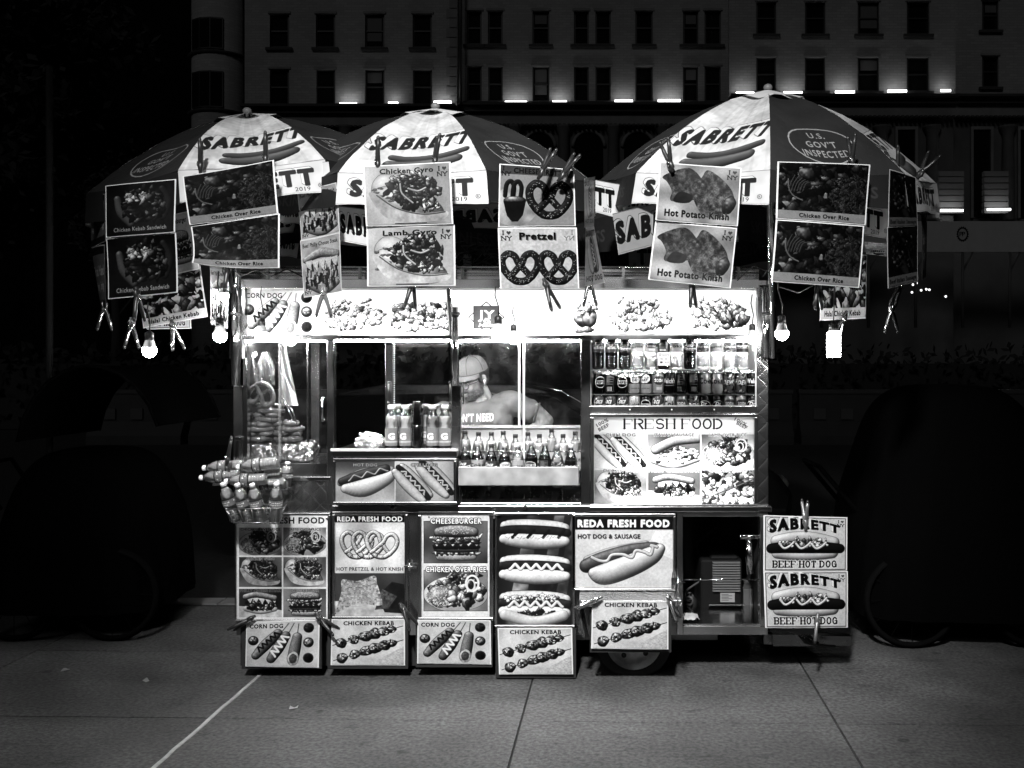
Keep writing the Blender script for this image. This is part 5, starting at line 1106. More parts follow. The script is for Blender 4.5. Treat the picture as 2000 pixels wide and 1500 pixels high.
for i, (px, top) in enumerate(bk):
    h = .2 if top > 840 else .215; p = P(px, 900, .07); p.z = P(0, top, .07).z-h*.99; cl = [GREY, GREY, LIGHT, MID, MID, GREY, GREY, CLEAR, LIGHT, GREY][i]
    place(make_bottle, ('soda', cl, ['can_splash', 'can_splash', 'can_splash', 'can_splash', 'can_soda', 'can_soda', 'can_soda', 'can_lime', 'can_lime', 'can_diet'][i], 'd'), p, 'dark capped juice bottle, %s from the left in the back row before the steel plate' % ORD[i], 'juice bottles in the middle back row', random.uniform(-.4, .4), kw=dict(h=h, r=.03, lab0=.1, lab1=.5, fill=.8))
# cooler: top row of bottles (hanging partly behind the ledge), two rows of cans
zc = P(0, 722, .03).z
tb = [('can_cola', COLA, 1168), ('can_cola', COLA, 1194), ('can_doctor', COLA, 1220), ('can_lime', MID, 1245), ('can_soda', MID, 1271), ('can_facts', COLA, 1296), ('can_diet', CLEAR, 1321), ('can_doctor', COLA, 1347), ('can_splash', CLEAR, 1373), ('can_lime', LIGHT, 1399), ('can_splash', CLEAR, 1425), ('can_grape', MID, 1450)]
for i, (lb, lq, px) in enumerate(tb):
    p = P(px, 722, .04); p.z = zc+.002; place(make_bottle, ('tall', lq, lb, 'w'), p, '%s drink bottle in the cooler, %s from the left above the foil shelf' % ('dark' if lq is COLA else 'pale', ORD[i]), 'drink bottles on the foil shelf of the cooler', random.uniform(-.3, .3), kw=dict(h=.19, r=.0305, lab0=.44, lab1=.7, fill=.8))
up = ['can_pepsi', 'can_facts', 'can_pepsi', 'can_dry', 'can_dry', 'can_soda', 'can_grape', 'can_facts', 'can_facts', 'can_diet', 'can_diet', 'can_splash', 'can_splash', 'can_grape']
lo2 = ['can_cola', 'can_cola', 'can_cola', 'can_lime', 'can_pepsi', 'can_cola', 'can_diet', 'can_soda', 'can_splash', 'can_doctor', 'can_doctor', 'can_soda', 'can_soda', 'can_doctor']
for row, (names, y) in enumerate(((up, 769), (lo2, 814))):
    for i, nm in enumerate(names):
        px = 1170+i*23.0; p = P(px, y, .03); place(make_can, (nm,), p, 'soft drink can, %s from the left in the %s row of the cooler' % (ORD[i], 'upper' if row == 0 else 'lower'), '%s row of cans in the cooler' % ('upper' if row == 0 else 'lower'), random.uniform(-.35, .35))
part('can_shelf', MB().pbox(1156, 770, 1475, 771, .0, .3), mat('wire_shelf', .5, .3, 1))
st = picture('card_sign', 'sticker', 1285, 688, 1309, 714, -.012); st.parent = None; tag(st, 'small white card payment sign in front of the cooler bottles', 'sign')
# ------------------------------------------------------------------ food in the left case
DOUGH = mat('baked_dough', .13, .3, coat=.5, bump=.3, bscale=30, var=.4, vscale=25); SALT = mat('salt', .8, .6)
def make_pretzel():
    t = thing('pretzel', 'x', 'pretzel'); s = .085
    arm = [(0, .6), (.22, .56), (.46, .36), (.66, .05), (.68, -.28), (.46, -.5), (.2, -.4), (.07, -.12), (-.12, .1), (-.3, .3), (-.44, .42)]
    mb = MB()
    for sg in (-1, 1):
        pt = smooth([(q[0]*sg, q[1]) for q in arm], 4); n = len(pt); mb.tube([(x*s, y*s, .012+(.010 if sg > 0 else .002)*max(0, math.sin((i/n-.55)*7)) if i > n*.55 else .012) for i, (x, y) in enumerate(pt)], .012, 8, radii=[.0135-.004*i/n for i in range(n)])
    obj('dough', mb, DOUGH, t, True); sb = MB(); rg = random.Random(2)
    for k in range(40): q = rg.choice(pt); sg = rg.choice((-1, 1)); sb.ball((q[0]*s*sg+rg.uniform(-.006, .006), q[1]*s+rg.uniform(-.006, .006), .0245), .0013, 4, 3)
    o = obj('salt', sb, SALT, t, True); o['kind'] = 'stuff'; return t
PZ = [(507, 861), (507, 851), (508, 841), (510, 832), (563, 861), (562, 850), (566, 841), (561, 831), (527, 823), (524, 815), (528, 806), (526, 797)]
for i, (px, py) in enumerate(PZ):
    p = P(px, py, .12); lab = 'pretzel lying flat, %s from the bottom of the %s' % (ORD[i % 4], ('lefthand stack', 'righthand stack', 'upper stack')[i//4])
    place(make_pretzel, (), p, lab, 'pretzels stacked in the display case', random.uniform(-.6, .6)+(0 if i % 2 else 3.1), random.uniform(-.05, .05), random.uniform(-.06, .06))
place(make_pretzel, (), P(512, 771, .05), 'single upright pretzel hanging above the pretzel stacks', 'pretzels stacked in the display case', .0, R(83), R(14)).scale = (1.05, 1.05, 1.05)
def foil_block(name, px0, py0, px1, py1, Y, dep, lab, amp=.012, seed=0, lump=False):
    a, b = P(px0, py1, Y), P(px1, py0, Y); w_, h_ = b.x-a.x, b.z-a.z; mb = MB(); n = 34
    def f(u, v):
        th = u*6.2832; ph = (v-.5)*math.pi; e = .45 if not lump else .9; cc = lambda q: math.copysign(abs(q)**e, q)
        p = Vector((cc(math.cos(ph))*cc(math.cos(th))*w_/2, cc(math.cos(ph))*cc(math.sin(th))*dep/2, cc(math.sin(ph))*h_/2))
        n1 = noise.noise(p*38+Vector((seed, 0, 0)))+.7*abs(noise.noise(p*90+Vector((0, seed, 3)))); return p*(1+amp*n1/max(.02, p.length))+Vector(((a.x+b.x)/2, Y+dep/2, (a.z+b.z)/2))
    mb.grid(f, 80, 44, smooth=False); o = obj(name, mb, FOIL); tag(o, lab, 'foil packet', 'foil packets on the cart'); return o
foil_block('foil_packet', 482, 866, 540, 903, .06, .2, 'crumpled foil tray under the lefthand pretzel stack', seed=1)
foil_block('foil_packet', 543, 865, 606, 903, .06, .2, 'crumpled foil tray under the pretzels by the divider', seed=5)
foil_block('foil_packet', 692, 849, 746, 881, -.06, .12, 'crumpled foil parcel standing alone on the serving shelf', .02, 9, True)
for i, (x0, x1, y0, y1) in enumerate(((482, 502, 690, 752), (501, 537, 688, 752))):
    o = obj('plastic_bag', MB().grid(lambda u, v: P(x0+(x1-x0)*(.5+(u-.5)*(.35+.65*min(1, (1-v)*2.5))), y1+(y0-y1)*v, .1+.03*math.sin(u*14+v*3)*(1-v*.6)), 16, 14), glassy('bag_film', .75, .12, 5, .8)); tag(o, ('narrow' if i == 0 else 'wide')+' clear plastic bag of buns hanging above the pretzels', 'bag', 'bags hanging in the display case')
o = obj('paper_sheet', MB().grid(lambda u, v: P(549+26*(1-v)*u+8*u, 792+(668-792)*v, .09+.02*math.sin(u*7+v*5)), 14, 20), mat('white_paper', .85, .8)); tag(o, 'white paper sheet hanging in folds beside the clear bags', 'paper')
o = obj('tongs', MB().tube([P(551, 778, .1), P(570, 800, .09), P(580, 828, .08)], .004).tube([P(553, 776, .1), P(566, 806, .07), P(578, 829, .08)], .004), CHROME); tag(o, 'thin metal tongs leaning on the pretzels by the divider', 'tongs')
# ------------------------------------------------------------------ water bottles and wire basket
WATER = glowliq('water', .97)
def clearer(m):
    nt = m.node_tree; N = nt.nodes; out = N['Material Output']; src = out.inputs[0].links[0].from_socket; g = N.new('ShaderNodeBsdfGlass'); g.inputs['IOR'].default_value = 1.33; g.inputs['Roughness'].default_value = .03; mx = N.new('ShaderNodeMixShader'); mx.inputs[0].default_value = .12
    nt.links.new(src, mx.inputs[1]); nt.links.new(g.outputs[0], mx.inputs[2]); nt.links.new(mx.outputs[0], out.inputs[0])
clearer(WATER); clearer(CLEAR); WATER.node_tree.nodes['Noise Texture'].inputs['Scale'].default_value = 110
for n_ in WATER.node_tree.nodes:
    if n_.type == 'MAP_RANGE' and n_.inputs[4].default_value > .9: n_.inputs[3].default_value = .55; n_.inputs[4].default_value = 1  # bright speckle in the water's colour stands for its sparkle
def lay(px0, py0, px1, py1, Y, lab, L=.2, Y2=None):
    """bottle with its base at the first pixel and cap at the second"""
    a, b = P(px0, py0, Y), P(px1, py1, Y2 if Y2 is not None else Y); d = (b-a).normalized(); o = place(make_bottle, ('tall', WATER, 'water', 'w'), a, lab, 'water bottles by the wire basket', kw=dict(h=L, r=.0315, lab0=.4, lab1=.62, fill=.86))
    o.rotation_mode = 'QUATERNION'; o.rotation_quaternion = d.to_track_quat('Z', 'Y'); return o
for i, (a, b) in enumerate((((461, 1016), (436, 946)), ((487, 1018), (465, 951)), ((510, 1019), (494, 953)), ((538, 1018), (540, 949)))):
    lay(*a, *b, -.2, 'water bottle standing %s in the wire basket, cap up' % ('at the outer end', 'second from the outer end', 'third from the outer end', 'closest to the steel panel')[i], .19, -.24)
LY = [((478, 909), (402, 914), -.08, 'lying uppermost and farthest out'), ((472, 926), (393, 933), -.09, 'lying second from the top, pointing farthest out'), ((545, 903), (458, 913), -.15, 'lying large and bright on top of the pile'), ((522, 935), (443, 940), -.14, 'lying just above the standing ones'), ((552, 924), (470, 930), -.10, 'lying in the middle of the pile'), ((560, 942), (478, 946), -.10, 'lying lowest, behind the standing ones'), ((556, 955), (562, 906), -.08, 'upright beside the steel panel')]
for a, b, Y, s in LY: lay(*a, *b, Y, 'water bottle '+s, .2 if a[1]-b[1] < 30 else .13)
bk_ = thing('wire_basket', 'white wire basket holding water bottles on the end of the cart', 'basket', loc=P(500, 1020, -.2)); mb = MB()
def br(px, py, Y): return P(px, py, Y)
top = [br(441, 995, -.30), br(554, 992, -.30), br(560, 985, -.04), br(449, 986, -.04)]; bot = [br(457, 1021, -.28), br(545, 1021, -.28), br(545, 1014, -.06), br(460, 1014, -.06)]
for q in (top, bot): mb.tube(q+[q[0]], .003, 6)
for k in range(4):
    n = 9 if k % 2 == 0 else 6
    for i in range(n): t_ = i/n; mb.tube([top[k].lerp(top[(k+1) % 4], t_), bot[k].lerp(bot[(k+1) % 4], t_)], .0017, 5)
for i in range(1, 8): mb.tube([bot[0].lerp(bot[1], i/8), bot[3].lerp(bot[2], i/8)], .0015, 5)
obj('wires', mb, mat('basket_wire', .3, .3, .8), bk_)
obj('tray', MB().add([br(415, 945, -.12), br(470, 940, -.12), br(470, 936, .0), br(418, 938, .0)], [(0, 1, 2, 3)]).add([br(415, 945, -.12), br(470, 940, -.12), br(470, 946, -.12), br(415, 949, -.12)], [(0, 1, 2, 3)]), glassy('tray_plastic', .7, .1, 3, .1), bk_)
# ------------------------------------------------------------------ umbrellas
RIB = mat('umbrella_rib', .3, .4, .7)
def umbrella(label, px, apx_y, rim_y_front, Rr, Y, phase, tiltx, tilty, white0, pole_to, group, dx=0, val=.135):
    top = P(px, apx_y, Y); s = F/(CD+Y-Rr); rz = CH-(rim_y_front-VY)/s; H = top.z-rz; t = thing('parasol', label, 'parasol', group, (top.x, Y, pole_to))
    M = Matrix.Translation((top.x+dx, Y, rz)) @ Matrix.Rotation(tilty, 4, 'Y') @ Matrix.Rotation(tiltx, 4, 'X')
    def rimp(th): return Vector((Rr*math.sin(th), -Rr*math.cos(th), 0))
    def dome(v): return H*(1-v**1.75)
    pe = R(45)
    for k in range(8):
        a0, a1 = phase+k*pe, phase+(k+1)*pe; wh = (k % 2 == 0) == white0
        def f(u, v):
            v = 1-v; p = (rimp(a0)*(1-u)+rimp(a1)*u)*(.035+.965*v); sag = .045*math.sin(math.pi*u)*math.sin(math.pi*min(1, v))**.7
            q = Vector((p.x, p.y, dome(.035+.965*v)-sag*.6+.006*noise.noise(Vector((p.x*9+k, p.y*9, 1)))-.012*math.sin(math.pi*u)*(v**4))); return M @ q
        def fu(u, v): w_ = (.035+.965*(1-v))*Rr*.765/.70; return ((u-.5)*w_+.5, v)
        pan = obj('panel', MB().grid(f, 10, 14, fu), printed('panel_white' if wh else 'panel_dark', rough=.75, gain=.88, through=.12, wrinkle=.7), t)
        def g(u, v):
            p = rimp(a0)*(1-u)+rimp(a1)*u; out = 1+.03*(1-v)+.008*math.sin(u*9+k*2); d = .018*math.sin(u*3.14159)
            return M @ Vector((p.x*out, p.y*out, -.012*math.sin(math.pi*u)-(1-v)*val+.006*math.sin(u*11+k)*(1-v)+d*0))
        obj('valance', MB().grid(g, 12, 3), printed('valance' if wh else 'valance_dark', rough=.7, gain=.88, through=.15, wrinkle=.3), t)
        rb = MB().tube([M @ Vector((rimp(a0).x*v, rimp(a0).y*v, dome(v)-.012)) for v in (.03, .3, .55, .8, 1.0)], .0035, 5); obj('rib', rb, RIB, t)
        obj('stretcher', MB().tube([M @ (rimp(a0)*.55+Vector((0, 0, dome(.55)-.014))), M @ Vector((0, 0, -.12))], .003, 5), RIB, t)
    def vent(u, v): 
        th = u*6.2832; r = (.02+.2*Rr*(1-v)); return M @ Vector((r*math.sin(th), -r*math.cos(th), H+.016-.12*H*(1-v)+.01*math.sin(th*7+px)*(1-v)))
    obj('vent_flap', MB().grid(vent, 32, 4), mat('vent_cloth', .6, .8, bump=.3, bscale=9), t)
    obj('pole', MB().tube([(top.x, Y, pole_to), M @ Vector((0, 0, H+.02))], .0165, 14), CHROME, t); tp = M @ Vector((0, 0, H+.03)); obj('finial', MB().ball(tp, (.022, .022, .018), 14, 8), mat('finial_plastic', .18, .45), t)
    return t
UG = 'sausage-printed parasols over the cart'
z0 = P(0, 700, 0).z
umbrella('white and dark panelled parasol standing over the generator end of the cart', 1509, 188, 284, .80, -.05, R(-53), R(7), R(1), True, z0, UG, -.04)
umbrella('white and dark panelled parasol rising from the middle pole of the cart', 887, 222, 304, .80, -.0, R(-22), R(4), R(-1), True, z0, UG, -.08)
umbrella('parasol tilted down toward the pretzel case end of the cart', 452, 230, 308, .76, -.05, R(-6), R(3), R(-7), True, z0, UG, .13)
umbrella('parasol standing behind the cart between the middle and generator-end parasols', 1318, 318, 402, .80, 1.3, R(-26), 0, R(-3), True, 1.93, UG, val=.2)
umbrella('parasol standing behind the cart between the pretzel-end and middle parasols', 782, 318, 402, .80, 1.3, R(-26), 0, R(3), True, 1.93, UG, val=.2)
# ------------------------------------------------------------------ posters
def poster(artn, C, Y, label, group, bow=.012, seed=0, name='menu_picture', cat='picture', border=1.035, rough=.4, thr=.03, curl=0, gn=.55):
    if not isinstance(Y, (list, tuple)): Y = [Y]*4
    W_ = [P(C[i][0], C[i][1], Y[i]) for i in range(4)]; ce = sum(W_, Vector())/4; t = thing(name, label, cat, group, tuple(ce))
    def at(u, v, k=1, off=0):
        u2, v2 = .5+(u-.5)*k, .5+(v-.5)*k; p = (W_[3]*(1-u2)+W_[2]*u2)*(1-v2)+(W_[0]*(1-u2)+W_[1]*u2)*v2
        b = bow*(math.sin(math.pi*u2*1.1+seed)*.6+math.sin(2.3*v2+seed*2)*.7)+curl*(1-v2)**3*(1-u2)**2; return p+Vector((0, -b+off, curl*.4*(1-v2)**3*(1-u2)**3))
    obj('print', MB().grid(lambda u, v: at(u, v), 10, 8).grid(lambda u, v: at(u, v, 1, .0018), 10, 8, flip=True), printed(artn, rough=rough, gain=gn, coat=.03, through=thr, wrinkle=.18, spec=.08), t)
    if border: obj('sleeve', MB().grid(lambda u, v: at(u, v, border, .0035), 10, 8).grid(lambda u, v: at(u, v, border, .0055), 10, 8, flip=True), SLEEVE, t)
    return t
HG = 'menu pictures hanging from the parasols'
F_ = -.86
poster('kebab_sandwich', [(207, 364), (338, 350), (339, 452), (212, 463)], -.84, 'dark chicken kebab sandwich picture, upper of two at the outermost end', HG, seed=1)
poster('kebab_sandwich', [(211, 468), (340, 456), (342, 569), (213, 582)], -.84, 'dark chicken kebab sandwich picture, lower of two at the outermost end', HG, seed=2)
poster('over_rice', [(361, 346), (533, 315), (540, 415), (372, 437)], -.85, 'chicken over rice picture, upper of two on the tilted parasol', HG, seed=3)
poster('over_rice', [(373, 442), (543, 419), (545, 522), (388, 525)], -.85, 'chicken over rice picture with a curling corner, lower on the tilted parasol', HG, seed=4, curl=.05)
poster('hang_burger', [(318, 425), (366, 415), (388, 524), (330, 536)], -.5, 'cheeseburger picture half hidden behind the dark kebab sandwich pictures', HG, seed=5)
poster('halal_kebab', [(272, 545), (390, 520), (402, 617), (280, 639)], -.45, 'halal chicken kebab picture under the tilted parasol, hung at a slant', HG, seed=6)
poster('beef_hotdog', [(262, 560), (366, 548), (372, 640), (290, 642)], -.36, 'white hot dog picture almost hidden behind the slanting halal kebab picture', HG, seed=7)
poster('philly', [(582, 376), (654, 357), (661, 451), (590, 468)], [-.55, -.75, -.75, -.55], 'narrow cheese steak picture, upper of two between the parasols', HG, seed=8)
poster('philly', [(589, 472), (663, 456), (665, 567), (594, 579)], [-.55, -.75, -.75, -.55], 'narrow cheese steak picture, lower of two between the parasols', HG, seed=9)
poster('gyro_chicken', [(711, 325), (877, 318), (883, 436), (718, 440)], F_, 'grey chicken gyro picture hanging left of the middle pole', HG, seed=10)
poster('gyro_lamb', [(717, 445), (885, 441), (887, 556), (719, 557)], F_, 'lamb gyro picture below the chicken gyro picture', HG, seed=11)
poster('cheese_pretzel', [(978, 322), (1119, 334), (1122, 439), (975, 440)], [-.82, -.70, -.70, -.82], 'cheese pretzel picture with dip cup on the middle parasol', HG, seed=12)
poster('pretzel', [(975, 447), (1124, 446), (1129, 562), (980, 563)], [-.82, -.70, -.70, -.82], 'white picture of two pretzels below the cheese pretzel one', HG, seed=13)
poster('side_hotdog', [(1141, 350), (1162, 345), (1160, 440), (1142, 443)], [-.62, -.32, -.32, -.62], 'upper picture seen almost edge-on beside the cheese pretzel one', HG, seed=14)
poster('side_hotdog', [(1144, 446), (1160, 442), (1180, 550), (1143, 557)], [-.62, -.32, -.32, -.62], 'lower hot dog picture seen almost edge-on beside the pretzel one', HG, seed=15)
poster('knish', [(1291, 318), (1445, 330), (1438, 440), (1283, 428)], F_, 'upper potato knish picture on the generator-end parasol', HG, seed=16)
poster('knish', [(1283, 433), (1437, 447), (1424, 561), (1269, 544)], F_, 'lower potato knish picture on the generator-end parasol', HG, seed=17)
poster('over_rice', [(1522, 317), (1696, 324), (1689, 437), (1520, 424)], [-.90, -.84, -.84, -.90], 'upper dark chicken over rice picture near the hanging bulb and socket pole', HG, seed=18)
poster('over_rice', [(1518, 431), (1685, 443), (1676, 560), (1509, 548)], [-.90, -.84, -.84, -.90], 'lower dark chicken over rice picture above the lantern bulb', HG, seed=19)
poster('sausage', [(1739, 332), (1790, 346), (1792, 440), (1734, 443)], [-.8, -.6, -.6, -.8], 'upper narrow dark italian sausage picture at the far end', HG, seed=20)
poster('sausage', [(1733, 446), (1792, 441), (1794, 547), (1736, 561)], [-.8, -.6, -.6, -.8], 'lower narrow dark italian sausage picture at the far end', HG, seed=21)
poster('halal_kebab', [(1604, 495), (1691, 500), (1689, 620), (1603, 624)], -.3, 'halal chicken kebab picture behind the dark chicken over rice pictures', HG, seed=22)
poster('philly', [(408, 520), (446, 526), (446, 640), (412, 632)], -.1, 'cheese steak picture behind the bulbs at the pretzel end of the cart', HG, seed=23)
for i, q in enumerate(([(172, 388), (204, 380), (206, 470), (176, 482)], [(180, 486), (205, 480), (205, 600), (196, 604)], [(1800, 420), (1812, 418), (1808, 540), (1800, 545)])):
    poster('water', q, [-.35, -.6, -.6, -.35] if i < 2 else [-.4, -.1, -.1, -.4], ('upper folded plastic sleeve at the outer edge of the tilted parasol', 'lower narrow plastic sleeve at the outer edge of the tilted parasol', 'narrow plastic sleeve beside the italian sausage pictures')[i], 'empty plastic sleeves', seed=30+i, name='plastic_sleeve', cat='sleeve')
poster('banner', [(1438, 418), (1520, 410), (1520, 448), (1438, 452)], .9, 'black banner with white lettering behind the knish pictures', 'black banners behind the cart', bow=0, name='banner', cat='banner', border=1.02)
poster('banner', [(536, 372), (583, 368), (583, 470), (540, 468)], .9, 'black banner behind the narrow cheese steak pictures', 'black banners behind the cart', bow=0, name='banner', cat='banner', border=1.02)
for i, q in enumerate(([(1163, 352), (1212, 360), (1214, 426), (1163, 414)], [(1688, 392), (1735, 404), (1737, 468), (1686, 458)], [(1690, 470), (1734, 476), (1734, 502), (1692, 496)], [(661, 402), (717, 410), (717, 480), (664, 470)], [(1196, 418), (1288, 396), (1284, 478), (1208, 498)], [(545, 322), (640, 314), (648, 368), (548, 378)])):
    poster(('flap', 'flap', 'panel_white', 'flap_start', 'flap_start', 'flap')[i], q, (-.3, -.3, -.3, -.62, -.5, -.66)[i], ('white printed cloth flap reading TT 2019 beside the edge-on pictures', 'white printed cloth flap beside the italian sausage pictures', 'blank white cloth strip below the flap near the italian sausage pictures', 'white lettered cloth flap between the narrow cheese steak and gyro pictures', 'slanting white lettered cloth flap beside the knish pictures', 'white lettered cloth flap above the black banner by the cheese steak pictures')[i], 'printed cloth flaps', seed=40+i, name='cloth_flap', cat='cloth', border=0, gn=.75 if i != 4 else .3, rough=.8)
LG = 'pictures clipped below the cart doors'
poster('corndog', [(483, 1216), (621, 1213), (620, 1303), (482, 1300)], -.05, 'corn dog picture below the six-picture menu door', LG, seed=1, bow=.004, gn=.75)
poster('kebab', [(650, 1211), (788, 1211), (788, 1299), (648, 1298)], -.05, 'chicken kebab picture below the pretzel and knish door', LG, seed=2, bow=.004, gn=.75)
poster('corndog', [(818, 1212), (956, 1213), (957, 1297), (817, 1295)], -.05, 'corn dog picture below the cheeseburger door', LG, seed=3, bow=.004, gn=.75)
poster('kebab', [(974, 1229), (1115, 1228), (1117, 1315), (977, 1316)], -.06, 'chicken kebab picture below the three hot dogs door', LG, seed=4, bow=.004, gn=.75)
poster('kebab', [(1159, 1175), (1303, 1175), (1303, 1267), (1157, 1266)], -.23, 'chicken kebab picture hanging in front of the wheel', LG, seed=5, bow=.004, gn=.75)
poster('beef_hotdog', [(1494, 1008), (1652, 1012), (1652, 1113), (1494, 1114)], -.12, 'upper beef hot dog picture beside the generator bay', LG, seed=6, bow=.006, gn=.75)
poster('beef_hotdog', [(1494, 1118), (1654, 1118), (1653, 1224), (1497, 1224)], -.12, 'lower beef hot dog picture beside the generator bay', LG, seed=7, bow=.006, gn=.75)
for i, (x0, y0, x1, y1) in enumerate(((640, 1212, 797, 1306), (812, 1215, 962, 1303), (968, 1228, 1125, 1324), (1152, 1190, 1311, 1274), (472, 1216, 628, 1306))):
    o = part('backing_board', MB().pbox(x0, y0, x1, y1, -.035 if i != 3 else -.2, -.02 if i != 3 else -.19), mat('black_sheet', .012, .7))
# ------------------------------------------------------------------ clamps
def make_clamp(m):
    t = thing('spring_clamp', 'x', 'clamp')
    for s in (-1, 1):
        obj('handle', MB().tube([(s*.004, 0, .03), (-s*.006, 0, .012), (-s*.002, 0, 0), (s*.010, 0, -.025), (s*.017, 0, -.05), (s*.024, 0, -.075)], .005, 7, radii=[.005, .0085, .010, .008, .007, .0065]), m, t, True)
        obj('tip', MB().ball((s*.0245, 0, -.078), (.006, .006, .009), 8, 5), BLACK, t, True)
    obj('spring', MB().tube([(.008*math.cos(a), .004*math.sin(a*.5)-.006, .008*math.sin(a)-.002) for a in np.linspace(0, 12.5, 26)], .0018, 5), CHROME, t, True); return t
CL = [ # px, py (grip), Y, roll about view axis (deg), turn (deg; 90 = seen edge on), material, words
 (392, 322, -.83, 180, 75, 'b', 'upright black clamp on the tilted parasol above the chicken over rice picture'), (519, 308, -.83, 180, 75, 'b', 'upright black clamp on the tilted parasol nearer the middle parasol'),
 (738, 318, -.84, 180, 75, 'b', 'upright black clamp left above the chicken gyro picture'), (850, 312, -.84, 172, 70, 'b', 'upright black clamp beside the heart sign on the chicken gyro picture'),
 (1059, 334, -.88, 153, 60, 'b', 'slanting black clamp above the cheese pretzel picture'), (1100, 340, -.8, 145, 60, 'b', 'slanting black clamp at the outer corner of the cheese pretzel picture'),
 (1309, 320, -.88, 195, 60, 'b', 'black clamp above the upper knish picture'), (1663, 312, -.78, 180, 75, 'b', 'black clamp above the upper chicken over rice picture at the generator end'),
 (1752, 332, -.55, 195, 40, 'b', 'black clamp above the upper italian sausage picture'), (1800, 336, -.5, 145, 40, 'b', 'black clamp on the outermost rim above the italian sausage picture'),
 (632, 572, -.68, 0, 10, 'g', 'open-legged clamp under the lower cheese steak picture'), (806, 553, -.82, -6, 55, 'b', 'black clamp under the lamb gyro picture'),
 (1068, 560, -.8, 22, 55, 'b', 'black clamp under the two-pretzel picture'), (1151, 553, -.5, 2, 20, 's', 'thin steel clamp under the edge-on hot dog picture'),
 (1351, 552, -.82, 4, 60, 'b', 'black clamp under the lower knish picture'), (1597, 556, -.8, 2, 50, 'b', 'black clamp under the lower chicken over rice picture at the generator end'),
 (1648, 622, -.35, -20, 50, 's', 'steel clamp beside the lantern bulb under the halal kebab picture'), (446, 522, -.82, 0, 80, 'b', 'long black clamp under the curling chicken over rice picture'),
 (268, 578, -.86, 6, 75, 'b', 'black clamp under the lower kebab sandwich picture'), (257, 636, -.5, 0, 10, 's', 'steel clamp with spread legs hanging near the outermost bulb'),
 (338, 640, -.48, 14, 60, 's', 'steel clamp under the slanting halal kebab picture'), (204, 600, -.5, 0, 10, 's', 'steel clamp with spread legs at the outer edge under the plastic sleeve'),
 (1741, 606, -.45, 0, 10, 's', 'steel clamp with spread legs hanging outermost at the generator end'), (1758, 556, -.45, -20, 50, 'b', 'dark clamp under the lower italian sausage picture'),
 (486, 1210, -.08, -60, 70, 'b', 'black clamp on the outer corner of the corn dog picture below the menu door'), (626, 1208, -.08, 50, 70, 'b', 'black clamp on the inner corner of the corn dog picture below the menu door'),
 (788, 1190, -.08, 30, 60, 'b', 'black clamp in the gap beside the pretzel and knish door'), (1162, 1172, -.26, -65, 70, 's', 'steel clamp slanting outward from the tread plate ledge over the kebab picture'),
 (1308, 1172, -.26, 25, 70, 's', 'steel clamp at the padlock end of the tread plate ledge'), (1573, 1018, -.15, 182, 75, 'd', 'dark clamp standing on top of the upper beef hot dog picture'), (1596, 1212, -.15, -6, 75, 'd', 'dark clamp under the lower beef hot dog picture'),
 (445, 895, -.16, 170, 70, 'b', 'small black clip above the lying water bottles')]
CM = {'b': mat('clamp_black', .02, .35), 'g': mat('clamp_grey', .12, .35), 's': mat('clamp_steel', .6, .25, 1), 'd': mat('clamp_dark', .22, .35, .6)}
CP = {}
for (px, py, Y, roll, turn, mm, lab) in CL:
    if mm not in CP: CP[mm] = make_clamp(CM[mm]); o = CP[mm]
    else: o = copy_tree(CP[mm])
    o.location = P(px, py, Y); k = 1.2; o.scale = (k, k, k); o.rotation_euler = (Matrix.Rotation(R(-roll), 4, 'Y') @ Matrix.Rotation(R(turn), 4, 'Z')).to_euler(); o['label'] = lab; o['group'] = 'spring clamps holding the pictures'
# ------------------------------------------------------------------ bulbs
NECK = mat('bulb_neck', .75, .4)
def bulb(px, py, Y, label, cord_to, power=1.0, s=1.0):
    c = P(px, py, Y); t = thing('light_bulb', label, 'light bulb', 'bulbs hanging from the parasols', tuple(c))
    obj('globe', MB().lathe([(.0, -.030*s), (.013*s, -.027*s), (.024*s, -.018*s), (.030*s, -.003*s), (.030*s, .006*s), (.027*s, .013*s)], 14, tuple(c), cap=False), glow('bulb_glow_%g' % power, 120*power), t)
    obj('neck', MB().lathe([(.027*s, .013*s), (.022*s, .03*s), (.017*s, .045*s)], 14, tuple(c), cap=False), NECK, t)
    obj('socket', MB().lathe([(.018*s, .045*s), (.018*s, .075*s), (.008*s, .082*s)], 12, tuple(c)), BLACK, t)
    e = P(cord_to[0], cord_to[1], cord_to[2]); a = c+Vector((0, 0, .08*s)); obj('cord', MB().tube([a, a.lerp(e, .3)+Vector((.006, 0, 0)), a.lerp(e, .7)+Vector((-.006, 0, .0)), e], .003, 5), BLACK, t)
bulb(292, 685, -.62, 'glowing bulb hanging lowest at the outer end under the tilted parasol', (290, 590, -.62), .8)
bulb(430, 656, -.5, 'glowing bulb hanging just outside the pretzel case pole', (427, 530, -.5), 1.8)
bulb(437, 578, -.15, 'glowing bulb half hidden at the corner of the roof by the pretzel case', (437, 520, -.1), 2.0, .8)
bulb(511, 655, -.16, 'very bright bulb over the top corner of the pretzel case', (511, 560, -.1), 4)
bulb(973, 652, -.42, 'very bright bulb hanging in front of the halal emblem', (968, 560, -.5), 1.8)
bulb(1003, 662, -.12, 'bright bulb just behind the one before the halal emblem', (1003, 600, -.06), 1.2, .85)
bulb(1469, 661, -.14, 'bright bulb at the top corner of the drinks cooler', (1469, 575, -.1), 1.5, .85)
bulb(1527, 652, -.5, 'glowing bulb hanging beside the generator-end socket pole', (1520, 545, -.6), .8)
c = P(1628, 672, -.5); t = thing('lantern_bulb', 'cylindrical ribbed lantern bulb hanging outermost at the generator end', 'light bulb', 'bulbs hanging from the parasols', tuple(c))
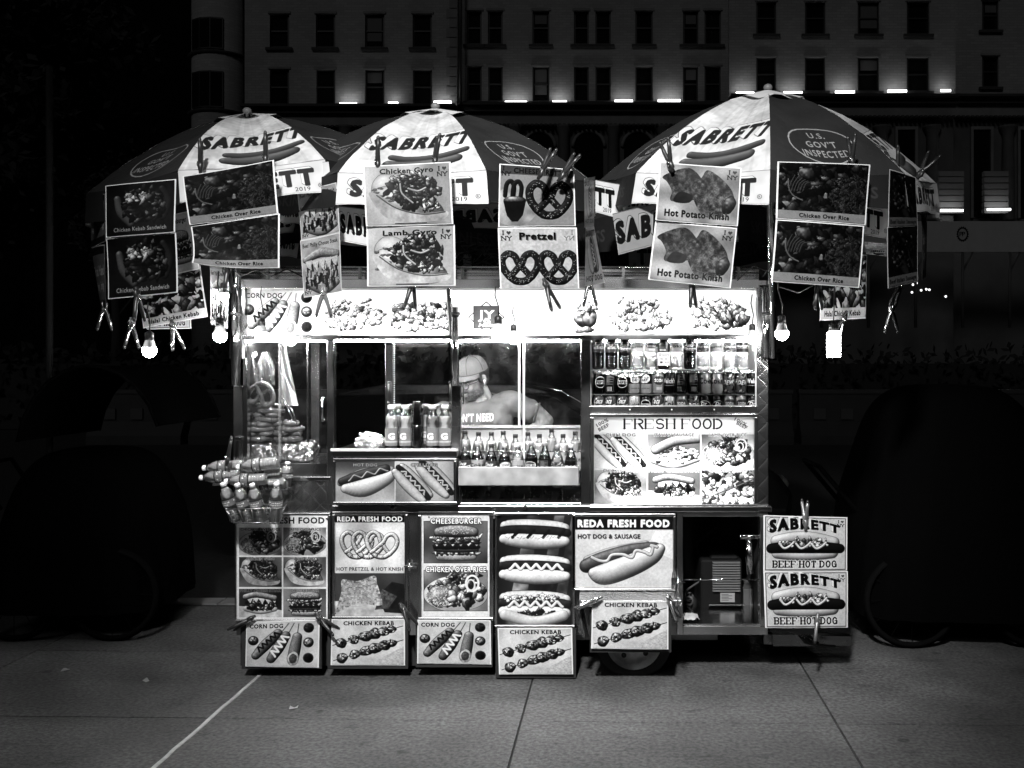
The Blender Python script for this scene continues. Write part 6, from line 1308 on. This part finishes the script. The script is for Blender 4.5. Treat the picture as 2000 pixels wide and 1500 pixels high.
obj('tube', MB().lathe([(.026, -.058), (.028, -.055), (.028, .045), (.022, .055)], 16, tuple(c)), glow('lantern_glow', 60), t)
for k in range(8): a = k*.785; obj('rib', MB().bar(c+Vector((.030*math.cos(a), .030*math.sin(a), -.058)), c+Vector((.030*math.cos(a), .030*math.sin(a), .05)), .003, .003), mat('lantern_rib', .7, .4), t)
obj('socket', MB().lathe([(.022, .055), (.02, .085), (.008, .1)], 12, tuple(c)), BLACK, t); obj('cord', MB().tube([c+Vector((0, 0, .1)), P(1629, 600, -.5), P(1630, 540, -.55)], .003, 5), BLACK, t)
o = obj('cable', MB().tube([P(450, 520, -.1), P(470, 540, -.08), P(500, 527, -.05), P(530, 540, -.06), P(560, 525, .0), P(600, 545, .02)], .004, 6).tube([P(452, 530, -.1), P(462, 560, -.12), P(470, 600, -.1)], .003, 5), BLACK); tag(o, 'tangled black cable at the roof corner above the corn dog sign', 'cable')
o = obj('cable', MB().tube([P(1440, 548, -.05), P(1470, 520, -.07), P(1500, 530, -.1), P(1522, 560, -.3), P(1560, 572, -.5), P(1590, 556, -.7)], .003, 6).tube([P(1476, 515, -.06), P(1490, 540, -.1), P(1515, 505, -.2)], .003, 5), BLACK); tag(o, 'loose black cable at the roof corner by the generator-end pole', 'cable')
mb = MB(); rg = random.Random(4); c0 = P(900, 505, .3)
for k in range(90): a = c0+Vector((rg.uniform(-.14, .16), rg.uniform(-.1, .1), rg.uniform(-.08, .08))); b = a+Vector((rg.uniform(-.12, .12), rg.uniform(-.06, .06), rg.uniform(-.05, .05))); mb.tube([a, a.lerp(b, .5)+Vector((0, 0, rg.uniform(-.02, .02))), b], .0022, 4)
o = obj('wire_bundle', mb, BLACK); tag(o, 'tangled bundle of dark wires on the cart roof by the middle pole', 'wires')
# ------------------------------------------------------------------ the vendor
SKIN = mat('skin', .3, .5, bump=.15, bscale=60, var=.08, vscale=12); SHIRT = mat('grey_shirt', .15, .85, bump=1, bscale=16, var=.1, vscale=9, bdetail=3); HAIR = mat('dark_hair', .03, .7, bump=.8, bscale=80)
YP = .68
pr = thing('person', 'vendor in a grey T-shirt, cap and glasses looking down inside the cart, hand on hip', 'person', loc=(P(945, 0, YP).x, YP, 0))
def Q(px, py, dy=0): p = P(px, py, YP); p.y += dy; return p
def cap_chain(mb, pts, rad, nb=2):
    for (a, ra), (b, rb) in zip(zip(pts, rad), zip(pts[1:], rad[1:])):
        a, b = Vector(a), Vector(b); n = max(2, int((b-a).length/(.35*min(ra, rb)+.004)))
        for i in range(n+1): t_ = i/n; mb.ball(a.lerp(b, t_), ra+(rb-ra)*t_, 12, 8)
# head in its own frame, facing -Y, eyes at z = 0
HM = Matrix.Translation(Q(923, 742, 0)) @ Matrix.Rotation(R(-36), 4, 'Z') @ Matrix.Rotation(R(17), 4, 'X')
body = MB(); Bm = lambda c_, r_: body.ball(c_, r_, 18, 12, M=HM)
Bm((0, .012, .035), (.074, .093, .085)); Bm((0, -.018, -.02), (.064, .072, .07)); Bm((0, -.028, -.065), (.052, .056, .048)); Bm((0, -.062, -.088), (.022, .02, .018)); Bm((0, -.075, .022), (.05, .018, .012))
for s in (-1, 1):
    Bm((s*.036, -.068, -.03), (.022, .02, .02)); Bm((s*.031, -.080, .0), (.013, .010, .009)); Bm((s*.011, -.098, -.034), (.009, .010, .007)); Bm((s*.048, -.012, -.062), (.02, .03, .03))
    Bm((s*.076, .012, -.005), (.007, .018, .028)); Bm((s*.082, .020, .004), (.006, .010, .022)); Bm((s*.078, .010, -.026), (.006, .009, .010))
for i in range(7): t_ = i/6; Bm((0, -.086-.026*t_, .008-.040*t_), (.008+.004*t_, .010, .009))
Bm((0, -.089, -.056), (.020, .008, .005)); Bm((0, -.086, -.066), (.017, .009, .006))
nk = HM @ Vector((0, .03, -.05)); cap_chain(body, [nk, Q(944, 782, .02)], [.050, .056])
Ls, Rs = Q(872, 806, .0), Q(1008, 790, .02)
cap_chain(body, [Ls, Q(852, 850, -.03), Q(866, 905, -.16), Q(878, 925, -.2)], [.055, .045, .036, .026])
cap_chain(body, [Rs, Q(1040, 802, .03), Q(1066, 823, .04)], [.056, .052, .042]); cap_chain(body, [Q(1066, 823, .04), Q(1040, 842, .0), Q(1012, 850, -.02)], [.042, .036, .026])
def hand(mb, w_, d, side):
    d = Vector(d).normalized(); u = d.orthogonal().normalized(); v = d.cross(u); cap_chain(mb, [w_, Vector(w_)+d*.05], [.026, .03])
    for k in range(4): b = Vector(w_)+d*.07+u*(k-1.5)*.018; L_ = (.065, .075, .07, .055)[k]; cap_chain(mb, [b, b+d*L_*.5, b+d*L_*.8+v*.02, b+d*L_*.85+v*.04], [.009, .0085, .008, .007])
    b = Vector(w_)+d*.02+u*.03*side; cap_chain(mb, [b, b+d*.03+u*.02*side, b+d*.055+u*.022*side+v*.01], [.011, .010, .008])
hand(body, Q(1012, 850, -.02), (-.9, .1, -.3), 1); hand(body, Q(878, 925, -.2), (.2, -.4, -.7), -1)
hz = .92
cap_chain(body, [Q(941, 782, .03), Q(941, 836, .03)], [.056, .09]); cap_chain(body, [Q(941, 850, .02), Q(943, 900, .03), (pr.location.x, YP+.03, hz)], [.12, .15, .15])
for s in (-1, 1): cap_chain(body, [(pr.location.x+s*.09, YP+.02, .88), (pr.location.x+s*.12, YP, .45), (pr.location.x+s*.13, YP+.03, -.02)], [.09, .062, .045]); cap_chain(body, [(pr.location.x+s*.13, YP+.03, -.06), (pr.location.x+s*.14, YP-.12, -.08)], [.04, .035])
bo = fuse(obj('body', body, SKIN, pr), .0055, 3)
sh = MB(); cap_chain(sh, [Ls+Vector((.02, 0, -.0)), Q(905, 795, .02), Q(942, 800, .03), Q(985, 787, .03), Rs+Vector((-.02, 0, 0))], [.066, .058, .056, .066, .07])
for py, w0, w1, dp in ((800, 880, 1000, 0), (820, 876, 998, .0), (840, 874, 996, .0), (860, 872, 996, 0), (880, 874, 998, 0), (905, 876, 1000, 0), (930, 878, 1000, 0)):
    a, b = Q(w0+28, py, .02), Q(w1-28, py, .02)
    for i in range(6): sh.ball(a.lerp(b, i/5), (.095, .110 if py == 800 else .125, .050 if py == 800 else .066 if py == 820 else .075), 14, 10)
cap_chain(sh, [Ls+Vector((-.002, 0, .0)), Q(856, 838, -.02)], [.066, .062]); cap_chain(sh, [Rs, Q(1030, 803, .03)], [.068, .066])
so_ = fuse(obj('shirt', sh, SHIRT, pr), .009, 6)
# wrinkles in the cloth
me = so_.data
for v in me.vertices:
    q = v.co; n_ = noise.noise(Vector((q.x*7, q.y*7, q.z*5)))*.010+noise.noise(Vector((q.x*16+q.z*12, q.y*9, q.z*6-q.x*14)))*.010+abs(noise.noise(Vector((q.x*9-q.z*16, q.y*4, q.z*8+q.x*8))))*.016; v.co = q+v.normal*n_
_bv = BVHTree.FromPolygons([v.co+pr.location for v in me.vertices], [p.vertices[:] for p in me.polygons])
def oncloth(p): h = _bv.find_nearest(p); return h[0]+h[1]*.003
obj('collar', MB().tube([Q(941, 781, .02)+Vector((.088*math.cos(a), .085*math.sin(a), -.012+.040*math.sin(a)+.012*math.cos(a))) for a in np.linspace(0, 6.2832, 30)], .010, 8), mat('shirt_collar', .1, .9), pr)
# lettering on the shirt, laid onto the cloth
dg = bpy.context.evaluated_depsgraph_get(); bvh = BVHTree.FromPolygons([so_.matrix_world @ v.co + Vector((pr.location if so_.matrix_world.translation.length < 1e-6 else (0, 0, 0))) for v in me.vertices], [p.vertices[:] for p in me.polygons])
def onshirt(u, v):
    p = Q(888+80*u, 847-42*v); h = bvh.ray_cast(Vector((p.x, -1, p.z)), Vector((0, 1, 0)))[0]; return (h+Vector((0, -.004, 0))) if h else Vector((p.x, YP-.13, p.z))
tm = printed('shirt', .8); nt = tm.node_tree; N = nt.nodes; tr = N.new('ShaderNodeBsdfTransparent'); dd = N.new('ShaderNodeBsdfDiffuse'); dd.inputs[0].default_value = (.85, .85, .85, 1); mx = N.new('ShaderNodeMixShader'); ti = [n for n in N if n.type == 'TEX_IMAGE'][0]
nt.links.new(ti.outputs[0], mx.inputs[0]); nt.links.new(tr.outputs[0], mx.inputs[1]); nt.links.new(dd.outputs[0], mx.inputs[2]); nt.links.new(mx.outputs[0], N['Material Output'].inputs[0])
hm_ = MB(); e0 = Q(1030, 803, .03); d0 = (Q(1040, 806, .03)-e0).normalized(); u0 = d0.orthogonal().normalized(); w0 = d0.cross(u0); hm_.tube([e0+d0*.052+(u0*math.cos(a)+w0*math.sin(a))*.060 for a in np.linspace(0, 6.2832, 22)], .006, 6); obj('sleeve_hem', hm_, mat('shirt_collar', .1, .9), pr)
obj('shirt_lettering', MB().grid(onshirt, 30, 14), tm, pr)
hr = MB()
for c_, r_ in (((0, .03, .035), (.078, .085, .078)), ((0, .055, -.01), (.062, .05, .045))): hr.ball(c_, r_, 18, 12, M=HM)
for s in (-1, 1): hr.ball((s*.070, -.012, .018), (.012, .016, .030), 10, 8, M=HM)
obj('hair', hr, HAIR, pr)
HI = HM.inverted(); ca_ = bo.data.color_attributes.new('stubble', 'FLOAT_COLOR', 'POINT'); sst = lambda x, a_, b_: max(0, min(1, (x-a_)/(b_-a_)))
for i, v in enumerate(bo.data.vertices):
    q = HI @ (v.co+pr.location); m_ = 0
    if q.length < .16 and q.y < .03:
        jaw = sst(-q.z, .030+.25*max(0, -q.y-.03), .052+.25*max(0, -q.y-.03))*sst(q.z, -.108, -.092)*sst(-.004-q.y, 0, .018); side = sst(abs(q.x), .052, .062)*sst(.012-q.y, 0, .015)*sst(-q.z, -.035, -.01)*sst(q.y, -.035, -.015)
        mus = sst(.034-abs(q.x), 0, .01)*sst(-q.z, .040, .045)*sst(-q.y, .06, .07); lip = sst(.019-abs(q.x), 0, .006)*(1 if -.073 < q.z < -.053 else 0)*(q.y < -.078)
        m_ = max(jaw, side*.9, mus)*(1-lip*.8)*(.75+.5*noise.noise(q*160))
    ca_.data[i].color = (m_, m_, m_, 1)
nt = SKIN.node_tree; N = nt.nodes; L_ = nt.links; bs = N['Principled BSDF']; src = bs.inputs['Base Color'].links[0].from_socket; at_ = N.new('ShaderNodeAttribute'); at_.attribute_name = 'stubble'
mx = N.new('ShaderNodeMix'); mx.data_type = 'RGBA'; mx.inputs[7].default_value = (.02, .02, .02, 1); mu = N.new('ShaderNodeMath'); mu.operation = 'MULTIPLY'; mu.inputs[1].default_value = 1; L_.new(at_.outputs['Fac'], mu.inputs[0]); L_.new(mu.outputs[0], mx.inputs[0]); L_.new(src, mx.inputs[6]); L_.new(mx.outputs[2], bs.inputs['Base Color'])
CAPM = mat('cap_cloth', .2, .85, bump=.5, bscale=14, var=.12, vscale=20)
cp = MB().grid(lambda u, v: HM @ Vector(((.082+.002*math.cos(u*37.7))*math.cos(v*1.5)**.75*math.sin(u*6.2832), .01-(.100)*math.cos(v*1.5)**.75*math.cos(u*6.2832), .045+.088*math.sin(v*1.5708))), 36, 10)
cpo = obj('cap', cp, CAPM, pr)
def capseams():
    mb = MB()
    for k in range(6):
        mb.tube([HM @ Vector((.0835*math.cos(v*1.5)**.75*math.sin((k+.5)*1.0472), .01-.1018*math.cos(v*1.5)**.75*math.cos((k+.5)*1.0472), .045+.0895*math.sin(v*1.5708))) for v in np.linspace(0, .98, 9)], .0016, 4)
    mb.tube([HM @ Vector((.084*math.sin(a), .01-.1025*math.cos(a), .047)) for a in np.linspace(0, 6.2832, 30)], .0022, 4); return mb
def pk(u, v, dz): th = R(-72+144*u); e = .062*max(0, math.cos(th*1.22))**.7*v; return HM @ Vector(((.083+e*.35)*math.sin(th), .01-(.100+e)*math.cos(th), .047-.10*e-.020*v*abs(math.sin(th))-dz))
obj('peak', MB().grid(lambda u, v: pk(u, v, 0), 18, 6).grid(lambda u, v: pk(u, v, .004), 18, 6, flip=True), CAPM, cpo)
obj('cap_seam', [q_ for q_ in [MB()]][0].grid(lambda u, v: Vector((0,0,0)), 1, 1) if False else capseams(), mat('cap_stitch', .05, .9), cpo)
obj('button', MB().ball(HM @ Vector((0, .01, .134)), .006, 8, 5), CAPM, cpo)
gl = MB()
for s in (-1, 1):
    gl.tube([HM @ Vector((s*.034+.023*math.cos(a), -.104+.006*abs(math.cos(a)), -.004+.019*math.sin(a))) for a in np.linspace(0, 6.2832, 20)], .0024, 6); gl.tube([HM @ Vector((s*.057, -.098, .002)), HM @ Vector((s*.078, -.03, .004)), HM @ Vector((s*.082, .012, .002))], .0022, 5)
gl.tube([HM @ Vector((-.012, -.104, 0)), HM @ Vector((0, -.108, .004)), HM @ Vector((.012, -.104, 0))], .0014, 5)
obj('glasses', gl, mat('glasses_frame', .01, .3), pr)
eb = MB(); [eb.tube([HM @ Vector((s*.087, .0, -.006)), HM @ Vector((s*.086, -.006, -.036))], .0035, 7).ball(HM @ Vector((s*.086, .002, -.004)), .007, 8, 6) for s in (-1, 1)]; obj('earbud', eb, WHITEP, pr)
ey = MB(); [ey.ball(HM @ Vector((s*.031, -.082, -.004)), (.011, .006, .005), 10, 6) for s in (-1, 1)]; obj('eyes', ey, mat('eye', .2, .3), pr)
br_ = MB(); [br_.tube([HM @ Vector((s*.014, -.095, .016)), HM @ Vector((s*.032, -.094, .021)), HM @ Vector((s*.05, -.082, .015))], .0035, 6) for s in (-1, 1)]; obj('eyebrows', br_, HAIR, pr)
tr_ = MB(); xx = pr.location.x; cap_chain(tr_, [(xx, YP+.03, 1.0), (xx, YP+.03, .9)], [.155, .165])
for s in (-1, 1): cap_chain(tr_, [(xx+s*.09, YP+.02, .86), (xx+s*.12, YP, .45), (xx+s*.13, YP+.03, .04)], [.105, .078, .062])
fuse(obj('trousers', tr_, mat('dark_trousers', .04, .85), pr), .014, 2)
obj('shoe', MB().ball((xx-.14, YP-.05, -.07), (.05, .13, .05), 12, 8).ball((xx+.14, YP-.05, -.07), (.05, .13, .05), 12, 8), BLACK, pr)
# ------------------------------------------------------------------ parked car, and carts coloured near-black to stand for the darkness
def car(x, Y, label):
    t = thing('parked_car', label, 'car', None, (x, Y, -.12)); zb = -.12; PT = mat('car_paint', .012, .25, coat=.6)
    def side(prof, y0, y1, inset=0):
        mb = MB(); n = len(prof); vs = [(x+a, Y+y0+(inset if b > .95 else 0), zb+b) for a, b in prof]+[(x+a, Y+y1-(inset if b > .95 else 0), zb+b) for a, b in prof]
        return mb.add(vs, [tuple(range(n)), tuple(reversed(range(n, 2*n)))]+[(i, i+n, (i+1) % n+n, (i+1) % n) for i in range(n)])
    body_ = [(-2.2, .35), (-2.25, .7), (-2.15, .95), (-1.2, 1.0), (.9, .99), (1.55, .93), (2.1, .8), (2.25, .6), (2.2, .3), (1.9, .22), (-1.9, .22)]
    b = obj('body', side(body_, 0, 1.75), PT, t, bevel=.05); cab = [(-1.9, .96), (-1.45, 1.38), (-1.0, 1.47), (.05, 1.47), (.35, 1.40), (1.1, .97)]
    obj('cabin', side(cab, .06, 1.69, .1), glassy('car_glass', .08, .03, 3) if False else mat('car_glass', .01, .05, spec=1), t, bevel=.04)
    obj('roof', side([(-1.4, 1.41), (-1.0, 1.485), (.05, 1.485), (.3, 1.43), (.3, 1.40), (-1.4, 1.38)], .15, 1.6, .0), PT, t, bevel=.02)
    for dx in (-1.42, 1.4):
        for y_ in (.02, 1.55):
            M = Matrix.Translation((x+dx, Y+y_+(.18 if y_ < 1 else .0), zb+.33)) @ Matrix.Rotation(R(90), 4, 'X'); w_ = obj('wheel', MB().lathe([(.0, .19), (.2, .19), (.22, .16)], 20, M=M), mat('alloy', .3, .3, 1), t); obj('tyre', MB().lathe([(.22, .0), (.31, .0), (.33, .05), (.33, .15), (.31, .2), (.22, .2)], 28, M=M, cap=False), RUBBER, w_)
    obj('headlight', MB().ball((x+2.15, Y+.25, zb+.68), (.1, .2, .07), 10, 6), mat('lamp_glass', .5, .1), t); obj('door_handle', MB().box(x-.2, x, Y-.02, Y+.0, zb+.82, zb+.85), CHROME, t); obj('mirror', MB().ball((x+.85, Y-.1, zb+1.02), (.1, .1, .07), 10, 6), PT, t)
    obj('trim_line', MB().tube([(x+.05, Y+.14, zb+1.50), (x+.4, Y+.1, zb+1.43), (x+1.15, Y+.06, zb+1.0)], .012, 6), CHROME, t)
    for y_ in (-.005, 1.755): obj('sill_trim', MB().box(x-1.3, x+1.3, Y+y_-.01, Y+y_+.01, zb+.3, zb+.33), CHROME, t)
car(P(1000, 0, 3.2).x, 3.0, 'black parked car in the street behind the vendor, seen through the cart windows')
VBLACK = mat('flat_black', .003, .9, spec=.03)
DARK_COVER = mat('darkened_cover', .0012, .9, spec=.02, bump=.6, bscale=5)  # made-up cover; the darkness there is put into its near-black colour
def covered(label, x, Y, w_, dp, h, seed, hood):
    t = thing('covered_cart', label, 'covered cart', 'dark covered carts beside the food cart', (x, Y, 0))
    def f(u, v):
        th = u*6.2832; ph = v*1.5708; e = .55; cc = lambda q: math.copysign(abs(q)**e, q); r = max(0, math.cos(ph))**.45
        p = Vector((cc(math.cos(th))*w_/2*r, cc(math.sin(th))*dp/2*r, .16+h*max(0, math.sin(ph))**.9)); p.x *= 1-.22*v; nz = noise.noise(p*2.2+Vector((seed, 0, 0)))*.05+.02*math.sin(th*17+seed)*(1-v); p.x *= 1+nz; p.y *= 1+nz; return p+Vector((x, Y, 0))
    obj('cover', MB().grid(f, 60, 22), DARK_COVER, t)
    for s in (-1, 1):
        M = Matrix.Translation((x+s*w_*.27, Y-dp*.42, .26)) @ Matrix.Rotation(R(90), 4, 'X'); w2 = obj('wheel', MB().lathe([(.03, -.02), (.03, .03)], 12, M=M), VBLACK, t); obj('tyre', MB().lathe([(.235, -.02), (.26, 0), (.235, .02), (.225, 0), (.235, -.02)], 32, M=M, cap=False), VBLACK, w2)
        sp = MB()
        for k in range(12): a = k*.5236; sp.tube([M @ Vector((.02*math.cos(a), .02*math.sin(a), 0)), M @ Vector((.228*math.cos(a), .228*math.sin(a), 0))], .002, 4)
        obj('spokes', sp, VBLACK, w2)
    if hood:
        def hd(u, v): a = R(10+150*v); return Vector((x+w_*.02-.44*math.cos(a)*.9+.16, Y-.45+.9*u, 1.02+.50*math.sin(a)))
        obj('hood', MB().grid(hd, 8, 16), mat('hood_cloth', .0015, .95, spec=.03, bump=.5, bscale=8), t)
        for u in (0, 1): obj('hood_bow', MB().tube([hd(u, i/10) for i in range(11)], .01, 6), VBLACK, t)
    obj('push_bar', MB().tube([(x-w_*.45, Y-.2, .7), (x-w_*.62, Y-.2, .95), (x-w_*.62, Y+.2, .95), (x-w_*.45, Y+.2, .7)], .014, 8), VBLACK, t)
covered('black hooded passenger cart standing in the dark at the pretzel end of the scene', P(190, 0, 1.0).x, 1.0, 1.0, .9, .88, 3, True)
covered('large made-up cart shape, near-black for the darkness at the generator end of the scene', P(1850, 0, .9).x, .95, 1.25, 1.1, 1.25, 8, False)
o = thing('street_sign_post', 'thin dark pole standing behind the hooded cart', 'pole', loc=tuple(P(97, 1180, 1.4)*1)); o.location.z = 0; q = P(97, 0, 1.4); obj('post', MB().tube([(q.x, 1.4, 0), (q.x, 1.4, 3.4)], .022, 10), mat('post_paint', .015, .8), o); obj('base_plate', MB().box(q.x-.06, q.x+.06, 1.34, 1.46, 0, .02), DARKIN, o)
# the street lamp that lights the pavement, behind the camera
sp_ = thing('street_lamp', 'tall street lamp behind the camera lighting the pavement', 'street lamp', loc=(LAMP.x, LAMP.y-1.2, 0))
obj('pole', MB().tube([(LAMP.x, LAMP.y-1.2, 0), (LAMP.x, LAMP.y-1.2, 5.3), (LAMP.x, LAMP.y-.7, 5.65), (LAMP.x, LAMP.y-.2, 5.65)], .06, 10, radii=[.09, .06, .05, .05]), DSTEEL, sp_)
obj('lamp_head', MB().box(LAMP.x-.18, LAMP.x+.18, LAMP.y-.35, LAMP.y+.25, 5.6, 5.7), DSTEEL, sp_)
